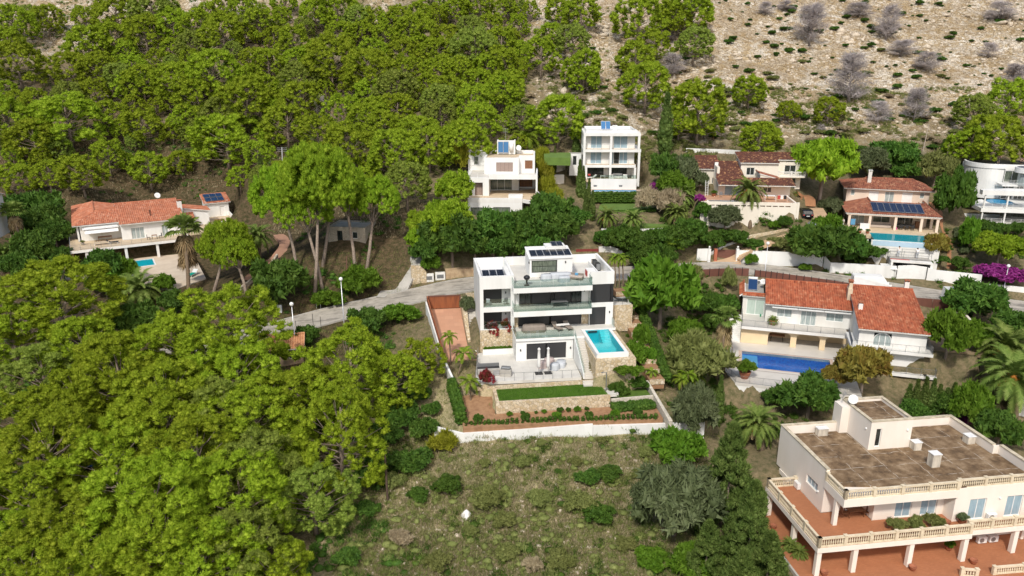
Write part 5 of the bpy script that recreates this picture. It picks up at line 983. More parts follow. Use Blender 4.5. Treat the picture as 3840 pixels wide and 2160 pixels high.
tb = MB(); tb.box(-.4, 13.9, -3.59, 3.19, -.4, 0).box(-.8, 2.99, -5.5, -3.6, -.6, -.0).box(11.41, 12.6, -8.6, -3.6, -.4, 0); fstruct('pool_terrace', FH, tb, sandfloor)
pool(FH, 'long teal infinity pool in front of the solar panel villa, above the scaffold', [(3.0, -8.5), (11.4, -8.5), (11.4, -3.6), (3.0, -3.6)], 0, 1.4, water, teal, None)
b = MB(); b.box(2.6, 12.6, -9.0, -8.52, -4.9, -.08).box(-1, 2.59, -6.3, -6.0, -4.6, -.65); fone('pool_wall', 'tall white wall below the teal infinity pool where the painters work', 'wall', FH, b, white)
b = MB(); b.box(2.8, 12.2, -9.02, -9.001, -.9, -.1); fone('overflow_edge', 'pale blue overflow edge along the front of the teal infinity pool', 'pool edge', FH, b, plain('pale_blue_tile', (0.45, 0.60, 0.72), .3))
b = MB(); b.box(5.3, 11.2, -12.4, -9.1, -2.65, -2.45).box(5.3, 5.6, -12.4, -9.1, -5.2, -2.66).box(10.9, 11.2, -12.4, -9.1, -5.2, -2.66); o = fone('carport', 'white open garage under the painters\' scaffold behind the white street wall', 'garage', FH, b, white)
b = MB(); b.box(5.7, 10.8, -9.3, -9.11, -5.1, -2.7); o2 = b.build('dark_interior', darkglass, o)
sc = fthing('scaffold', 'grey tube scaffold with a red cloth along the white pool wall', 'scaffold', FH)
b = MB()
for u in np.linspace(5.2, 11.1, 4):
    for v in (-11.2, -9.6): b.tube([(u, v, -5), (u, v, -1.0)], .03, 5)
for z in (-1.1, -1.6, -2.3):
    for v in (-11.2, -9.6): b.tube([(5.2, v, z), (11.1, v, z)], .025, 4)
b.tube([(5.2, -11.2, -5), (8.1, -11.2, -2.4)], .025, 4); b.tube([(11.1, -11.2, -5), (9.1, -11.2, -2.4)], .025, 4); b.build('tubes', greymetal, sc)
rbox('deck', concrete, sc, 5.2, 11.1, -11.1, -9.65, -2.4, -2.32, 0); b = MB(); b.box(5.3, 8.1, -11.28, -11.24, -2.75, -2.35); b.build('red_cloth', redcloth, sc)
b = MB(); b.slab([(4.0, -13.2, -3.55), (6.2, -13.2, -3.55), (6.2, -11, -3.3), (4.0, -11, -3.3)], .1); b.box(4.1, 4.2, -13.1, -13, -5.1, -3.66).box(6.0, 6.1, -13.1, -13, -5.1, -3.66); fone('awning', 'small white canopy over the entrance beside the scaffold', 'canopy', FH, b, whitepaint)
t = fthing('terrace_railing', 'thin grey railing on the white wall left of the teal infinity pool', 'railing', FH); railing(t, [(-1, -6.2, -1.8), (2.5, -8.8, -1.8)], .9, greymetal, step=0, name='rails')
# ------------------------------------------------------------------ I: round white house
hI = fthing('round_house', 'white house with a curved end wall, black roof and round pool on a columned deck', 'house', FI)
def arcpts(cx, cy, rx, ry, a0, a1, n): return [(cx+rx*math.cos(R(a0+(a1-a0)*k/n)), cy+ry*math.sin(R(a0+(a1-a0)*k/n))) for k in range(n+1)]
def loopwall(b, P, z0, z1, th=.25):
    for (x0, y0), (x1, y1) in zip(P, P[1:]):
        d = Vector((x1-x0, y1-y0, 0)); s = Vector((-d.y, d.x, 0)).normalized()*th
        b.prism([(x0, y0), (x1, y1), (x1+s.x, y1+s.y), (x0+s.x, y0+s.y)], z0, z1)
cur = arcpts(4.6, 14.6, 3.4, 4.2, 150, 262, 16); cur += [(10.5, 10.0), (16, 9.0)]
b = MB(); loopwall(b, cur[:17]+[(5.0, 10.35)], 2.7, 8.6); b.wall(10.0, 17, 9.6, 9.9, 2.7, 8.6); b.wall(5.0, 6.2, 10.4, 10.65, 2.7, 8.6); b.wall(6.2, 10, 10.1, 10.35, 7.9, 8.6); b.wall(6.2, 10, 10.1, 10.35, 2.7, 5.75, [(6.3, 8.2, 2.75, 5.2), (8.4, 9.8, 2.75, 5.2)])
b.prism([(1.6, 16.7), (4.2, 20), (4.0, 20.2), (1.4, 16.9)], 2.7, 8.6)
b.build('wall', crisp, hI)
b = MB(); ring = arcpts(4.6, 14.6, 3.55, 4.35, 150, 262, 16)+[(10.6, 9.85), (17, 8.8)]; loopwall(b, ring, 8.2, 9.0, .3); b.build('parapet', crisp, hI)
b = MB(); b.prism(cur[:17]+[(10.5, 10.1), (17, 9.1), (17, 20), (4.2, 20), (1.6, 16.8)], 8.45, 8.6); b.build('roof', darkmetal, hI)
b = MB(); b.prism(arcpts(9.8, 7.6, 3.0, 2.4, 0, 360, 28)[:-1], 8.0, 8.9); o = b.build('drum', crisp, hI); f = MB(); f.prism(arcpts(9.8, 7.6, 2.7, 2.1, 0, 360, 28)[:-1], 8.902, 8.92); f.build('drum_roof', plain('grey_membrane', (.12, .13, .15), .8), o)
b = MB(); P = arcpts(9.8, 7.6, 2.4, 1.9, 180, 360, 10)
for (x0, y0), (x1, y1) in zip(P, P[1:]): b.prism([(x0, y0), (x0+(x1-x0)*.9, y0+(y1-y0)*.9), (x0+(x1-x0)*.9, y0+(y1-y0)*.9+.1), (x0, y0+.1)], 5.8, 7.98)
b.build('bay_window', curtain, hI)
win(hI, 6.25, 9.95, 5.8, 7.85, 10.2, 3, gm=greenglass); win(hI, 6.3, 8.2, 2.75, 5.2, 10.2, 2, gm=darkglass); win(hI, 8.4, 9.8, 2.75, 5.2, 10.2, 2, gm=darkglass)
pl = [(-.4, 0), (14, 0), (14, 9.5), (4.6, 10.3), (1.0, 8.0), (-.4, 4)]
b = MB(); b.prism([(-.4, 0), (14, 0), (14, 4.49), (-.35, 4.49)], 2.04, 2.68).prism([(-.35, 4.5), (2.99, 4.5), (2.99, 9.4), (1, 8)], 2.04, 2.68).prism([(7.21, 4.5), (14, 4.5), (14, 9.5), (7.21, 10.0)], 2.04, 2.68); b.build('deck', crisp, hI)
b = MB(); b.prism([(-.65, 0), (14, 0), (14, 3.2), (6.2, 9.5), (2.2, 7.0), (-.65, 1.2)][:3]+[(4.5, 3.2), (-.65, 1.3)], 5.0, 5.78); b.build('upper_deck', crisp, hI); b = MB(); b.box(5.0, 14, 7.2, 10.0, 5.5, 5.76); b.build('balcony', crisp, hI)
railing(hI, [(.2, 9, 5.8), (4, 3.2, 5.8), (14, 3.0, 5.8)], .9, whitepaint, step=0, rails=4); railing(hI, [(5.1, 7.3, 5.78), (12, 7.3, 5.78)], .8, whitepaint, step=0, rails=3); railing(hI, [(-.3, 4.2, 2.7), (-.3, .12, 2.7), (13.9, .12, 2.7)], .9, whitepaint, step=0, rails=4); railing(hI, [(.1, .3, 0), (13.9, .3, 0)], .9, whitepaint, step=0, rails=4)
for u in (0, 3.55, 7.1, 10.6): rbox('column', crisp, hI, u-.1, u+.1, .15, .4, 2.69, 4.99, 0); rbox('column', crisp, hI, u-.1, u+.1, .15, .4, -.3, 2.03, 0)
b = MB(); b.box(4.2, 13.8, 3.6, 3.7, .02, 2.03); b.build('dark_interior', darkglass, hI)
b = MB(); b.box(-.3, 13.9, 0, 9, -.6, 0); b.build('terrace', white, hI)
q = arcpts(5.1, 7.2, 2.0, 2.6, 0, 360, 24)[:-1]; pool(FI, 'round turquoise pool on the columned deck of the curved white house', q, 2.7, .5, water, skyblue)
# ------------------------------------------------------------------ small far buildings
def boxhouse(name, label, p, yaw, w, d, h, wm, roofm=None, rise=.8):
    t = thing(name, label, 'house', tuple(p), R(yaw)); b = MB(); b.wall(0, w, 0, .3, -1.5, h, [(w*.25, w*.25+.9, .1, 2.1), (w*.65, w*.65+.9, .9, 2.0)]).wallv(.3, d, 0, .3, -1.5, h).wallv(.3, d, w-.3, w, -1.5, h).wall(.3, w-.3, d-.3, d, -1.5, h); b.build('wall', wm, t)
    win(t, w*.25, w*.25+.9, .1, 2.1, .1, 1, darkmetal, darkglass, name='door'); win(t, w*.65, w*.65+.9, .9, 2.0, .1, 1, whitepaint, darkglass)
    if roofm:
        tileroof('roof', t, (-.3, -.4, h-.05), (w+.3, -.4, h-.05), (w+.3, d/2, h+rise), (-.3, d/2, h+rise), roofm); tileroof('roof', t, (w+.3, d+.4, h-.05), (-.3, d+.4, h-.05), (-.3, d/2+.02, h+rise), (w+.3, d/2+.02, h+rise), roofm)
    else: b = MB(); b.box(.3, w-.3, .3, d-.3, h-.4, h-.15); b.build('flat_roof', concrete, t)
    return t
p, _ = hit(1232, 912); boxhouse('stone_cottage', 'small grey stone cottage in the shade behind the tall bare pine trunks', p, -10, 6.2, 5, 2.7, greystone)
p, _ = hit(985, 1385); boxhouse('tiled_shed', 'little shed with a pale orange tiled roof half hidden under the pines below the road', p+np.array([0, 0, .2]), 12, 5, 4.2, 2.4, plain('tan_render', (.45, .33, .22), .9), paletile, 1.0)
p = at(-190, 885, 118); boxhouse('white_house', 'sliver of a white house with orange tiles at the left edge beside the fan palm', p, 14, 5.6, 8, 5.2, crisp, paletile, 1.0)
p, _ = hit(3815, 1560); boxhouse('white_outbuilding', 'corner of a white building behind the big date palm at the right edge', p, -20, 6, 4, 2.5, crisp)
# ------------------------------------------------------------------ street walls, gate, fences
def fx_(x, y): return 2840+x/2.013, 700+y/2.013
pxwall('street_wall', 'long white street wall right of the brown entrance gate, below the lamp post', [(2768, 987, 939), (2840, 993, 941), (3058, 999, 951), (3083, 1003, 953)], crisp)
pxwall('street_wall', 'white street wall section stepping down beside the dark hanging shrub', [(3086, 1006, 962), (3111, 1023, 985), (3267, 1034, 993), (3357, 1044, 998)], crisp)
pxwall('street_gate', 'white panelled gate in the street wall below the scaffold', [(3361, 1045, 996), (3415, 1047, 993), (3469, 1049, 1001)], whitepaint, .12, cat='gate')
pxwall('street_wall', 'white street wall with a letter box right of the white panelled gate', [(3473, 1051, 1004), (3506, 1056, 1013), (3675, 1076, 1030)], crisp)
pxwall('street_wall', 'low white street wall under the purple bougainvillea', [(3688, 1086, 1064), (3760, 1096, 1070), (3860, 1108, 1080)], crisp)
pxwall('drive_wall', 'curved white wall along the left of the sandy drive', [(2664, 966, 948), (2710, 942, 920), (2760, 922, 902), (2803, 910, 893)], crisp)
pxwall('garden_wall', 'long white wall at the foot of the hillside behind the old tiled villa', [(2572, 572, 556), (2700, 576, 560), (2840, 582, 568), (3010, 590, 574)], crisp)
pxwall('mail_wall', 'white wall panel with letter boxes left of the brown entrance gate', [(2612, 981, 934), (2655, 980, 933)], crisp)
pxwall('lawn_wall', 'pale wall below the lower square lawn behind the palms', [(2255, 880, 858), (2330, 884, 862), (2510, 870, 856)], white)
pxwall('pale_wall', 'pale curved wall beside the red fence behind the modern house', [(2246, 950, 926), (2290, 952, 924), (2335, 962, 940)], white)
pxwall('red_fence', 'dark red fence panel behind the roof terrace of the modern house', [(2160, 950, 935), (2244, 948, 933)], plain('dark_red_paint', (.20, .03, .025), .7), .08, cat='fence')
pxwall('stone_wall', 'honey stone wall at the mouth of the concrete lane, left of the meter boxes', [(1545, 1068, 997), (1580, 1066, 999), (1600, 1062, 1020)], stone, .5)
pxwall('earth_bank', 'ochre rock bank along the road left of the modern house', [(1672, 1052, 1012), (1730, 1044, 1008), (1785, 1038, 1008)], plain('ochre_rock', (.50, .37, .23), .95, (.36, .24, .14), 2, bmp=.8), .8, cat='bank')
pxwall('stone_wall', 'stone wall along the left side of the sandy drive below the round bush', [(2806, 903, 884), (2900, 880, 868), (2960, 864, 856)], stone, .4)
for px, lab in ((1608, 'left of two white meter boxes on the bank beside the concrete lane'), (1651, 'right of two white meter boxes on the bank beside the concrete lane')):
    p, _ = hit(px, 1054 if px < 1620 else 1048); t = thing('meter_box', lab, 'meter box', tuple(p), R(10)); rbox('cabinet', white, t, -.75, .75, -.3, .3, -.3, 1.15); rbox('hatch', greymetal, t, -.5, .5, -.34, -.31, .3, .85, 0)
for px, y0, y1, lab in ((2657, 980, 925, 'white gate post with ball lamp on the left of the brown entrance gate'), (2762, 987, 925, 'white gate post with ball lamp on the right of the brown entrance gate')):
    p, d = hit(px, y0); t = thing('gate_post', lab, 'gate post', tuple(p)); h = (y0-y1)*d/FPX*1.02; rbox('post', crisp, t, -.22, .22, -.22, .22, -.3, h-.3); b = MB(); b.lathe([(.04, h-.3), (.05, h-.2), (.16, h-.08), (.16, h+.04), (.05, h+.14), (0, h+.15)], 10); b.build('ball_lamp', whitepaint, t, smooth=True)
p, d = hit(2681, 978); o = rbox('brick_pillar', plain('orange_brick', (.42, .13, .07), .8), None, -.25, .25, -.25, .25, -.3, 2.0); o.location = p; tag(o, 'orange brick pillar at the left end of the brown entrance gate', 'pillar')
pxwall('entrance_gate', 'brown barred entrance gate across the sandy drive', [(2690, 972, 936), (2756, 976, 937)], brownmetal, .06, cat='gate')
def offset_fence(name, label, i0, i1, off, h, mat, cat='fence', posts=True, z0=.0):
    P = []
    for i in range(i0, i1+1):
        t = RS[min(i+1, len(RS)-1)]-RS[i-1]; t[2] = 0; t = t/np.linalg.norm(t); P.append(RS[i]+np.array([t[1], -t[0], 0])*off)
    o = P[0]; r = thing(name, label, cat, tuple(o)); b = MB(); q = MB()
    for a, c in zip(P, P[1:]):
        a, c = a-o, c-o; d = c-a; s = np.array([-d[1], d[0], 0])/np.hypot(d[0], d[1])*.03
        b.prism([(a[0], a[1]), (c[0], c[1]), (c[0]+s[0], c[1]+s[1]), (a[0]+s[0], a[1]+s[1])], [a[2]-.6+z0, c[2]-.6+z0]*1+[c[2]-.6+z0, a[2]-.6+z0], [a[2]+h, c[2]+h, c[2]+h, a[2]+h])
        if posts: q.tube([a+np.array([0, 0, -.3]), a+np.array([0, 0, h+.15])], .05, 5)
    b.build('sheet', mat, r)
    if posts: q.build('posts', darkmetal, r)
    return r
iR = lambda px: min(range(len(RS)), key=lambda i: abs((lambda p: 1920+FPX*((p-C0)@rt)/((p-C0)@fw))(RS[i])-px))
offset_fence('sheet_fence', 'dark red brown sheet fence between the road and the planted garden', iR(2560), iR(2790), 3.7, 1.0, brownmetal)
offset_fence('sheet_fence', 'brown sheet fence along the road behind the red tiled roofs', iR(2800), iR(3390), 3.7, .8, brownmetal)
g = fthing('yard_gate', 'tall brown double gate at the top of the dirt yard beside the red tiled wing', 'gate', FB); rbox('gate_leaf', brownmetal, g, 22.4, 25.4, 11.6, 11.68, 2.9, 5.0, 0); rbox('gate_leaf', brownmetal, g, 25.45, 28.2, 11.6, 11.68, 2.9, 5.0, 0); b = MB()
for u in np.arange(22.4, 28.2, .18): b.box(u-.012, u+.012, 11.63, 11.65, 5.001, 5.3)
b.build('spikes', darkmetal, g)
b = MB(); b.box(28.3, 28.6, 2, 11.6, 1, 4.6); fone('yard_wall', 'pale wall with dark creeper on the right side of the dirt yard', 'wall', FB, b, cream2)
b = MB(); b.box(21.3, 28.2, -4, 11.5, 2.6, 3.0); fstruct('yard', FB, b, plain('dry_dirt_yard', (.30, .22, .13), .95, (.17, .13, .075), .7, bmp=.5))
# side lane, drive, garden path
def pxribbon(name, pts, half, mat, lift=.12, thick=.5): return ribbon(name, spline([hit(*p)[0] for p in pts], 6), half, mat, lift, thick)
pxribbon('lane', [(1462, 1118), (1480, 1090), (1500, 1055), (1522, 1020), (1545, 985), (1560, 960)], 2.0, plain('pale_concrete', (.43, .41, .37), .9, (.34, .32, .29), .8))
sand = plain('sandy_drive', (0.52, 0.36, 0.22), .95, (.45, .31, .19), .6)
pxribbon('drive', [(2722, 992), (2728, 968), (2785, 932), (2880, 898), (2975, 868), (3035, 845), (3050, 815), (3035, 780)], 2.3, sand); pxribbon('brick_path', [(3020, 775), (3020, 750), (3012, 735), (2985, 715)], 1.7, brickstep)
pxribbon('garden_path', [(3570, 1015), (3572, 960), (3560, 900), (3545, 850), (3525, 800), (3500, 760)], .8, brickstep, .1)
pxribbon('terracotta_path', [(940, 1055), (1000, 1000), (1060, 955), (1085, 915), (1060, 880)], 1.6, plain('dusty_pink_drive', (.42, .23, .15), .95, (.30, .16, .10), .5))
pxwall('low_wall', 'low rubble wall winding along the dusty pink drive under the palms', [(905, 1092, 1078), (960, 1050, 1036), (1020, 1002, 988), (1045, 975, 952)], greystone, .35)
# oval and square lawns
lawnm = bpy.data.materials['lawn_turf']; lawn2 = plain('pale_lawn_turf', (0.12, 0.20, 0.035), .9, (.09, .155, .026), 1.0, bmp=.4)
P = [FF.loc(*atz(x, y, 14.62)[:2]) for x, y in ((2245, 787), (2248, 772), (2262, 760), (2300, 754), (2380, 752), (2415, 757), (2440, 772), (2462, 787))]
b = MB(); b.prism(P[::-1], -3.75, -3.5); fstruct('lawn', FF, b, lawn2)
P = [FF.loc(*atz(x, y, 13.2)[:2]) for x, y in ((2395, 851), (2395, 822), (2480, 818), (2512, 846))]
b = MB(); b.prism(P[::-1], -6.5, -4.9); fstruct('lawn', FF, b, lawn2)
p = [FE.loc(*atz(x, y, 22.6)[:2]) for x, y in ((2040, 590), (2040, 572), (2140, 572), (2140, 592))]; b = MB(); b.prism(p[::-1], 4.0, 5.4); fstruct('lawn', FE, b, lawn2)
pxwall('terrace_wall', 'pale wall between the stepped white house and the tall white house', [(2048, 655, 590), (2080, 652, 588), (2120, 640, 590)], cream2, .3)
pxwall('terrace_wall', 'small pale wall with steps beside the lone cypress', [(2078, 690, 655), (2115, 690, 655)], cream2, .3)
# right garden of the modern house
b = MB(); b.box(17.1, 19.9, 1.2, 4.6, -1.5, 2.1); fone('stone_terrace', 'small honey stone terrace with a black lounger at the right side of the modern house', 'terrace', FA, b, stone)
b = MB(); b.box(17.2, 19.8, 1.3, 4.5, 2.101, 2.13); fstruct('terrace_floor', FA, b, palefloor)
t = fthing('terrace_railing', 'grey railing round the small stone terrace at the right side of the modern house', 'railing', FA); railing(t, [(17.3, 1.3, 2.12), (19.75, 1.3, 2.12), (19.75, 4.4, 2.12)], .95, greymetal, step=0, post=1.2, rails=1, name='rails')
b = MB(); b.box(13.6, 18.3, -9.75, -9.45, -5, -3.6); fone('stone_wall', 'honey stone terrace wall right of the lawn below the pool base', 'wall', FA, b, stone)
b = MB(); b.prism([(13.6, -12.5), (18.9, -12.2), (18.9, -11.9), (13.6, -12.2)], -5.4, -4.35); fone('stone_edging', 'whitish rubble edging between the two planted beds right of the lawn', 'edging', FA, b, plain('white_rubble', (.62, .57, .48), .95, (.40, .36, .29), 4, bmp=.8))
b = MB(); b.prism([(18.6, -9.4), (18.9, -9.4), (19.2, -17.3), (18.8, -17.3)], -6, [-3.7, -3.7, -4.9, -4.9]); fone('stone_edging', 'whitish rubble wall along the right edge of the planted beds', 'edging', FA, b, bpy.data.materials['white_rubble'])
b = MB(); b.box(13.35, 14.6, -12.1, -10.3, -4.2, -3.85); o = fstruct('shower_base', FA, b, palefloor)
t = fthing('garden_shower', 'dark grey shower post on the pale slab beside the lawn', 'shower', FA); b = MB(); b.tube([(13.35, -11.2, -3.84), (13.35, -11.2, -1.55), (12.95, -11.2, -1.5)], .06, 6); b.build('post', greymetal, t); b = MB(); b.tube([(12.85, -11.2, -1.52), (12.85, -11.2, -1.58)], .14, 10); b.build('shower_head', greymetal, t)
for i in range(11):
    b = MB(); v = 9.0-i*1.75; z = 1.6-i*.53; b.box(-.9, .9, -.85, .85, -1.2, 0); t = fthing('garden_step', f'terraced red soil step with a timber edge, {["top", "second", "third", "fourth", "fifth", "sixth", "seventh", "eighth", "ninth", "tenth", "lowest"][i]} of the flight beside the clipped hedge', 'step', FA, 20.5-.05*i, v, z, 'soil steps beside the hedge'); b.build('soil', soil, t)
    b = MB(); b.box(-.92, .92, -.93, -.851, -.6, .04); b.build('riser', stone, t)
b = MB(); b.prism([(-2.5, -8.4), (-1.85, -8.4), (1.3, -15.1), (.5, -15.1)], [-4.6, -4.6, -5.9, -5.9], [-4.15, -4.15, -5.3, -5.3]); fstruct('stone_path', FA, b, plain('honey_flagstone', (.60, .45, .28), .9, (.50, .36, .21), 3))
b = MB(); b.prism([(-3.3, -15.2), (10.4, -15.6), (18.6, -16.0), (18.5, -13), (13.4, -13.05), (.4, -13.05), (.4, -9.3), (-3.3, -9.3)], -6.2, [-5.25, -5.25, -5.25, -4.95, -4.95, -4.95, -4.3, -4.3]); fstruct('planting_bed', FA, b, soil)
b = MB(); b.prism([(13.5, -11.8), (18.5, -11.6), (18.4, -9.8), (13.5, -9.8)], -5.2, -4.45); fstruct('green_bed', FA, b, lawnm)
# ------------------------------------------------------------------ plants
def ico(sub):
    bm = bmesh.new(); bmesh.ops.create_icosphere(bm, subdivisions=sub, radius=1.0)
    v = np.array([p.co[:] for p in bm.verts]); f = np.array([[q.index for q in t.verts] for t in bm.faces]); bm.free(); return v, f
ICO1, ICO2 = ico(1), ico(2)
def mesh_np(name, V, T, mats, mi=None, smooth=None):
    me = bpy.data.meshes.new(name); me.vertices.add(len(V)); me.vertices.foreach_set('co', np.asarray(V, np.float32).ravel())
    me.loops.add(len(T)*3); me.loops.foreach_set('vertex_index', np.asarray(T, np.int32).ravel())
    me.polygons.add(len(T)); me.polygons.foreach_set('loop_start', np.arange(0, len(T)*3, 3, dtype=np.int32))
    for m in mats: me.materials.append(m)
    if mi is not None: me.polygons.foreach_set('material_index', np.asarray(mi, np.int32))
    if smooth is not None: me.polygons.foreach_set('use_smooth', np.asarray(smooth, bool))
    me.update(); return me
def unit(rng, n):
    v = rng.normal(size=(n, 3)); return v/np.linalg.norm(v, axis=1)[:, None]
def leaves(rng, pos, nrm, ln, wd, up=0.0, radial=0.6, sway=0.5):
    """one triangle leaf / needle tuft per point, along nrm with some sway"""
    n = len(pos); d = nrm*radial+unit(rng, n)*sway; d[:, 2] += up; d /= np.linalg.norm(d, axis=1)[:, None]
    s = np.cross(d, unit(rng, n)); s /= np.linalg.norm(s, axis=1)[:, None]+1e-9
    L = ln*rng.uniform(.6, 1.3, n)[:, None]; w = wd*rng.uniform(.7, 1.3, n)[:, None]
    V = np.stack([pos-s*w-d*L*.25, pos+s*w-d*L*.25, pos+d*L*.75], 1).reshape(-1, 3)
    return V, np.arange(n*3).reshape(-1, 3)
def puffs(rng, C, rad, flat=0.8, nleaf=50, ln=.3, wd=.07, core=.82, sub=1, up=.15, radial=.7, sway=.55, lump=.18):
    """foliage clumps: a lumpy core and a coat of leaves on each of the centres C (radius rad each)"""
    n = len(C); rad = np.broadcast_to(rad, (n,)); v, f = ICO2 if sub == 2 else ICO1
    ph = rng.uniform(0, 6.28, (n, 1, 3)); fr = rng.uniform(2, 4, (n, 1, 3))
    l = 1+lump*np.sin(v[None]*fr+ph).sum(-1, keepdims=True)*.6
    cv = v[None]*l*rad[:, None, None]*core; cv[..., 2] *= flat; cv = cv+C[:, None]
    V1 = cv.reshape(-1, 3); T1 = (f[None]+np.arange(n)[:, None, None]*len(v)).reshape(-1, 3)
    d = unit(rng, n*nleaf); d[:, 2] = np.where(d[:, 2] < -.45, -d[:, 2], d[:, 2])
    r = np.repeat(rad, nleaf)[:, None]*rng.uniform(.8, 1.04, (n*nleaf, 1)); p = d*r; p[:, 2] *= flat
    V2, T2 = leaves(rng, np.repeat(C, nleaf, 0)+p, d, ln, wd, up, radial, sway)
    return np.vstack([V1, V2]), np.vstack([T1, T2+len(V1)]), np.r_[np.ones(len(T1), bool), np.zeros(len(T2), bool)]
def on_lobe(rng, c, r, k, low=-.25):
    d = unit(rng, k*2); d = d[d[:, 2] > low][:k]; return np.asarray(c)+d*np.asarray(r)*rng.uniform(.72, 1.0, (len(d), 1))
def limb_mesh(name, B, mat):
    me = bpy.data.meshes.new(name); me.from_pydata(B.v, [], B.f); me.materials.append(mat); me.polygons.foreach_set('use_smooth', [True]*len(B.f)); me.update(); return me
def pine_proto(seed, R_=4.2, H=8.0, style='open', near=False):
    """crown mesh and trunk mesh of a Mediterranean pine of radius R_ and height H"""
    rng = np.random.default_rng(seed); rd = random.Random(seed); B = MB(); C = []; rr = []
    lean = rng.normal(0, .35, 2)
    nl = {'open': 40, 'dome': 46, 'umbrella': 42}[style]; zc, rz, lo = {'open': (.50, .46, -.75), 'dome': (.52, .44, -.6), 'umbrella': (.34, .6, -.3)}[style]
    top = np.array([lean[0], lean[1], H*.8])
    if style != 'umbrella': B.tube([(0, 0, -.6), (lean[0]*.2, lean[1]*.2, H*.3), (lean[0]*.7, lean[1]*.7, H*.6), tuple(top)], [.26, .2, .14, .05], 7)
    for i in range(nl):
        dz = 1-(i+.5)/nl*(1-lo); a = i*2.399+rng.uniform(-.35, .35); h_ = math.sqrt(max(0, 1-dz*dz)); k_ = rng.uniform(.72, .93) if style != 'open' else rng.uniform(.6, 1.03)
        o_ = np.array([math.cos(a)*h_, math.sin(a)*h_, dz]); c = np.array([o_[0]*R_*k_+lean[0]*max(0, dz), o_[1]*R_*k_+lean[1]*max(0, dz), H*zc+o_[2]*H*rz*min(1, k_+.12)]); lr = R_*rng.uniform(.155, .24)
        P = on_lobe(rng, c, (lr, lr, lr*1.05), int((26 if near else 14)*(lr/(R_*.2))**2), -.55); P = P[((P-c)@o_) > -.3*lr]; C.append(P); rr.append(rng.uniform(*((.05, .08) if near else (.065, .10)), len(P))*R_)
        if style != 'umbrella': s = np.array([lean[0]*.5, lean[1]*.5, max(H*.15, c[2]*.7)]); m_ = (s+c)/2-np.array([0, 0, .2]); B.tube([tuple(s), tuple(m_), tuple(c)], [.06, .04, .02], 4, cap=False)
    C = np.vstack(C); rr = np.concatenate(rr)
    V, T, sm = puffs(rng, C, rr, .9, 40 if near else 30, .24 if near else .32, .03 if near else .045, .74, 1, .35, .75, .5)
    crown = mesh_np('pine_crown', V, T, [stoneleaf if style == 'umbrella' else (pinegrey if seed % 5 == 4 else pineleaf)], None, sm); return crown, limb_mesh('pine_trunk', B, bark), R_, H
def bush_proto(seed, mat, ln=.22, wd=.07, nl=9, H=1.1, kp=9, nleaf=46, pr=.2, tall=1.0, up=.1):
    """a rounded shrub or broad-leaved crown of radius 1 and height H that reaches the ground"""
    rng = np.random.default_rng(seed); C = []; rr = []
    for i in range(nl):
        f = (i+.5)/nl; a = i*2.399+rng.uniform(-.4, .4); rf = math.sqrt(f)*rng.uniform(.6, .8); z = H*(.18+.5*math.sqrt(max(0, 1-rf**2))*rng.uniform(.75, 1.1))
        P = on_lobe(rng, (math.cos(a)*rf, math.sin(a)*rf, z), (.36, .36, .32*H), kp, -.5); C.append(P); rr.append(rng.uniform(.7, 1.25, len(P))*pr)
    C = np.vstack(C); C[:, 2] = np.maximum(C[:, 2], .08)
    V, T, sm = puffs(rng, C, np.concatenate(rr), .85, nleaf, ln, wd, .8, 1, up, .55, .75)
    return mesh_np('leafy_crown', V, T, [mat], None, sm)
def column_proto(seed, mat, R_=.6, H=8.0, nleaf=40, ln=.35):
    rng = np.random.default_rng(seed); C = []; rr = []; n = int(H/.42)
    for i in range(n):
        f = (i+.3)/n; r = R_*(min(1, .45+f*3)*(1-f**2.2)+.06); k = 5
        for j in range(k): a = j*2*math.pi/k+i*1.1+rng.uniform(-.4, .4); C.append((math.cos(a)*r*.6, math.sin(a)*r*.6, f*H+rng.uniform(-.2, .2)+.15)); rr.append(max(.14, r*rng.uniform(.5, .75)))
    V, T, sm = puffs(rng, np.array(C), np.array(rr), 1.7, nleaf, ln, .05, .8, 1, .9, .35, .3); return mesh_np('cypress_crown', V, T, [mat], None, sm)
def spray_cypress(seed, R_=2.2, H=9.0):
    rng = np.random.default_rng(seed); C = []; rr = []
    for i in range(230):
        f = rng.uniform(0, 1)**1.2; a = rng.uniform(0, 6.28); r = R_*(1-f)**.75*rng.uniform(.55, 1.05); C.append((math.cos(a)*r, math.sin(a)*r, f*H*.95+.3)); rr.append(rng.uniform(.22, .42)*(1-.35*f))
    V, T, sm = puffs(rng, np.array(C), np.array(rr), 1.5, 60, .34, .05, .75, 1, .75, .55, .45); return mesh_np('cypress_crown', V, T, [cypleaf], None, sm)
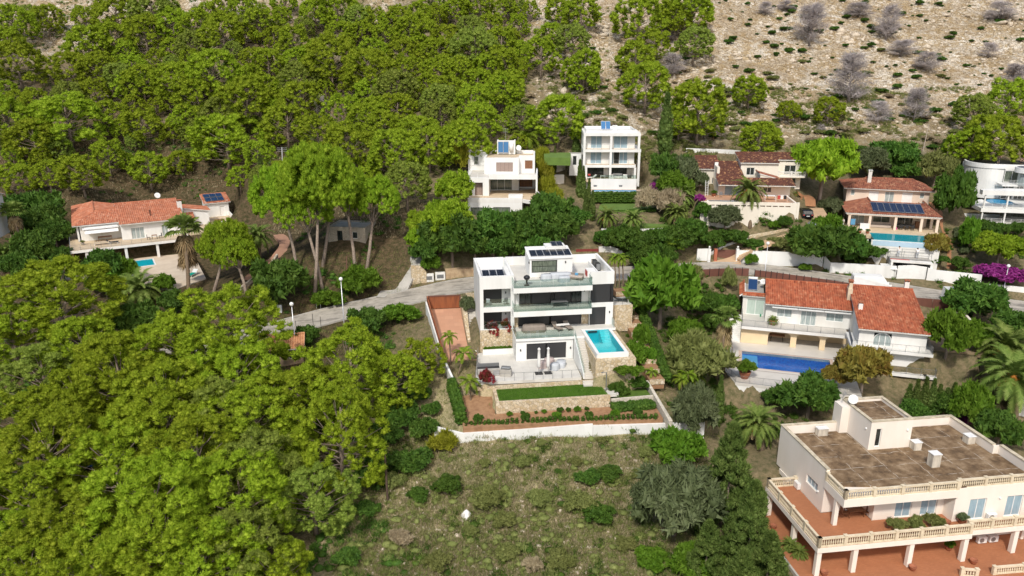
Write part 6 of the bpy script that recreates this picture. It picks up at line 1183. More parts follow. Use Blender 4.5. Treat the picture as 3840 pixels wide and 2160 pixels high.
def frond_mesh(seed, n=46, L=2.6, mat=palmleaf, nl=20, lo=-40, hi=80, droop=1.0, wl=.55, w=.085, dead=6, arch=1.0):
    rng = np.random.default_rng(seed); V = []; T = []; mi = []
    for i in range(n):
        f = (i+.5)/n; isd = i >= n-dead; el = R(hi+(lo-hi)*f+rng.uniform(-8, 8)); az = i*2.399+rng.uniform(-.2, .2); l = L*rng.uniform(.85, 1.1)*(.75 if isd else 1)
        h = np.array([math.cos(az), math.sin(az), 0]); p = h*.12; P = [p.copy()]; e = el; s = np.array([-h[1], h[0], 0])
        for k in range(8):
            p = p+(h*math.cos(e)+np.array([0, 0, math.sin(e)]))*l/8; e -= R(9+11*k/8)*droop*arch; e = max(e, R(-82)); P.append(p.copy())
        P = np.array(P); b = len(V)
        for k, q in enumerate(P): wv = .035*(1-k/9); V += [q-s*wv, q+s*wv]
        for k in range(8): T += [(b+2*k, b+2*k+1, b+2*k+3), (b+2*k, b+2*k+3, b+2*k+2)]; mi += [int(isd)]*2
        for k in range(nl):
            t = .12+.86*k/nl; x = t*8; j = int(min(x, 7)); q = P[j]+(P[j+1]-P[j])*(x-j); d = P[j+1]-P[j]; d /= np.linalg.norm(d); nn = np.cross(s, d)
            ll = wl*math.sin(math.pi*min(1, .22+t*.75))*rng.uniform(.85, 1.1)
            for sg in (-1, 1):
                o = s*sg*.8+d*.62+nn*(-.12+rng.uniform(-.12, .12))+np.array([0, 0, -.22*droop]); o /= np.linalg.norm(o); b2 = len(V); V += [q-d*w, q+d*w, q+o*ll]; T.append((b2, b2+1, b2+2)); mi.append(int(isd))
    return mesh_np('palm_fronds', np.array(V), np.array(T), [mat, deadfrond], mi)
def fan_mesh(seed, n=34, L=1.1, Rr=.85, mat=palmleaf, skirt=30, hang=1.5):
    rng = np.random.default_rng(seed); V = []; T = []; mi = []
    for i in range(n+skirt):
        isd = i >= n; f = i/n if not isd else 1; el = R(80-85*f+rng.uniform(-8, 8)) if not isd else R(rng.uniform(-80, -50)); az = i*2.399+rng.uniform(-.2, .2); h = np.array([math.cos(az), math.sin(az), 0]); s = np.array([-h[1], h[0], 0]); dz = np.array([0, 0, 1.])
        d = h*math.cos(el)+dz*math.sin(el); o = (h*.1 if not isd else h*.12-dz*rng.uniform(0, hang)); l = L*rng.uniform(.8, 1.1)*(1 if not isd else .6); p = o+d*l; b = len(V); V += [o-s*.025, o+s*.025, p+s*.02, p-s*.02]; T += [(b, b+1, b+2), (b, b+2, b+3)]; mi += [int(isd)]*2
        nn = np.cross(s, d); d2 = d*.85-dz*.35; d2 /= np.linalg.norm(d2)
        for k in range(11):
            a = R(-105+21*k); v = d2*math.cos(a)+s*math.sin(a)+nn*.08*math.cos(a*3); tip = p+v*Rr*rng.uniform(.85, 1.1)-dz*.16*abs(math.sin(a))-dz*(.12 if not isd else .3); m = p+v*Rr*.55; w = np.cross(v, nn)*.085; b = len(V); V += [p, m-w, tip, m+w]; T += [(b, b+1, b+2), (b, b+2, b+3)]; mi += [int(isd)]*2
    return mesh_np('fan_fronds', np.array(V), np.array(T), [mat, deadfrond], mi)
def dead_proto(seed, H=6.0, R_=2.6):
    rng = np.random.default_rng(seed); B = MB(); B.tube([(0, 0, -.4), (.15, .1, H*.4), (.1, -.1, H*.95)], [.2, .13, .03], 5); tips = []
    for i in range(64):
        z = H*rng.uniform(.1, .95); a = rng.uniform(0, 6.28); l = R_*(1.1-z/H*.75)*rng.uniform(.7, 1.1); e = rng.uniform(.05, .6); s = np.array([.1, .05, z]); p = s+np.array([math.cos(a)*l, math.sin(a)*l, l*e]); B.tube([tuple(s), tuple((s+p)/2+rng.normal(0, .12, 3)), tuple(p)], [.05, .035, .012], 3, cap=False)
        for k in range(60): tips.append((s+(p-s)*rng.uniform(.3, 1.05)+rng.normal(0, .22, 3), (p-s)/l))
    V, T = leaves(rng, np.array([t[0] for t in tips]), np.array([t[1] for t in tips]), .85, .02, .2, .6, .7); T0 = []
    for f in B.f: T0 += [(f[0], f[i], f[i+1]) for i in range(1, len(f)-1)]
    return mesh_np('bare_branches', np.vstack([np.array(B.v), V]), np.vstack([np.array(T0), T+len(B.v)]), [deadwood, deadtwig], np.r_[np.zeros(len(T0), int), np.ones(len(T), int)])
RNG = random.Random(11)
def put(name, label, cat, p, parts, yaw, scale, group=None):
    o = thing(name, label, cat, tuple(p), yaw, group); o.scale = scale if hasattr(scale, '__len__') else (scale,)*3
    for nm, me in parts:
        c = bpy.data.objects.new(nm, me); COL.objects.link(c); c.parent = o
    return o
def solo(name, label, cat, p, me, yaw, scale, group=None):
    o = bpy.data.objects.new(name, me); COL.objects.link(o); o.location = tuple(p); o.rotation_euler = (0, 0, yaw); o.scale = scale if hasattr(scale, '__len__') else (scale,)*3
    return tag(o, label, cat, group)
PINE_FAR = [pine_proto(20+i, style='open' if i % 2 else 'dome') for i in range(7)]
PINE_NEAR = [pine_proto(50+i, R_=4.0, H=8.5, style='open' if i % 3 else 'dome', near=True) for i in range(6)]
UMB = [pine_proto(80+i, R_=4.2, H=3.6, style='umbrella', near=True) for i in range(3)]
NPINE = [0]
def pine(px, py, w, label, group, protos=None, hk=.95, hmax=12.5, name='pine_tree'):
    p, d = hit(px, py+.6*w); wm = w*d/FPX
    for _ in range(2):
        h = min(max(wm*hk, 3.0), hmax); p, d = hit(px, py, above=h*.96); wm = w*d/FPX
    k = NPINE[0]; NPINE[0] += 1; pr = protos or (PINE_NEAR if d < 95 else PINE_FAR); cr, tr, R_, H = pr[k % len(pr)]
    z = gzf(p[0], p[1]); s = wm/(2*R_)*1.04
    return put(name, label, 'pine tree', (p[0], p[1], z), [('crown', cr), ('trunk', tr)], RNG.uniform(0, 6.28), (s, s, h/H), group)
# wood on the hillside (x, y of the crown's top and its width, in crops 2.013 times the photo)
HILL = {(0, 0): [(80, 60, 260), (100, 310, 300), (620, 60, 140), (860, 10, 270), (1130, 5, 300), (1080, 130, 240), (1290, 80, 220), (640, 210, 280), (820, 170, 250), (720, 410, 230), (520, 400, 230), (900, 490, 200), (950, 320, 160), (1010, 430, 180), (1060, 510, 240), (980, 560, 200), (1300, 300, 160), (1320, 480, 280), (1440, 250, 200), (1500, 90, 220), (1660, 120, 260), (1600, 390, 320), (1480, 600, 280), (1840, 600, 330), (1930, 370, 200), (1950, 90, 180), (480, 740, 420), (60, 760, 330), (820, 780, 200), (1060, 840, 240), (1390, 810, 200), (1690, 880, 430), (1660, 760, 250), (800, 1080, 220), (600, 1200, 260), (350, 1230, 200), (110, 1240, 220), (1110, 1170, 230), (230, 900, 300), (500, 640, 220), (700, 620, 200), (1560, 1000, 160), (1800, 1270, 160)],
        (950, 0): [(60, 60, 230), (220, 10, 160), (620, 10, 260), (780, 60, 200), (900, 80, 180), (1120, 60, 190), (1250, 30, 170), (1360, 5, 200), (1230, 120, 260), (1460, 190, 200), (1640, 130, 180), (1790, 120, 180), (1520, 5, 180), (1680, 5, 220), (1900, 5, 160), (820, 170, 170), (660, 170, 180), (380, 140, 130), (300, 210, 220), (570, 290, 330), (900, 310, 200), (1130, 300, 200), (1260, 270, 180), (1390, 290, 200), (1680, 230, 300), (1870, 230, 240), (1600, 330, 200), (880, 390, 320), (1160, 430, 230), (1420, 440, 220), (100, 370, 220), (340, 490, 260), (520, 470, 160), (1280, 570, 170), (1480, 590, 230), (1850, 360, 250), (1900, 560, 250), (1690, 530, 180), (1060, 550, 270), (870, 620, 220), (80, 600, 180), (330, 640, 280), (670, 720, 230), (870, 760, 270), (1080, 710, 250), (1400, 660, 250), (1650, 660, 260), (1850, 600, 220), (240, 810, 280), (480, 880, 230), (950, 860, 240), (1250, 880, 280), (1420, 780, 220), (1700, 800, 240), (750, 960, 330), (1080, 1000, 330), (1320, 960, 300), (1600, 930, 300), (960, 1120, 200), (1150, 1250, 300), (1010, 110, 160), (1000, 200, 160), (460, 330, 180), (760, 480, 200), (1560, 440, 200), (1760, 420, 200)],
        (1900, 0): [(60, 10, 150), (180, 20, 120), (400, 5, 180), (560, 2, 240), (1000, 2, 300), (1380, 2, 300), (330, 180, 180), (500, 200, 220), (260, 300, 240), (560, 400, 240), (580, 510, 180), (1110, 240, 220), (980, 330, 240), (1060, 480, 320), (1420, 220, 230), (1460, 640, 400), (1840, 590, 210), (1310, 820, 220), (1500, 870, 150), (1930, 940, 260), (390, 720, 340), (130, 810, 180), (30, 240, 150), (30, 540, 150), (1250, 20, 240)],
        (2840, 0): [(10, 660, 100), (250, 770, 140), (550, 740, 180), (1650, 730, 230), (1920, 630, 300), (1600, 980, 250), (1820, 900, 350), (30, 940, 180)]}
TAKEN = []
for (ox, oy), L in HILL.items():
    for x, y, w in L:
        px, py, wf = ox+x/2.013, oy+y/2.013, w/2.013
        if py < 6: py -= RNG.uniform(5, 45)
        if px < 1000: lg = ('bright green pine in the thick wood on the slope above the orange roofed villa', 'pines above the orange roofed villa')
        elif px < 1960: lg = ('bright green pine in the dense hillside wood left of the stepped white house', 'pines of the dense hillside wood')
        elif px < 2480: lg = ('bright green pine on the stony slope behind the two tall white houses', 'pines behind the white houses')
        elif px < 3300: lg = ('scattered green pine on the stony slope above the old tiled villa', 'pines above the old tiled villa')
        else: lg = ('dark green spreading pine behind the curved white house', 'pines behind the curved white house')
        pine(px, py, wf*1.22, *lg, hk=1.0)
        TAKEN.append((px, py+wf*.5, wf))
fill = 0; tries = 0
while fill < 62 and tries < 4000:   # smaller trees standing in the gaps of the wood
    tries += 1; px, py, wf = RNG.uniform(-20, 1960), RNG.uniform(-20, 640), RNG.uniform(62, 118)
    if py > 640-.12*px+(200 if px < 900 else 0)-190 and px < 900: continue
    if px < 330 and 30 < py < 330 and px > 40: continue
    if 440 < px < 560 and py < 120 or py > 560 and px > 1500: continue
    if any(math.hypot(px-a, (py+wf*.5-b)*1.3) < .36*(c+wf) for a, b, c in TAKEN): continue
    pine(px, py, wf, 'bright green pine in the dense hillside wood left of the stepped white house' if px >= 1000 else 'bright green pine in the thick wood on the slope above the orange roofed villa', 'pines of the dense hillside wood' if px >= 1000 else 'pines above the orange roofed villa', hk=1.05); TAKEN.append((px, py+wf*.5, wf)); fill += 1
S6 = 1.4907
NEAR = [(125, 672, 270), (560, 742, 250), (455, 800, 230), (295, 865, 250), (95, 880, 200), (560, 885, 230), (405, 930, 250), (870, 838, 240), (62, 985, 200), (190, 945, 190), (560, 965, 230), (632, 985, 240), (400, 1005, 240), (480, 1065, 250), (275, 1085, 250), (105, 1062, 250), (625, 1100, 240), (335, 1185, 320), (585, 1172, 260), (62, 1200, 210), (155, 1285, 260), (405, 1290, 280), (620, 1290, 230), (260, 1375, 260), (62, 1385, 200), (505, 1345, 260), (690, 1390, 170), (205, 820, 180), (780, 1180, 190), (765, 930, 190), (15, 780, 180), (500, 1180, 200), (20, 1310, 160), (990, 900, 150)]
for x, y, w in NEAR: pine(x*S6, y*S6, w*S6*1.06, 'bright green pine in the close wood below the road, left of the scrub field', 'pines of the near wood', PINE_NEAR, 1.02, 12.5)
pine(845*S6, 985*S6, 240*S6, 'large pine with pale bare lower branches at the left edge of the scrub field', None, [PINE_NEAR[1]], 1.25, 12)
pine(1060*S6, 862*S6, 110*S6, 'sparse leaning pine with bare grey branches beside the white driveway wall', None, [PINE_FAR[1]], 1.0, 8)
def tallpine(cx, top, w, bx, by, label, k):
    p, d = hit(bx, by); cw = w*d/FPX; q = at(cx, top, d); ztop = q[2]; hc = cw*.68; s = cw/8.4
    o = thing('tall_pine', label, 'pine tree', tuple(p)); c = bpy.data.objects.new('crown', UMB[k % 3][0]); COL.objects.link(c); c.parent = o
    off = np.array([q[0]-p[0], q[1]-p[1], ztop-hc-p[2]]); c.location = off; c.scale = (s, s, hc/3.6); c.rotation_euler.z = k*1.3
    b = MB(); e = off+np.array([0, 0, hc*.55]); e = off+np.array([0, 0, hc*.3]); b.tube([(0, 0, -.5), tuple(e*.35+np.array([.12, 0, 0])), tuple(e*.7), tuple(e)], [.3, .24, .2, .1], 8)
    for j in range(6): a = j*1.05; b.tube([tuple(e*.72), tuple(e*.9+np.array([math.cos(a), math.sin(a), 0])*cw*.16), tuple(e+np.array([math.cos(a)*cw*.3, math.sin(a)*cw*.3, hc*.1]))], [.09, .07, .03], 5, cap=False)
    t = b.build('trunk', bark, o, smooth=True); return o
for i, a in enumerate([(1050, 640, 250, 1118, 1030, 'tall bare trunked pine with a rounded crown, leftmost of the roadside group'), (1185, 570, 310, 1178, 1118, 'tallest pine of the roadside group, its pale trunk standing nearest the road'), (1130, 700, 210, 1212, 1090, 'straight trunked tall pine just right of the palest trunk of the roadside group'), (1290, 640, 200, 1335, 1040, 'tall pine with a slanting trunk in front of the stone cottage'), (1400, 680, 190, 1371, 1028, 'tall pine with a layered crown, rightmost of the roadside group'), (1240, 620, 210, 1208, 1000, 'tall pine with a thin shaded trunk behind the roadside group'),
        (835, 845, 200, 797, 1098, 'leaning pine with a wide crown beside the sandy pool terrace'), (880, 905, 150, 925, 1105, 'pine with a thin slanting pale trunk above the rubble wall')]): tallpine(*a, i)
# broad-leaved trees and shrubs
def protos(mat, n, seed, **k): return [bush_proto(seed+i, mat, **k) for i in range(n)]
BP = {'broad': protos(broadleaf, 3, 100, ln=.2, wd=.07), 'fresh': protos(freshleaf, 3, 110, ln=.24, wd=.09), 'olive': protos(oliveleaf, 2, 120, ln=.2, wd=.035, nleaf=70), 'hedge': protos(hedgeleaf, 3, 130, ln=.13, wd=.045, nl=11, pr=.17), 'scrub': protos(scrubleaf, 3, 140, ln=.22, wd=.035, up=.5), 'dry': protos(dryleaf, 2, 150, ln=.3, wd=.03, up=.5), 'yellow': protos(yellowleaf, 2, 160, ln=.4, wd=.05, up=.6), 'autumn': protos(autumnleaf, 1, 170, ln=.22, wd=.085), 'purple': protos(purpleleaf, 1, 180, ln=.14, wd=.06), 'redflower': protos(redflower, 1, 190, ln=.22, wd=.06, nl=6, kp=5, nleaf=30), 'stonep': protos(stoneleaf, 2, 195, ln=.13, wd=.03, nl=14, kp=14, pr=.13, nleaf=40)}
WORD = {'broad': 'dark green', 'fresh': 'fresh green', 'olive': 'grey green', 'hedge': 'deep green', 'scrub': 'dull green', 'dry': 'dry brown', 'yellow': 'yellow green', 'autumn': 'red and gold', 'purple': 'purple flowering', 'redflower': 'red flowering', 'stonep': 'bright green'}
bt = MB(); bt.tube([(0, 0, -.4), (.02, .01, .3), (0, 0, .75)], [.07, .055, .03], 6); BTR = limb_mesh('trunk', bt, bark); NB = [0]
def bush(px, py, w, kind, where, ratio=1.0, tree=False, group=None, word=None):
    p, d = hit(px, py+.5*w); wm = w*d/FPX
    for _ in range(2): h = wm*ratio*.8; p, d = hit(px, py, above=h*.95); wm = w*d/FPX
    k = NB[0]; NB[0] += 1; me = BP[kind][k % len(BP[kind])]; z = gzf(p[0], p[1]); s = wm/2*1.03; lab = f'{word or WORD[kind]} {"tree" if tree else "shrub"} {where}'
    if tree:
        o = put('leafy_tree', lab, 'tree', (p[0], p[1], z), [('trunk', BTR)], RNG.uniform(0, 6.28), (s, s, h), group); c = bpy.data.objects.new('crown', me); COL.objects.link(c); c.parent = o; c.location = (0, 0, .12); c.scale = (1, 1, .8); return o
    return solo('shrub', lab, 'shrub', (p[0], p[1], z), me, RNG.uniform(0, 6.28), (s, s, h/1.05), group)
bush(3098, 527, 240, 'stonep', 'big and rounded between the old tiled villa and the solar panel villa', 1.35, True)
bush(1700, 656, 160, 'stonep', 'neat and ball shaped at the left corner of the stepped white house', 1.15, True)
G1, G2, G3 = 'in the thick planting left of the orange roofed villa', 'in the tree mass between the modern house and the stepped white house', 'in the overgrown hedge above the road behind the modern house'
for a in [(130, 735, 180), (60, 800, 150), (150, 794, 150), (195, 835, 120), (120, 880, 160), (215, 938, 90), (60, 960, 130), (190, 1000, 110)]: bush(*a, 'broad', G1, 1.1, True, 'trees left of the orange roofed villa')
for x, y, w, k, wh, r, t in [(382, 966, 140, 'broad', 'in front of the white columns of the orange roofed villa', 1.1, 1), (387, 1028, 130, 'fresh', 'below the dark tree beside the sandy pool terrace', 1, 1), (470, 985, 90, 'fresh', 'over the left end of the small turquoise pool', 1.1, 0), (646, 1112, 120, 'broad', 'at the foot of the tall fan palm', .9, 0), (497, 1160, 180, 'broad', 'behind the arching date palm of the left garden', .8, 0), (616, 1048, 75, 'fresh', 'spiky, beside the retaining wall left of the fan palm trunk', 1, 0), (910, 905, 130, 'broad', 'right of the leaning pine, above the dusty pink drive', 1.1, 1), (1049, 1008, 220, 'broad', 'huge, on the bank between the dusty drive and the road', .85, 0), (1337, 1026, 150, 'fresh', 'sprawling on the bank beside the concrete lane', .8, 0), (1228, 1106, 110, 'fresh', 'low, along the road edge below the palest pine trunk', .55, 0), (1377, 1172, 140, 'broad', 'standing beside the road opposite the rust brown gate', .95, 1), (1144, 1236, 100, 'hedge', 'at the road edge just left of the near lamp post', .9, 0), (1496, 1157, 130, 'fresh', 'low and grassy, left of the rust brown fence', .5, 0), (1080, 1250, 70, 'scrub', 'beside the tiled shed at the road edge', .9, 0), (1616, 976, 70, 'fresh', 'round, on top of the stone wall by the meter boxes', 1.0, 0), (1752, 1120, 60, 'olive', 'slender, at the left back corner of the modern house', 1.5, 1),
    (2440, 722, 100, 'dry', 'beside the oval lawn and the purple bush', 1, 0), (2520, 728, 110, 'dry', 'between the purple bush and the date palm pair', 1, 0), (2640, 775, 75, 'hedge', 'right of the date palm pair below the old villa wall', 1.2, 0), (2722, 783, 130, 'olive', 'with a pale leaning trunk below the old villa wall', .9, 1), (2745, 878, 120, 'hedge', 'spreading above the curved white drive wall', .6, 0), (2670, 885, 100, 'hedge', 'left of the curved white drive wall', .8, 0), (2511, 591, 150, 'broad', 'tall, left of the old tiled villa', 1.2, 1), (2560, 600, 130, 'olive', 'touching the left wing of the old tiled villa', 1.3, 1), (2625, 655, 70, 'olive', 'small, in front of the left wing of the old tiled villa', 1.2, 1), (2530, 665, 130, 'fresh', 'below the taller trees left of the old tiled villa', 1.1, 1), (3118, 755, 85, 'olive', 'silvery, beside the brick path by the black car', 1.1, 1), (3110, 824, 100, 'fresh', 'below the silvery tree, right of the sandy drive', 1, 0), (3080, 872, 240, 'broad', 'great dark mass hanging over the white street wall', .8, 0), (3180, 900, 150, 'broad', 'dark, beside the pool wall left of the scaffold', 1, 0), (3213, 940, 110, 'hedge', 'clipped flat above the street wall left of the white canopy', .7, 0), (3260, 958, 120, 'hedge', 'low and clipped, next to the white canopy', .55, 0), (2944, 817, 58, 'hedge', 'neat round ball at the foot of the old villa wall', .95, 0), (2908, 838, 45, 'fresh', 'small and round, left of the neat ball bush', .8, 0), (3000, 905, 110, 'scrub', 'on the bank below the sandy drive', .7, 0), (2920, 905, 90, 'scrub', 'on the bank behind the white street wall near the lamp post', .6, 0), (2832, 915, 100, 'hedge', 'low, behind the white street wall by the gate', .55, 0), (2819, 962, 48, 'fresh', 'ball shaped, growing at the foot of the white street wall', 1, 0), (3020, 995, 45, 'fresh', 'yellowish, at the foot of the white street wall above the road', .7, 0),
    (3272, 566, 140, 'olive', 'behind the roof of the solar panel villa, left of the dark shrub', 1.1, 1), (3357, 546, 165, 'broad', 'wide, behind the roof of the solar panel villa', .9, 1), (3441, 581, 65, 'olive', 'pale, behind the right end of the solar villa roof', 1, 0), (3520, 591, 140, 'scrub', 'between the solar panel villa and the curved white house', 1.1, 1), (3410, 620, 110, 'broad', 'just behind the hip of the solar villa roof', .9, 1), (3598, 668, 150, 'hedge', 'tall ivy clad block between the solar villa and the curved white house', 1.75, 0), (3640, 845, 80, 'fresh', 'climbing creeper beside the brick garden path', 1.9, 0), (3511, 894, 85, 'autumn', 'dark reddish, right of the teal infinity pool', 1.3, 1), (3545, 920, 45, 'hedge', 'small ball beside the reddish tree by the infinity pool', 1, 0), (3525, 972, 80, 'hedge', 'clipped low box beside the brick garden path', .5, 0), (3600, 975, 70, 'hedge', 'at the foot of the brick garden path, right side', .8, 0), (3760, 886, 170, 'stonep', 'large and yellowish, below the curved white house', 1, 1), (3685, 840, 80, 'broad', 'at the left corner of the curved white house', 1, 0), (3750, 848, 70, 'broad', 'middle one below the columns of the curved white house', .9, 0), (3815, 846, 70, 'broad', 'right one below the columns of the curved white house', .9, 0), (3765, 1010, 160, 'purple', 'bougainvillea cascading over the low street wall', .5, 0), (3690, 1005, 70, 'purple', 'bougainvillea at the end of the high street wall', .8, 0), (2453, 692, 42, 'purple', 'beside the tall white house', 1, 0), (2625, 735, 40, 'purple', 'at the left end of the old villa pool terrace', 1, 0),
    (3675, 1082, 220, 'broad', 'wide, right of the dirt yard wall', .9, 1), (3810, 1175, 170, 'broad', 'at the right edge behind the big date palms', 1, 1), (3570, 1207, 170, 'fresh', 'loose, right of the red tiled wing', 1.2, 1), (3665, 1225, 120, 'fresh', 'pointed, left of the big date palms', 1.1, 1), (3252, 1331, 190, 'autumn', 'with gold and crimson leaves in front of the red tiled wing', 1.1, 1), (3138, 1392, 100, 'autumn', 'small, at the right end of the dark blue pool', 1, 1), (3045, 1440, 210, 'broad', 'bushy, below the dark blue pool terrace', .95, 1), (2910, 1470, 110, 'broad', 'in front of the archway under the dark blue pool', .9, 1), (3548, 1495, 130, 'broad', 'behind the flat roof of the balustrade villa', 1, 1), (3655, 1470, 140, 'fresh', 'thin and open with a pale stem, behind the flat roof corner', 1.5, 1), (3760, 1565, 200, 'broad', 'dark, right behind the parapet of the balustrade villa', .9, 1), (3430, 1530, 130, 'broad', 'low, behind the stair tower of the balustrade villa', .8, 0), (3620, 1560, 110, 'purple', 'low, behind the far parapet of the balustrade villa', .4, 0),
    (2486, 1010, 265, 'fresh', 'very large and dense, beside the soil steps right of the modern house', 1.25, 1), (2565, 1216, 130, 'fresh', 'below the very large tree, left of the fan palm', 1.1, 1), (2615, 1285, 240, 'scrub', 'broad and yellowish, left of the dark blue pool terrace', 1.0, 1), (2640, 1120, 120, 'hedge', 'clipped, in the garden left of the mint glass door', .9, 0), (2725, 1120, 110, 'hedge', 'clipped, at the foot of the wall left of the mint glass door', .9, 0), (2672, 1190, 85, 'hedge', 'round, between the large tree and the fan palm', 1, 0), (2597, 1015, 85, 'scrub', 'twiggy, in front of the dark red brown fence', 1.2, 1), (2735, 1035, 55, 'scrub', 'upright, at the right end of the planted garden fence', 1.8, 0), (2645, 1066, 26, 'hedge', 'left of two little balls in the planted garden', 1, 0), (2690, 1068, 26, 'hedge', 'right of two little balls in the planted garden', 1, 0), (2405, 1235, 70, 'fresh', 'banana like, between the pool and the soil steps', 1.6, 0), (2385, 1300, 90, 'fresh', 'leafy, beside the stone base of the turquoise pool', 1.1, 0), (2440, 1320, 70, 'fresh', 'leafy, at the middle of the soil steps', 1.1, 0), (2362, 1175, 50, 'scrub', 'beside the white edging of the soil steps', 1.1, 0), (2350, 1400, 110, 'fresh', 'low, along the foot of the pool base wall', .4, 0), (2400, 1150, 60, 'fresh', 'growing on the upper soil steps', .7, 0), (2465, 1395, 50, 'broad', 'on the lowest soil step', 1, 0),
    (2610, 1480, 190, 'olive', 'dark and dense, right of the white boundary wall end', 1.3, 1), (2545, 1640, 180, 'fresh', 'bright, at the upper right corner of the scrub field', .85, 0), (2546, 1788, 330, 'olive', 'huge and rounded, at the lower right of the scrub field', 1.05, 1), (2610, 2090, 180, 'fresh', 'low, below the huge olive like tree', .6, 0), (2440, 2080, 120, 'fresh', 'low, left below the huge olive like tree', .5, 0), (1665, 1645, 110, 'yellow', 'yellowish, under the cranked end of the white boundary wall', .6, 0),
    (1845, 1218, 55, 'redflower', 'left one climbing the stone facing of the modern house', 1.4, 0), (1900, 1218, 50, 'redflower', 'right one climbing the stone facing of the modern house', 1.3, 0), (1822, 1420, 60, 'redflower', 'at the left front corner of the lower white terrace', 1.3, 0), (2314, 1447, 88, 'hedge', 'big glossy one right of the lawn corner', 1.05, 0), (2390, 1440, 80, 'hedge', 'between two small palms on the green bed', .8, 0)]: bush(x, y, w, k, wh, r, bool(t))
for a in [(1675, 768, 210), (1600, 800, 150), (1575, 866, 120)]: bush(*a, 'stonep', G2, 1.05, True, 'trees between the two white houses')
for a in [(1695, 849, 210), (1844, 806, 190), (2064, 738, 160), (1975, 806, 170), (2099, 822, 160), (2024, 889, 160), (1925, 880, 140), (2150, 789, 110), (1780, 880, 150), (1600, 910, 120), (1850, 900, 140)]: bush(*a, 'broad', G2, 1.05, True, 'trees between the two white houses')
for a in [(2330, 870, 140), (2400, 882, 150), (2470, 878, 150), (2540, 862, 160), (2590, 842, 150), (2270, 872, 80), (2480, 930, 120), (2400, 935, 110)]: bush(*a, 'hedge', G3, .9, False, 'overgrown hedge above the road')
for i, a in enumerate([(2032, 572, 62), (2042, 622, 66), (2050, 680, 66), (2075, 730, 70)]): bush(*a, 'yellow', f'of bamboo right of the stepped white house, {["uppermost", "second", "third", "lowest"][i]} of four', 1.4, False, 'bamboo beside the stepped house')
bush(1728, 566, 70, 'yellow', 'of bamboo at the left side of the stepped white house', 1.7)
for i, a in enumerate([(3595, 858, 34), (3597, 878, 34), (3607, 903, 40), (3617, 929, 38)]): bush(*a, 'olive', f'clipped ball right of the brick path, {["highest", "second highest", "third highest", "lowest"][i]} of four', .95, False, 'clipped balls by the brick path')
MEAD = [(1680, 1803, 120, 'hedge'), (1571, 1852, 85, 'hedge'), (1834, 1862, 130, 'scrub'), (1894, 1937, 90, 'scrub'), (1546, 1713, 150, 'broad'), (1965, 1728, 70, 'scrub'), (2158, 1728, 55, 'scrub'), (2208, 1788, 90, 'broad'), (2287, 1768, 95, 'broad'), (2397, 1778, 60, 'scrub'), (2262, 1648, 45, 'scrub'), (2029, 1862, 100, 'scrub'), (2173, 1867, 120, 'scrub'), (2238, 1912, 130, 'hedge'), (2095, 1763, 30, 'broad'), (1480, 1790, 90, 'scrub'), (1900, 2060, 90, 'scrub'), (1640, 2090, 100, 'scrub'), (2100, 2090, 110, 'scrub'), (1500, 2010, 90, 'dry'), (1760, 1990, 60, 'scrub'), (2350, 2030, 80, 'scrub'), (2030, 1660, 40, 'scrub'), (1820, 1740, 50, 'scrub'), (2420, 1690, 60, 'scrub'), (2000, 2110, 80, 'dry'), (1380, 1900, 90, 'broad'), (1300, 2080, 100, 'broad')]
for x, y, w in ((1500, 1545, 140), (1590, 1590, 110), (1440, 1610, 130), (1565, 1470, 100), (1490, 1470, 110), (1420, 1720, 110), (1620, 1530, 70), (1360, 1780, 110)): bush(x, y, w, 'broad', 'in the shady thicket between the near wood and the white boundary wall', .8, False, 'thicket shrubs left of the white boundary wall')
for x, y, w, k in MEAD: bush(x, y, w, k, 'growing in the scrub field below the white boundary wall', .55, False, f'{WORD[k]} shrubs of the scrub field')
# planted bed and clipped hedges of the modern house
def hedge(name, label, F, pts, wid, hgt, zlist, mat, seed, step=.34, pr=.3):
    rng = np.random.default_rng(seed); C = []
    for (a, b_), (za, zb) in zip(zip(pts, pts[1:]), zip(zlist, zlist[1:])):
        a, b_ = np.array(a), np.array(b_); L = np.linalg.norm(b_-a); t = (b_-a)/L; s = np.array([-t[1], t[0]])
        for k in range(int(L/step)):
            q = a+t*(k+.5)*step; z = za+(zb-za)*(k+.5)*step/L
            for j in np.arange(-wid/2+pr*.6, wid/2-pr*.5, pr*1.1):
                for h in np.arange(pr*.6, hgt, pr*1.2): r = rng.normal(0, .05, 3); C.append((q[0]+s[0]*j+r[0], q[1]+s[1]*j+r[1], z+h+r[2]))
    V, T, sm = puffs(rng, np.array(C), pr*rng.uniform(.85, 1.2, len(C)), .95, 26, .16, .05, .85, 1, .1, .5, .8)
    o = bpy.data.objects.new(name, mesh_np('hedge_leaves', V, T, [mat], None, sm)); COL.objects.link(o); o.location = F.o; o.rotation_euler.z = F.yaw; return tag(o, label, 'hedge')
hedge('clipped_hedge', 'long clipped green hedge running down beside the terraced soil steps', FA, [(21.9, 9.5), (21.9, 0), (21.4, -9)], 1.1, 1.2, [1.4, -1.6, -4.4], hedgeleaf, 301)
hedge('front_hedge', 'low loose hedge along the top of the white boundary wall', FA, [(-3.2, -14.6), (3, -14.8), (10, -15.2), (18.3, -15.8)], .5, .5, [-5.3]*4, hedgeleaf, 302, .5, .24)
hedge('side_hedge', 'dark hedge along the left edge of the planted bed inside the white wall', FA, [(-4.0, -7.5), (-3.3, -14.3)], 1.2, 1.3, [-4.2, -5.4], hedgeleaf, 303)
hedge('ground_cover', 'dark spreading ground cover right of the lawn wall', FA, [(13.5, -13.6), (18.4, -13.4)], 1.6, .45, [-5.0, -5.0], broadleaf, 304, .3, .25)
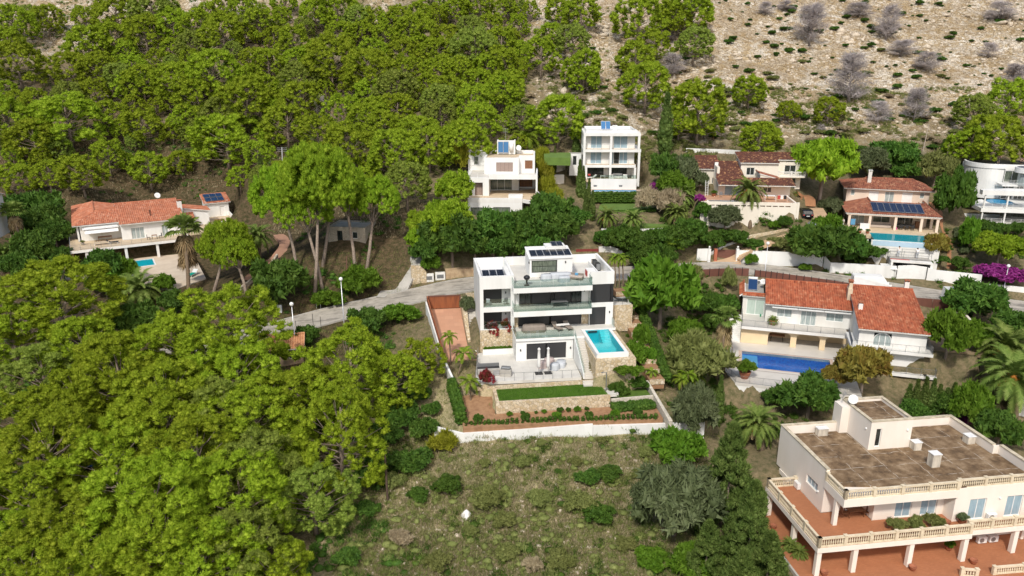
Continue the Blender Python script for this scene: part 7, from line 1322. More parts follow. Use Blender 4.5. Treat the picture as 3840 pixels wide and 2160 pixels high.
hedge('pool_hedge', 'clipped hedge below the narrow sky blue pool of the tall white house', FF, [(1.0, -5.3), (10.6, -5.2)], 1.2, 1.9, [-3.3, -3.3], hedgeleaf, 305)
hedge('lawn_hedge', 'clipped hedge along the front of the oval lawn', FF, [(4.5, -12.4), (11.8, -11.6)], 1.1, 1.0, [-4.6, -4.3], hedgeleaf, 306)
for k, (u, v, s) in enumerate([(1.9, -13.6, .45), (3.4, -13.5, .4), (4.9, -13.5, .3), (5.8, -13.5, .4), (7.6, -13.6, .6), (8.5, -13.5, .45), (9.5, -13.6, .55), (10.6, -13.5, .4), (3.6, -14.3, .75), (7.0, -14.5, .7), (10.6, -14.7, .7), (-1.6, -14.0, .8), (13.5, -14.8, .7), (16, -15, .8)]):
    p = FA.w(u, v, -5.0 if v > -14 else -5.25); solo('shrub', 'small green garden shrub in the brown planting bed below the lawn wall', 'shrub', p, BP['hedge' if k % 3 else 'fresh'][k % 3], k, (s*.75, s*.75, s*.9), 'shrubs in the planting bed')
for k, u in enumerate(np.arange(.6, 4, .5)): p = FA.w(u, -.4, -2.5); solo('planter_plant', 'green plant in the white planter under the left loggias', 'plant', p, BP['fresh'][k % 3], k, (.3, .3, .35), 'plants in the white planter')
# cypresses
CY = [column_proto(400+i, cypleaf) for i in range(3)]; SPR = [spray_cypress(410), spray_cypress(411)]
cyt = MB(); cyt.tube([(0, 0, -.5), (0, 0, 5)], [.16, .05], 6); CYT = limb_mesh('trunk', cyt, bark)
def cypress(px, top, base, w, label, k=0, group=None, spr=False):
    p, d = hit(px, base); q = at(px, top, d*1.0); h = q[2]-p[2]; wm = w*d/FPX; me, R_, H = (SPR[k % 2], 2.2, 9.0) if spr else (CY[k % 3], .6, 8.0)
    return put('cypress', label, 'cypress', p, [('crown', me), ('trunk', CYT)], k*1.7, (wm/2/R_, wm/2/R_, h/H), group)
for i, a in enumerate([(2490, 348, 595, 52, 'tallest slender dark cypress right of the tall white house'), (2080, 545, 655, 14, 'thin lone cypress beside the small steps between the white houses'), (2172, 595, 745, 24, 'slim cypress touching the left corner of the tall white house'), (2186, 620, 750, 20, 'second slim cypress at the left corner of the tall white house'), (2206, 665, 800, 20, 'cypress left of the narrow sky blue pool'), (2220, 710, 830, 22, 'cypress at the left end of the oval lawn'), (2196, 705, 820, 22, 'cypress behind the left end of the oval lawn'), (2690, 1385, 1600, 34, 'slender cypress behind the feathery front cypress'), (3155, 500, 560, 26, 'small cypress above the big rounded pine'), (3530, 520, 600, 26, 'small cypress right of the leaning pole on the slope'), (985, 575, 700, 26, 'narrow cypress in front of the hillside wood'), (2160, 490, 600, 30, 'green cypress behind the left edge of the tall white house')]): cypress(*a, i)
for i, (x, y, b_) in enumerate([(3395, 1425, 1560), (3420, 1405, 1570), (3450, 1395, 1575), (3478, 1400, 1580), (3505, 1425, 1575), (3535, 1440, 1570), (3562, 1420, 1550)]): cypress(x, y, b_, 36, 'slender dark cypress in the clump behind the stair tower of the balustrade villa', i, 'cypresses behind the stair tower')
for i, a in enumerate([(2715, 1530, 1990, 250, 'tall feathery cypress in the front, tallest of its row by the scrub field'), (2800, 1740, 2140, 220, 'feathery cypress in front of the left terrace of the balustrade villa'), (2860, 1930, 2300, 230, 'feathery cypress at the bottom edge below the terracotta terrace'), (2640, 1900, 2200, 180, 'feathery cypress between the huge olive like tree and the cypress row'), (2760, 2000, 2350, 220, 'lowest feathery cypress at the bottom edge of the row')]): cypress(*a, i, None, True)
# palms
DATE = [frond_mesh(500, 64, 2.9), frond_mesh(501, 58, 2.8)]; QUEEN = frond_mesh(503, 22, 2.6, limeleaf, 18, -30, 75, 1.35, .75, .07, 2); FOX = frond_mesh(504, 15, 1.6, limeleaf, 15, -10, 75, 1.3, .45, .07, 0); FAN = [fan_mesh(510), fan_mesh(511, 30, 1.0, .8, palmleaf, 44, 2.2)]; YOUNG = fan_mesh(512, 16, 1.3, .8, limeleaf, 4, .3)
fr = np.random.default_rng(5); fv, ft, fs_ = puffs(fr, fr.normal(0, .28, (26, 3))+np.array([0, 0, -.15]), .16, 1.2, 10, .15, .03); FRUIT = mesh_np('date_fruit', fv, ft, [plain('orange_dates', (.45, .17, .02), .7)], None, fs_)
def palm(cx, cy, bx, by, w, label, me, fruit=False, r=.22, name='palm_tree', group=None, L=2.8):
    p, d = hit(bx, by); q = at(cx, cy, d); s = w*d/FPX/2/(L*.82); e = q-p
    o = thing(name, label, 'palm tree', tuple(p), 0, group); b = MB(); n = 6; P = [tuple(e*(k/n)+np.array([math.sin(math.pi*k/n)*.12*abs(e[2])*.15, 0, -.3 if k == 0 else 0])) for k in range(n+1)]
    b.tube(P, [r*(1.25-.35*k/n) for k in range(n+1)], 9); b.build('trunk', palmbark, o, smooth=True); c = bpy.data.objects.new('fronds', me); COL.objects.link(c); c.parent = o; c.location = e; c.scale = (s, s, s); c.rotation_euler.z = bx*.7
    if fruit: f = bpy.data.objects.new('fruit', FRUIT); COL.objects.link(f); f.parent = o; f.location = e+np.array([-.3*s, -.35*s, -.1]); f.scale = (s*1.2, s, s*.9)
    return o
for a in [(2808, 715, 2812, 858, 135, 'date palm with orange fruit in front of the old villa wall', DATE[0], True, .3), (2545, 735, 2548, 800, 135, 'date palm right of the oval lawn, upper of the pair', DATE[1], False, .3), (2540, 800, 2540, 852, 105, 'date palm beside the square lawn, lower of the pair', DATE[0], False, .28), (2277, 810, 2280, 872, 100, 'date palm left of the square lawn, left of two', DATE[1], True, .25), (2372, 822, 2375, 878, 100, 'date palm left of the square lawn, right of two', DATE[0], False, .25), (515, 1085, 520, 1160, 190, 'arching date palm in front of the sandy pool terrace', DATE[1], False, .3), (3775, 1300, 3790, 1475, 230, 'great date palm at the right edge, upper of two', DATE[0], True, .4), (3800, 1410, 3800, 1580, 270, 'great date palm at the right edge, lower of two', DATE[1], True, .42), (2842, 1585, 2850, 1690, 175, 'stout date palm between the cypress row and the balustrade villa', DATE[0], True, .45), (965, 885, 975, 985, 130, 'date palm in the shade beside the dusty pink drive', DATE[1], False, .28), (15, 955, 10, 1030, 120, 'date palm cut by the left edge below the fan palm', DATE[0], False, .28)]: palm(*a)
palm(1975, 520, 1972, 575, 130, 'lime green feather palm behind the roof of the stepped white house', QUEEN, True, .2, L=2.6)
for a in [(688, 862, 708, 1113, 135, 'tall fan palm with a shaggy brown skirt beside the sandy pool terrace', FAN[1], False, .26), (48, 795, 92, 1008, 85, 'thin fan palm near the left edge beside the white house sliver', FAN[0], False, .17), (2722, 1195, 2684, 1432, 110, 'leaning fan palm left of the dark blue pool terrace', FAN[1], False, .17)]: palm(*a, L=1.95)
palm(2520, 920, 2518, 1000, 85, 'young pale green palm with an upright spear behind the road', YOUNG, False, .13, L=2.0)
for a in [(1683, 1262, 1690, 1372, 68, 'small feather palm at the lower end of the pink driveway, upper of three'), (1738, 1325, 1716, 1412, 84, 'small feather palm beside the left railing of the lower white terrace'), (1762, 1432, 1764, 1545, 90, 'small drooping palm beside the honey flagstone path'), (2303, 968, 2308, 1088, 62, 'slender palm at the right back corner of the modern house, left of three'), (2318, 962, 2322, 1092, 60, 'slender palm at the right back corner of the modern house, middle of three'), (2333, 970, 2336, 1088, 60, 'slender palm at the right back corner of the modern house, right of three'), (2555, 1420, 2552, 1505, 70, 'small bushy palm below the end of the clipped hedge, left of three'), (2580, 1405, 2568, 1512, 80, 'small bushy palm below the end of the clipped hedge, middle of three'), (2612, 1418, 2614, 1478, 75, 'small yellowing palm below the end of the clipped hedge, right of three'), (2352, 1408, 2354, 1472, 44, 'little palm on the green bed, left of two'), (2445, 1395, 2446, 1466, 56, 'little palm on the green bed, right of two')]: palm(*a, FOX, False, .085, L=1.5)
# dead trees on the burnt slope
DEAD = [dead_proto(600+i) for i in range(3)]
for i, (x, y, w, h) in enumerate([(385, 30, 300, 320), (970, 40, 240, 270), (690, 400, 330, 380), (1180, 660, 220, 260), (1260, 390, 240, 150), (900, 760, 220, 170), (1745, 320, 160, 120), (1830, 10, 260, 150), (60, 15, 150, 100), (1080, 300, 260, 130), (200, 5, 160, 80), (760, 20, 260, 110), (1930, 480, 240, 200), (-640, 400, 230, 180), (-700, 250, 200, 60), (-640, 30, 330, 80), (480, 940, 90, 60)]):
    px, pb = 2840+x/2.013, (y+h)/2.013; p, d = hit(px, pb); q = at(px, y/2.013, d); s = w/2.013*d/FPX/5.0; put('dead_tree', 'bare grey burnt tree on the stony hillside above the villas', 'dead tree', p, [('branches', DEAD[i % 3])], i*1.3, (s, s, max(.25, (q[2]-p[2])/6.2)), 'burnt grey trees on the stony hillside')
for px, py, w in ((1120, 430, 60), (1205, 450, 55)): p, d = hit(px, py); s = w*d/FPX/5; put('dead_tree', 'bare grey tree standing among the green pines of the hillside wood', 'dead tree', p, [('branches', DEAD[0])], 1, (s, s, s*1.3), 'grey trees among the pines')
# shrubs on the hillside
def sxy(p): d = np.array(p)-C0; D = d@fw; return 1920+FPX*(d@rt)/D, 1080-FPX*(d@up)/D
n = 0
while n < 230:
    px, py = RNG.uniform(2500, 3860), RNG.uniform(-10, 480)
    if py > 420 and px < 2700: continue
    p, d = hit(px, py); s = RNG.choice((.3, .4, .5, .6, .8, 1.1)); z = gzf(p[0], p[1]); solo('hillside_shrub', 'small dark green bush dotted over the stony hillside', 'shrub', (p[0], p[1], z-.05), BP['broad'][n % 3], RNG.uniform(0, 6), (s*1.2, s, s*.9), 'bushes on the stony hillside'); n += 1
n = 0
while n < 170:
    px, py = RNG.uniform(1950, 3600), RNG.uniform(180, 570)
    if RNG.random() > .25+.75*sstep(np.array((py-150+(2400-px)*.12)/300)): continue
    p, d = hit(px, py); s = RNG.uniform(.5, 1.3); z = gzf(p[0], p[1])
    if z < 17.5 or any(abs((q := F.loc(p[0], p[1]))[0]-5) < 9 and -3 < q[1] < 14 for F in (FE, FF, FG, FH, FI)): continue
    k = RNG.choice(('scrub', 'scrub', 'dry', 'broad')); solo('slope_scrub', f'low {WORD[k]} scrub bush on the lower slope behind the villas', 'shrub', (p[0], p[1], z-.1), BP[k][n % len(BP[k])], RNG.uniform(0, 6), (s*1.3, s*1.1, s*.75), f'low {WORD[k]} bushes on the lower slope'); n += 1
# undergrowth, grass and stones that nobody could count
def inpadsv(x, y):
    m = road_eval(x, y)[0] < 3.4
    for q in PADS: m |= poly_dist(x, y, q[0]) < .3
    return m
def scatter(name, mats, n, box, make, seed, cond=None):
    rng = np.random.default_rng(seed); out = np.zeros((0, 3))
    while len(out) < n:
        m = n*2; p, d = hitv(rng.uniform(box[0], box[1], m), rng.uniform(box[2], box[3], m)); k = (d < 318) & ~inpadsv(p[:, 0], p[:, 1])
        if cond is not None: k &= cond(p)
        if make is undermk: k &= vnoise(p[:, 0], p[:, 1], 3.3, 21)+.6*vnoise(p[:, 0], p[:, 1], 1.3, 22) > .08
        out = np.vstack([out, p[k]])
    P = out[:n].copy(); P[:, 2] = gzv(P[:, 0], P[:, 1]); V, T, mi = make(rng, P); o = bpy.data.objects.new(name, mesh_np(name, V, T, mats, mi)); COL.objects.link(o); tag(o, kind='stuff'); return o
def outside(F, u0, u1, v0, v1):
    def f(p): u, v = F.loc(p[:, 0], p[:, 1]); return ~((u > u0) & (u < u1) & (v > v0) & (v < v1))
    return f
def tufts(rng, P, k=7, h=.38, sp=.3, w=.022):
    n = len(P); pos = np.repeat(P, k, 0)+np.c_[rng.normal(0, sp, (n*k, 2)), np.zeros(n*k)]+np.array([0, 0, .08]); nr = np.tile([0, 0, 1.], (n*k, 1)); V, T = leaves(rng, pos, nr, h, w, .2, .8, .55); return V, T, None
def undermk(rng, P): V, T, sm = puffs(rng, P+np.array([0, 0, .1]), .25+.75*rng.uniform(0, 1, len(P))**2, .6, 44, .34, .035, .55, 1, .5, .6, .7, .3); return V, T, None
def rocks(rng, P, a=.08, b=.3):
    v, f = ICO1; n = len(P); r = (a+(b-a)*rng.uniform(0, 1, n)**3)[:, None, None]; q = v[None]*(1+rng.uniform(-.35, .35, (n, len(v), 1)))*r*rng.uniform(.6, 1.4, (n, 1, 3)); q[..., 2] *= .6
    return (q+P[:, None]).reshape(-1, 3), (f[None]+np.arange(n)[:, None, None]*len(v)).reshape(-1, 3), None
offD = outside(FD, -3, 32, -24, 30); offB = outside(FB, -3, 29, -15, 13)
scatter('undergrowth', [broadleaf], 2200, (-60, 1500, 560, 2250), undermk, 700, offD); scatter('slope_undergrowth', [scrubleaf], 2600, (-60, 2300, -20, 660), undermk, 701, offD); scatter('slope_ground_cover', [broadleaf], 900, (-60, 1500, 0, 660), undermk, 708, offD)
scatter('garden_undergrowth', [hedgeleaf], 800, (2350, 3900, 820, 1650), undermk, 702, offB); scatter('low_scrub', [scrubleaf], 3600, (1900, 3900, 330, 620), undermk, 709)
scatter('dry_grass', [dryleaf], 9000, (1250, 2650, 1640, 2230), tufts, 703); scatter('green_grass', [scrubleaf], 14000, (1250, 2650, 1640, 2230), tufts, 704); scatter('bank_grass', [scrubleaf], 5000, (1000, 2700, 950, 1650), tufts, 710)
scatter('slope_grass', [dryleaf], 12000, (1500, 3900, -20, 640), lambda r, P: tufts(r, P, 6, .5, .35, .04), 705); scatter('wood_floor_grass', [dryleaf], 9000, (-60, 1600, -20, 900), lambda r, P: tufts(r, P, 6, .45, .35, .04), 711, offD)
scatter('meadow_weeds', [scrubleaf], 700, (1280, 2620, 1650, 2230), lambda r, P: undermk(r, P)[:2]+(None,), 713); scatter('dark_weeds', [hedgeleaf], 240, (1280, 2620, 1650, 2230), undermk, 714)
scatter('rock_outcrops', [rockm], 420, (2050, 3900, -20, 470), lambda r, P: rocks(r, P, .3, 1.3), 715, lambda p: vnoise(p[:, 0]*.5, p[:, 1], 6, 31)+.5*vnoise(p[:, 0], p[:, 1], 2.5, 32) > .22)
scatter('field_stones', [rockm], 2200, (1300, 2600, 1640, 2230), lambda r, P: rocks(r, P, .04, .24), 706); scatter('hillside_stones', [rockm], 7000, (2000, 3900, -20, 520), lambda r, P: rocks(r, P, .1, .55), 707)
def lawnmk(rng, P): n = len(P); V, T = leaves(rng, P+np.array([0, 0, .03]), np.tile([0, 0, 1.], (n, 1)), .09, .02, .2, .8, .6); return V, T, None
lr = np.random.default_rng(9); P = np.array([FA.w(u, v, -3.71) for u, v in zip(lr.uniform(1, 13, 14000), lr.uniform(-12.5, -9.5, 14000))]); V, T, _ = lawnmk(lr, P); o = bpy.data.objects.new('lawn_grass', mesh_np('lawn_grass', V, T, [grassleaf])); COL.objects.link(o); tag(o, kind='stuff')
# ------------------------------------------------------------------ street lamps and poles
def lamp(bx, by, tx, ty, label, z=None):
    p = hit(bx, by)[0] if z is None else atz(bx, by, z); d = float((p-C0)@fw); h = at(tx, ty, d)[2]-p[2]; t = thing('street_lamp', label, 'street lamp', tuple(p))
    b = MB(); b.lathe([(.13, -.2), (.13, .25), (.075, .35), (.05, h-.3)], 8); b.build('pole', antenna, t, smooth=True); b = MB(); b.lathe([(.05, h-.3), (.2, h-.18), (.27, h), (.22, h+.16), (.1, h+.25), (0, h+.27)], 12); b.build('lamp_head', whitepaint, t, smooth=True)
lamp(1291, 1222, 1275, 1030, 'street lamp standing alone at the near edge of the road, left of the driveway gate')
lamp(1112, 1335, 1080, 1120, 'street lamp at the near edge of the road above the tiled shed')
lamp(2867, 1036, 2880, 903, 'street lamp rising behind the solar collector of the arcade villa')
lamp(3760, 1104, 3782, 988, 'street lamp in front of the purple bougainvillea')
lamp(2074, 1040, 2070, 912, 'street lamp whose globe shows above the roof of the modern house')
def pole(bx, by, tx, ty, label, mat, r=.12, cross=0, name='utility_pole'):
    p, d = hit(bx, by); q = at(tx, ty, d); t = thing(name, label, 'pole', tuple(p)); b = MB(); e = q-p; b.tube([(0, 0, -.4), tuple(e)], [r, r*.7], 7); b.build('shaft', mat, t)
    for k in range(cross): b = MB(); z = .97-.07*k; b.tube([tuple(e*z-np.array([1.0, 0, 0])), tuple(e*z+np.array([1.0, 0, 0]))], .05, 4); b.build('crossarm', mat, t)
pole(1455, 1898, 1442, 1680, 'dark brown wooden pole at the left edge of the scrub field', plain('creosoted_wood', (.07, .045, .03), .9), .13); pole(2674, 528, 2683, 427, 'thin wooden pole on the stony slope above the old tiled villa', teak, .1, 1); pole(3460, 568, 3484, 464, 'leaning pale pole on the slope above the solar panel villa', plain('weathered_pole', (.36, .30, .24), .9), .1)
pole(1060, 640, 1057, 552, 'pale electricity pole with crossarms rising out of the pines', antenna, .1, 3); pole(1297, 1070, 1300, 960, 'slim dark pole among the shaded tall pine trunks', brownmetal, .08)
for i, (px, py, h) in enumerate([(1112, 1245, 1.0), (1175, 1222, 1.1), (1205, 1238, 1.2)]): p, d = hit(px, py); b = MB(); b.tube([(0, 0, -.2), (0, 0, h*1.6)], .035, 5); o = b.build('fence_post', darkmetal, loc=tuple(p)); tag(o, f'thin dark fence post at the road edge, {["leftmost", "middle one", "rightmost"][i]} of three', 'post')
p, d = hit(1049, 1172); b = MB(); b.box(-.35, .35, -.15, .15, -.2, 1.1); o = b.build('utility_box', whitepaint, loc=tuple(p), bevel=.03); tag(o, 'small white utility box on the verge below the huge dark bush', 'box')
p, d = hit(1195, 1157); b = MB(); b.tube([(-.3, 0, -.1), (-.3, 0, .75), (-.2, 0, .9), (.2, 0, .9), (.3, 0, .75), (.3, 0, -.1)], .05, 6); o = b.build('hoop_barrier', whitepaint, loc=tuple(p)); tag(o, 'small white metal hoop at the far edge of the road', 'hoop')
p, d = hit(1748, 1945); v, f = ICO2; rr_ = np.random.default_rng(3); q = v*(1+.25*np.sin(v*4+1).sum(1, keepdims=True)*.5)*np.array([.55, .5, .75]); o = bpy.data.objects.new('white_rock', mesh_np('white_rock', q, f, [plain('white_stone', (.78, .77, .74), .9, (.6, .58, .54), 3)])); COL.objects.link(o); o.location = p+np.array([0, 0, .2]); tag(o, 'white boulder lying alone in the scrub field', 'rock')
for i, (px, py, s) in enumerate([(2508, 1752, .35), (2525, 1768, .3), (2548, 1763, .35), (2550, 1790, .4)]): p, d = hit(px, py); b = MB(); b.box(-.9*s, .9*s, -.6*s, .6*s, -.1, .45*s); o = b.build('stone_block', stone, loc=tuple(p), bevel=.05); o.rotation_euler.z = i*.7; tag(o, 'pale dressed stone block dumped at the right side of the scrub field', 'stone', 'dumped stone blocks')
# ------------------------------------------------------------------ vehicles
def vehicle(name, label, cat, p, yaw, L, W_, H, prof, paint, roofp=None, glass=darkglass, van=False):
    """prof: side outline (x along the car, z); the front is +x"""
    t = thing(name, label, cat, tuple(p), yaw); n = len(prof); b = MB()
    ring = lambda k, y: [(x*L, y*(k if z < .55 else k*.86), z*H) for x, z in prof]
    V = ring(W_/2, -1)+ring(W_/2, 1); b.add(V, [tuple(range(n)), tuple(range(2*n-1, n-1, -1))]+[(i, n+i, n+(i+1) % n, (i+1) % n) for i in range(n)]); b.build('body', paint, t, bevel=.06)
    g = MB(); x0, x1 = (-.44, .30) if not van else (.12, .36)
    for s in (-1, 1): y = s*(W_/2*.90+.012); g.add([(x0*L, y, .60*H), (x1*L, y, .60*H), ((x1-.09)*L, y*.965, .90*H), ((x0+.06)*L, y*.965, .90*H)], [(0, 1, 2, 3) if s < 0 else (3, 2, 1, 0)])
    g.build('side_window', glass, t); xr = min(x for x, z in prof); g = MB(); g.add([(xr*L*.985-.02, -W_*.36, .62*H), (xr*L*.985-.02, W_*.36, .62*H), (xr*L*.90-.03, W_*.34, .90*H), (xr*L*.90-.03, -W_*.34, .90*H)], [(0, 3, 2, 1)]); g.build('rear_window', glass, t)
    for x in (-.31, .31):
        for s in (-1, 1):
            b = MB(); y = s*W_/2*.9; b.tube([(x*L, y-.1, .32), (x*L, y+.1, .32)], .32, 14); w = b.build('wheel', blackplastic, t); r = MB(); r.tube([(x*L, y+s*.1, .32), (x*L, y+s*.112, .32)], .2, 12); r.build('rim', antenna, w)
    for s in (-1, 1): b = MB(); b.box(xr*L-.02, xr*L+.05, s*W_*.36-.13, s*W_*.36+.13, .46*H, .56*H); b.build('tail_light', redcloth, t); b = MB(); b.box(.485*L, .503*L, s*W_*.34-.15, s*W_*.34+.15, .42*H, .5*H); b.build('headlight', whitepaint, t)
    b = MB(); b.box(xr*L-.03, xr*L-.005, -.26, .26, .36*H, .43*H); b.build('number_plate', whitepaint, t); return t
SUV = [(-.5, .2), (.5, .2), (.5, .45), (.46, .55), (.25, .6), (.12, .93), (.02, 1.0), (-.36, 1.0), (-.45, .92), (-.49, .6), (-.5, .5)]; VAN = [(-.5, .12), (.5, .12), (.5, .42), (.42, .52), (.32, .88), (.26, 1.0), (-.48, 1.0), (-.5, .95)]
blk = plain('black_car_paint', (.008, .008, .01), .15); silver = plain('silver_car_paint', (.45, .46, .48), .25, metal=.5); bluep = plain('dark_blue_car_paint', (.012, .045, .14), .15)
p, d = hit(3028, 826); vehicle('parked_car', 'black family car seen from behind at the top of the sandy drive', 'car', p+np.array([0, 1.8, .15]), R(86), 4.5, 1.9, 1.6, SUV, blk)
p, d = hit(3058, 872); vehicle('parked_car', 'silver car mostly hidden behind the dark bushes beside the sandy drive', 'car', p+np.array([0, 1, .1]), R(60), 4.3, 1.8, 1.5, SUV, silver)
p, d = hit(366, 1745); vehicle('parked_car', 'dark blue car glimpsed through a gap between the near pines', 'car', p+np.array([0, 0, .1]), R(20), 4.3, 1.8, 1.5, SUV, bluep)
p = atz(3262, 1086, 7.3); vehicle('parked_van', 'white van on the road with only its roof showing above the red tiles', 'van', p, R(-12), 5.2, 2.0, 2.2, VAN, whitepaint, van=True)
p = atz(3575, 1142, 6.3); vehicle('parked_van', 'white van behind the creeper wall at the right end of the dirt yard', 'van', p, R(-100), 4.8, 1.9, 2.0, VAN, whitepaint, van=True)
# ------------------------------------------------------------------ people
def person(label, p, yaw, joints, top, legs, bare=False):
    """one skinned body; clothes are children"""
    t = thing('person', label, 'person', tuple(p), yaw); J = joints
    base = dict(pelvis=(0, 0, .92), chest=(0, .02, 1.3), neck=(0, .02, 1.48), head=(0, .05, 1.66), hipl=(-.1, 0, .88), hipr=(.1, 0, .88), kneel=(-.11, .03, .48), kneer=(.11, .03, .48), footl=(-.11, 0, .06), footr=(.11, 0, .06), toel=(-.12, .16, .03), toer=(.12, .16, .03), shl=(-.19, .02, 1.42), shr=(.19, .02, 1.42), ell=(-.25, .05, 1.14), elr=(.25, .05, 1.14), hal=(-.24, .15, .9), har=(.24, .15, .9)); base.update(J)
    E = [('pelvis', 'chest'), ('chest', 'neck'), ('neck', 'head'), ('pelvis', 'hipl'), ('pelvis', 'hipr'), ('hipl', 'kneel'), ('hipr', 'kneer'), ('kneel', 'footl'), ('kneer', 'footr'), ('footl', 'toel'), ('footr', 'toer'), ('chest', 'shl'), ('chest', 'shr'), ('shl', 'ell'), ('shr', 'elr'), ('ell', 'hal'), ('elr', 'har')]
    RD_ = dict(pelvis=.14, chest=.15, neck=.06, head=.105, hipl=.095, hipr=.095, kneel=.065, kneer=.065, footl=.05, footr=.05, toel=.04, toer=.04, shl=.07, shr=.07, ell=.045, elr=.045, hal=.038, har=.038)
    def skinm(nm, keys, grow, mat):
        ks = [k for k in base if k in keys]; me = bpy.data.meshes.new(nm); me.from_pydata([base[k] for k in ks], [(ks.index(a), ks.index(c)) for a, c in E if a in ks and c in ks], []); me.materials.append(mat)
        o = bpy.data.objects.new(nm, me); COL.objects.link(o); o.parent = t; m = o.modifiers.new('skin', 'SKIN')
        for k, v in zip(ks, me.skin_vertices[0].data): v.radius = (RD_[k]*grow,)*2
        me.skin_vertices[0].data[0].use_root = True; s = o.modifiers.new('sub', 'SUBSURF'); s.levels = s.render_levels = 1; return o
    skinm('body', list(base), 1.0, skin)
    if not bare: skinm('shirt', ['pelvis', 'chest', 'shl', 'shr', 'ell', 'elr'], 1.13, top)
    skinm('trousers', ['pelvis', 'hipl', 'hipr', 'kneel', 'kneer', 'footl', 'footr'], 1.16, legs)
    b = MB(); h = base['head']; b.lathe([(.115, -.02), (.118, .05), (.09, .11), (.04, .135), (0, .14)], 10, h[0], h[1]-.02, h[2]+.01); b.build('hair', hairm, t, smooth=True); return t
reach = dict(elr=(.27, .25, 1.35), har=(.25, .45, 1.5)); bend = dict(chest=(0, .16, 1.24), neck=(0, .28, 1.38), head=(0, .36, 1.5), shl=(-.19, .22, 1.33), shr=(.19, .22, 1.33), ell=(-.24, .35, 1.1), elr=(.24, .38, 1.15), hal=(-.15, .55, 1.0), har=(.18, .6, 1.1))
person('painter in white shirt and grey trousers on the scaffold, left one, reaching up', FH.w(6.6, -10.1, -2.32), FH.yaw, reach, whitecloth, fabric)
person('painter in white shirt and grey trousers on the scaffold, right one, leaning forward', FH.w(9.3, -10.1, -2.32), FH.yaw, bend, whitecloth, fabric)
person('person in a white shirt beside the left porch pillar of the solar panel villa', FH.w(-1.0, -1.0, 0), FH.yaw+2.6, {}, whitecloth, whitecloth)
person('bare chested person in pale trousers standing on the black roof of the curved house', FI.w(6.7, 15.0, 8.62), FI.yaw+3.1, bend, whitecloth, taupe, True)
person('person in dark clothes crouching on the black roof of the curved house', FI.w(10.2, 14.2, 8.62), FI.yaw+3.1, dict(pelvis=(0, -.1, .45), chest=(0, .05, .82), neck=(0, .12, 1.0), head=(0, .18, 1.16), hipl=(-.1, -.1, .42), hipr=(.1, -.1, .42), kneel=(-.14, .25, .5), kneer=(.14, .25, .5), footl=(-.12, .05, .06), footr=(.12, .05, .06), toel=(-.12, .22, .03), toer=(.12, .22, .03), shl=(-.19, .06, .95), shr=(.19, .06, .95), ell=(-.25, .2, .7), elr=(.25, .2, .7), hal=(-.15, .4, .5), har=(.15, .4, .5)), blackplastic, blackplastic)
t = fthing('blue_towel', 'pale blue towel hanging by the left porch pillar of the solar panel villa', 'towel', FH, .6, -.75); b = MB(); b.box(-.35, .35, -.03, .03, .6, 1.6); b.build('cloth', bluecloth, t); b = MB(); b.tube([(-.4, 0, 0), (-.4, 0, 1.65), (.4, 0, 1.65), (.4, 0, 0)], .02, 4); b.build('rack', greymetal, t)
# ------------------------------------------------------------------ terrace furniture
def lounger(F, u, v, z, turn, label, fm=taupe, cm=taupe, group=None):
    t = fthing('sun_lounger', label, 'sun lounger', F, u, v, z, group, turn); b = MB(); b.box(-.33, .33, -.95, .35, .27, .33); b.build('seat', cm, t); b = MB(); b.slab([(-.33, .36, .33), (.33, .36, .33), (.33, .95, .75), (-.33, .95, .75)], .06); b.build('backrest', cm, t)
    for x in (-.3, .3):
        for y in (-.85, .25): b = MB(); b.box(x-.03, x+.03, y-.03, y+.03, 0, .269); b.build('leg', fm, t)
    return t
lounger(FA, 9.6, -.9, .02, .35, 'taupe sun lounger, left of two sharing a white towel on the glass fronted terrace'); lounger(FA, 11.0, -.8, .02, .2, 'taupe sun lounger, right of two sharing a white towel on the glass fronted terrace')
b = MB(); b.slab([(9.5, -.9, .52), (11.2, -.75, .55), (11.2, -.3, .6), (9.5, -.5, .58)], .08); fone('towel', 'white towel draped over the two taupe sun loungers', 'towel', FA, b, whitecloth)
lounger(FA, 18.6, 2.6, 2.13, 1.3, 'black sun lounger on the small stone terrace right of the modern house', blackplastic, blackplastic)
def blob(name, label, cat, F, u, v, z, L, W_, H, mat, turn=0, wob=.06, group=None):
    b = MB(); n = 14; k = 5; P = []
    for j in range(k+1):
        f = j/k; s = 1-.10*f**3; z_ = H*min(1, f*1.08)
        for i in range(n): a = 2*math.pi*i/n; e = (abs(math.cos(a))**4+abs(math.sin(a))**4)**-.25; w = 1+wob*math.sin(5*a+j)*(1-f); P.append((math.cos(a)*e*L/2*s*w, math.sin(a)*e*W_/2*s*w, z_))
    b.add(P, [(j*n+i, j*n+(i+1) % n, (j+1)*n+(i+1) % n, (j+1)*n+i) for j in range(k) for i in range(n)]+[tuple(k*n+i for i in range(n))]); o = b.build(name, mat, smooth=True); o.location = F.w(u, v, z); o.rotation_euler.z = F.yaw+turn; return tag(o, label, cat, group)
blob('covered_table', 'large table under a taupe cover on the glass fronted terrace', 'covered table', FA, 6.6, -1.2, .02, 3.0, 1.3, .85, taupe)
for u, v, L, w, h, tn, lb in ((8.5, 1.2, 1.4, .95, .75, .2, 'armchair under a grey cover on the roof terrace, left end of the seating group'), (10.3, 1.6, 3.0, 1.0, .75, 0, 'long sofa under a grey cover on the roof terrace, below the penthouse window'), (10.6, .2, 1.5, .9, .7, .1, 'stool group under a grey cover at the front of the roof terrace seating')): blob('covered_furniture', lb, 'covered furniture', FA, u, v, 5.9, L, w, h, fabric, tn)
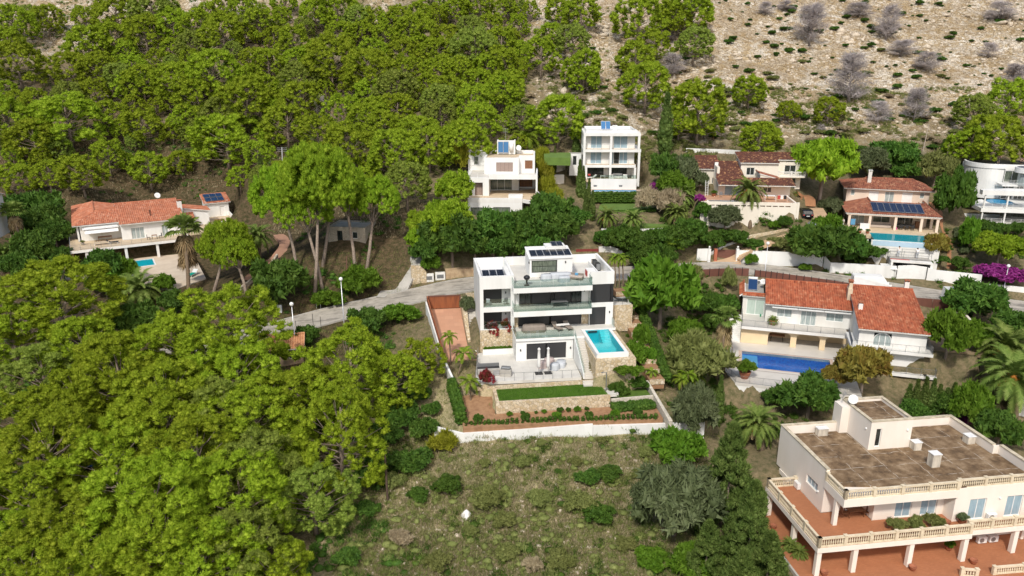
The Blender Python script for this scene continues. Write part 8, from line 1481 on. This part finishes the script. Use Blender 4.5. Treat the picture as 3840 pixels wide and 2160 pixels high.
t = fthing('outdoor_sofa', 'uncovered taupe sofa with a teal pillow at the right of the roof terrace seating', 'sofa', FA, 12.3, 1.0, 5.9, turn=-.5); rbox('base', taupe, t, -.9, .9, -.4, .4, .1, .35); rbox('cushion', cushion, t, -.85, .85, -.38, .25, .351, .5); rbox('backrest', taupe, t, -.9, .9, .26, .4, .351, .75); rbox('pillow', bluecloth, t, -.2, .2, .0, .24, .501, .8, .05)
t = fthing('kettle_grill', 'black kettle barbecue on a stand at the left of the roof terrace', 'barbecue', FA, 5.75, -.7, 5.9); b = MB(); b.lathe([(.35, 0), (.3, .05), (.12, .1), (.12, .7), (.3, .78), (.4, .95), (.4, 1.0)], 14); b.build('stand', blackplastic, t, smooth=True); b = MB(); b.lathe([(.41, 1.0), (.36, 1.15), (.2, 1.26), (.03, 1.3), (.03, 1.36), (0, 1.37)], 14); b.build('lid', blackplastic, t, smooth=True)
t = fthing('patio_heater_base', 'small black stand below the penthouse window of the roof terrace', 'stand', FA, 8.1, 2.2, 5.9); b = MB(); b.lathe([(.3, 0), (.3, .04), (.04, .08), (.04, .5), (0, .52)], 10); b.build('foot', blackplastic, t)
def table(F, u, v, z, L, w, h, label, top, leg, turn=0, name='table', group=None):
    t = fthing(name, label, 'table', F, u, v, z, group, turn); rbox('tabletop', top, t, -L/2, L/2, -w/2, w/2, h-.05, h, .01)
    for x in (-L/2+.06, L/2-.06):
        for y in (-w/2+.06, w/2-.06): b = MB(); b.box(x-.03, x+.03, y-.03, y+.03, 0, h-.051); b.build('leg', leg, t)
    return t
def chair(F, u, v, z, label, mat, turn=0, group=None):
    t = fthing('chair', label, 'chair', F, u, v, z, group, turn); rbox('seat', mat, t, -.24, .24, -.24, .24, .40, .45, .01); rbox('backrest', mat, t, -.24, .24, .2, .25, .451, .95, .01)
    for x in (-.21, .21):
        for y in (-.21, .21): b = MB(); b.box(x-.02, x+.02, y-.02, y+.02, 0, .399); b.build('leg', mat, t)
    return t
table(FA, 9.9, -.5, 2.88, 2.0, 1.0, .75, 'grey table standing on the middle balcony of the modern house', greymetal, antenna)
chair(FA, 1.2, .8, 3.0, 'pale chair at the left of the upper left loggia', fabric, 2.6); chair(FA, 3.3, .9, 3.0, 'grey chair at the right of the upper left loggia', greymetal, 3.4)
for u, lb in ((6.2, 'left one of two closed white parasols on black bases on the lower white terrace'), (7.3, 'right one of two closed white parasols on black bases on the lower white terrace')):
    t = fthing('closed_parasol', lb, 'parasol', FA, u, -7.4, -2.95); rbox('base_plate', blackplastic, t, -.45, .45, -.4, .4, 0, .1); b = MB(); b.tube([(0, 0, .1), (.05, 0, 3.2)], .04, 6); b.build('pole', greymetal, t); b = MB(); b.lathe([(.10, .75), (.19, .95), (.2, 1.6), (.17, 2.4), (.13, 3.0), (.2, 3.1), (.03, 3.3), (0, 3.32)], 12); b.build('canopy', whitecloth, t, smooth=True)
for i, (u, v, L, w, h, m_, lb) in enumerate(((6.9, -5.6, 1.1, 1.0, .75, pinkcloth, 'rose grey covered seat behind the left closed parasol'), (7.9, -4.9, 1.2, 1.1, .8, pinkcloth, 'rose grey covered seat between the parasols and the dark shutters'), (8.3, -6.4, 1.1, 1.0, .75, fabric, 'blue grey covered seat right of the closed parasols'), (9.2, -5.5, 1.6, 1.2, .6, fabric, 'wide blue grey covered seat furthest right of the lower white terrace group'))): blob('covered_furniture', lb, 'covered furniture', FA, u, v, -2.95, L, w, h, m_, i*.4)
t = fthing('outdoor_kitchen', 'grey outdoor kitchen counter with a sink at the left of the lower white terrace', 'kitchen', FA, .3, -7.0, -2.95); rbox('counter', concrete, t, -1.3, 1.3, -.4, .0, 0, .85); rbox('worktop', darkmetal, t, -1.3, 1.3, -.0, .45, .0, .9, .01); rbox('splashback', greymetal, t, -1.3, 1.3, .451, .55, 0, 1.3, .01); rbox('fridge_door', antenna, t, .5, 1.2, -.43, -.401, .1, .75, .01)
t = fthing('gas_barbecue', 'grey hooded gas barbecue at the right end of the outdoor kitchen', 'barbecue', FA, 2.3, -7.4, -2.95, turn=-.3); rbox('cabinet', concrete, t, -.65, .65, -.4, .4, 0, .85); rbox('hood', greymetal, t, -.55, .55, -.3, .3, .851, 1.15, .1)
b = MB(); b.box(7.3, 8.0, -3.3, -2.9, .02, .06); fone('floor_mat', 'small white mat on the glass fronted terrace', 'mat', FA, b, whitecloth)
# C
table(FC, 6.0, 4.2, .515, 1.6, 1.0, .74, 'brown table in the shade under the corner of the roof overhang', teak, teak)
for u, v, tn, lb in ((4.9, 4.2, 1.57, 'brown chair at the left end of the shaded brown table'), (7.0, 4.0, -1.57, 'brown chair at the right end of the shaded brown table')): chair(FC, u, v, .515, lb, teak, tn)
potlathe = [(.0, 0), (.22, .0), (.3, .2), (.36, .42), (.38, .45), (.33, .46), (.3, .38), (0, .36)]
def potplant(F, u, v, z, label, kind=None, s=1.0, ps=.5, me=None, pot=terracotta):
    t = fthing('potted_plant', label, 'potted plant', F, u, v, z); b = MB(); b.lathe([(r*s, h*s) for r, h in potlathe], 14); b.build('pot', pot, t, smooth=True)
    m_ = me or (BP[kind][0] if kind else None)
    if m_: c = bpy.data.objects.new('plant', m_); COL.objects.link(c); c.parent = t; c.location = (0, 0, .4*s); c.scale = (ps,)*3
for i, (u, v, z, k, ps, lb) in enumerate([(13.6, 1.6, .515, None, .3, 'empty terracotta pot on the upper terrace by the recess'), (15.1, 1.55, .515, 'olive', .55, 'pot with a pale leafed plant beside the upper glazed doors'), (9.4, -.25, -2.56, None, .3, 'terracotta pot in front of the third pillar'), (15.5, -.2, -2.56, None, .3, 'terracotta pot with a dry stem right of the fourth pillar'), (1.1, .2, -2.56, None, .3, 'terracotta pot beside the corner pillar at the bottom edge'), (-.2, 7.3, -2.56, None, .3, 'small pot near the cypress row on the left side'), (14.6, 1.9, -2.56, 'fresh', .5, 'pot with a leafy plant in the shade of the balcony')]): potplant(FC, u, v, z, lb, k, .95, ps)
for i, (u, v, lb) in enumerate([(-.1, 4.1, 'pot with a cycad like plant, upper of two left of the side pillar'), (.2, 3.0, 'pot with a cycad like plant, lower of two left of the side pillar')]): potplant(FC, u, v, -2.56, lb, None, 1.0, .38, DATE[0])
for i, u in enumerate((8.3, 10.2, 12.2)): p = FC.w(u, 1.3, .5); solo('balcony_shrub', f'feathery green shrub along the upper balustrade of the cream villa, {["left", "middle", "right"][i]} of three', 'shrub', p, BP['scrub'][i], i, (1.0, .75, 1.1))
b = MB(); b.tube([(7.9, 1.9, .52), (7.9, 1.9, 1.7)], .02, 5); b.tube([(7.7, 1.9, 1.7), (8.15, 1.9, 1.7)], .02, 5); fone('broom', 'thin broom standing on the upper terracotta terrace', 'broom', FC, b, greymetal)
# B
potplant(FB, 3.8, 1.0, 2.65, 'dark palm like plant in a brown pot on the arcade villa balcony', None, 1.6, .34, DATE[0]); potplant(FB, .3, -12.3, 0, 'large banana like plant in a brown pot before the dark blue pool', 'fresh', 2.0, 1.2)
b = MB(); b.box(2.15, 2.35, 3.9, 4.1, 2.66, 3.0); fone('green_can', 'small green watering can by the mint glass door', 'can', FB, b, plain('green_plastic', (.02, .25, .12), .5))
# D
lounger(FD, 6.6, 2.6, .02, 1.4, 'white sun lounger on the balcony in front of the awning', whitepaint, darkmetal); potplant(FD, 2.0, 4.0, .02, 'small plant in a grey pot on the balcony left of the awning', 'scrub', .9, .4, None, concrete); table(FD, 4.9, 2.6, .02, 2.4, .8, .5, 'low pale table on the balcony left of the white lounger', sandfloor, whitepaint); table(FD, 5.6, 5.8, .02, 2.2, 1.0, .75, 'brown dining table under the awning', teak, teak)
table(FD, 13.4, 2.6, .02, .9, .7, .72, 'small round backed cafe table outside the glazed door', teak, darkmetal); chair(FD, 12.4, 2.5, .02, 'left cafe chair outside the glazed door', darkmetal, 1.4); chair(FD, 14.4, 2.8, .02, 'right cafe chair outside the glazed door', darkmetal, -1.4); rbox('x', teak, table(FD, 25.8, 10.6, .02, 1.8, 1.1, .75, 'brown table group on the raised side terrace below the solar panels', teak, teak), -.7, .7, -.9, -.6, .0, .8).name = 'bench'
t = fthing('sun_lounger', 'white framed lounger with a bright green cushion at the tip of the sandy terrace', 'sun lounger', FD, 17.0, -15.5, -2.9, turn=.9); rbox('cushion', plain('green_cushion', (.0, .36, .25), .7), t, -1.0, .6, -.4, .4, .33, .42); b = MB(); b.slab([(.61, -.4, .4), (1.2, -.4, .85), (1.2, .4, .85), (.61, .4, .4)], .06); b.build('backrest', whitepaint, t); b = MB(); b.box(-1.05, .65, -.45, -.41, .25, .33).box(-1.05, .65, .41, .45, .25, .33); b.build('frame', whitepaint, t)
for x in (-.9, .5):
    for y in (-.43, .43): rbox('leg', whitepaint, t, x-.04, x+.04, y-.03, y+.03, 0, .249, 0)
b = MB(); b.lathe([(.35, 0), (.35, .8), (.37, .82), (0, .83)], 12); o = fone('water_butt', 'white round bin at the left end of the sandy terrace', 'bin', FD, b, whitepaint); o.location = FD.w(-1.2, -4.0, -2.9)
# F and H
t = fthing('outdoor_sofa', 'white sofa on the ground terrace of the tall white house', 'sofa', FF, 6.2, 1.6); rbox('base', whitecloth, t, -.9, .9, -.4, .4, .05, .42); rbox('backrest', whitecloth, t, -.9, .9, .401, .55, .05, .85)
for u, v, lb in ((4.9, .6, 'left'), (7.5, .7, 'right')): t = fthing('outdoor_armchair', f'white armchair {lb} of the white sofa on the ground terrace', 'armchair', FF, u, v); rbox('base', whitecloth, t, -.4, .4, -.4, .3, .05, .42); rbox('backrest', whitecloth, t, -.4, .4, .301, .42, .05, .8)
lounger(FF, 1.2, .6, 0, -1.2, 'white lounger with a red cushion on the ground terrace', whitepaint, whitecloth); rbox('red_pillow', redcloth, None, -.25, .25, -.15, .15, 0, .3, .05).location = FF.w(.75, .75, .6); tag(bpy.data.objects['red_pillow'], 'red pillow on the white lounger of the tall white house', 'pillow'); table(FF, 3.3, .5, 0, .9, .8, .6, 'small white table beside the white lounger', whitepaint, whitepaint)
t = fthing('outdoor_sofa', 'long beige sofa under the solar panel villa porch', 'sofa', FH, 5.2, 1.2); rbox('base', cushion, t, -1.7, 1.7, -.4, .4, .05, .42); rbox('backrest', cushion, t, -1.7, 1.7, .401, .55, .05, .85)
table(FH, 9.2, 1.0, 0, 2.4, 1.1, .75, 'dark dining table under the solar panel villa porch', darkmetal, darkmetal)
for i, (u, tn) in enumerate(((8.3, 0), (9.2, 0), (10.1, 0))): chair(FH, u, .1, 0, f'black dining chair at the near side of the porch table, {["left", "middle", "right"][i]} of three', darkmetal, math.pi)
b = MB(); b.box(1.6, 3.0, -2.2, -1.6, .01, 1.15); fone('white_cabinet', 'white board cabinet at the left of the solar panel villa porch', 'cabinet', FH, b, whitepaint); b = MB(); b.box(10.9, 11.7, 2.2, 2.9, .01, 1.1); fone('brown_cabinet', 'brown cabinet at the right of the porch table', 'cabinet', FH, b, teak); b = MB(); b.lathe([(.2, 0), (.25, .2), (.1, .35), (0, .36)], 10); o = fone('pink_bag', 'bright pink bag on the floor beside the porch table', 'bag', FH, b, plain('pink_bag_cloth', (.5, .03, .22), .7)); o.location = FH.w(7.6, .3, 0)
for i, u in enumerate((.3, 1.3, 2.5)): potplant(FH, u, -4.6, .01, f'plant in a terracotta pot left of the infinity pool, {["left", "middle", "right"][i]} of three', 'broad', .8, .4)
# G
potplant(FG, -.9, -.6, 0, 'plant in a terracotta pot, left of the old villa glazed door', 'fresh', 1.1, .5); potplant(FG, 14.5, 6.3, -.9, 'palm like plant in a pot beside the lower dark door of the old villa', None, 1.0, .25, DATE[1]); t = fthing('ladder', 'white ladder leaning on the left wing of the old villa', 'ladder', FG, -2.1, -.5); b = MB(); b.tube([(-.22, 0, 0), (-.22, .7, 2.6)], .04, 4); b.tube([(.22, 0, 0), (.22, .7, 2.6)], .04, 4)
for k in range(1, 9): b.tube([(-.22, .078*k, .29*k), (.22, .078*k, .29*k)], .025, 4)
b.build('frame', whitepaint, t)
table(FG, 8.0, -3.0, 0, 1.8, 1.0, .75, 'pale table on the orange terrace of the old villa', whitepaint, whitepaint); t = fthing('drying_rack', 'drying rack with red and white laundry on the orange terrace of the old villa', 'drying rack', FG, 9.6, -4.6); b = MB(); b.tube([(-.9, 0, 0), (-.9, 0, 1.1), (.9, 0, 1.1), (.9, 0, 0)], .025, 4); b.build('frame', whitepaint, t)
for x, m_ in ((-.5, redcloth), (0, whitecloth), (.5, blackplastic)): rbox('laundry', m_, t, x-.2, x+.2, -.03, .03, .45, 1.08, 0)
chair(FG, .2, -1.3, 0, 'grey armchair in front of the old villa glazed door', greymetal, 3.0)
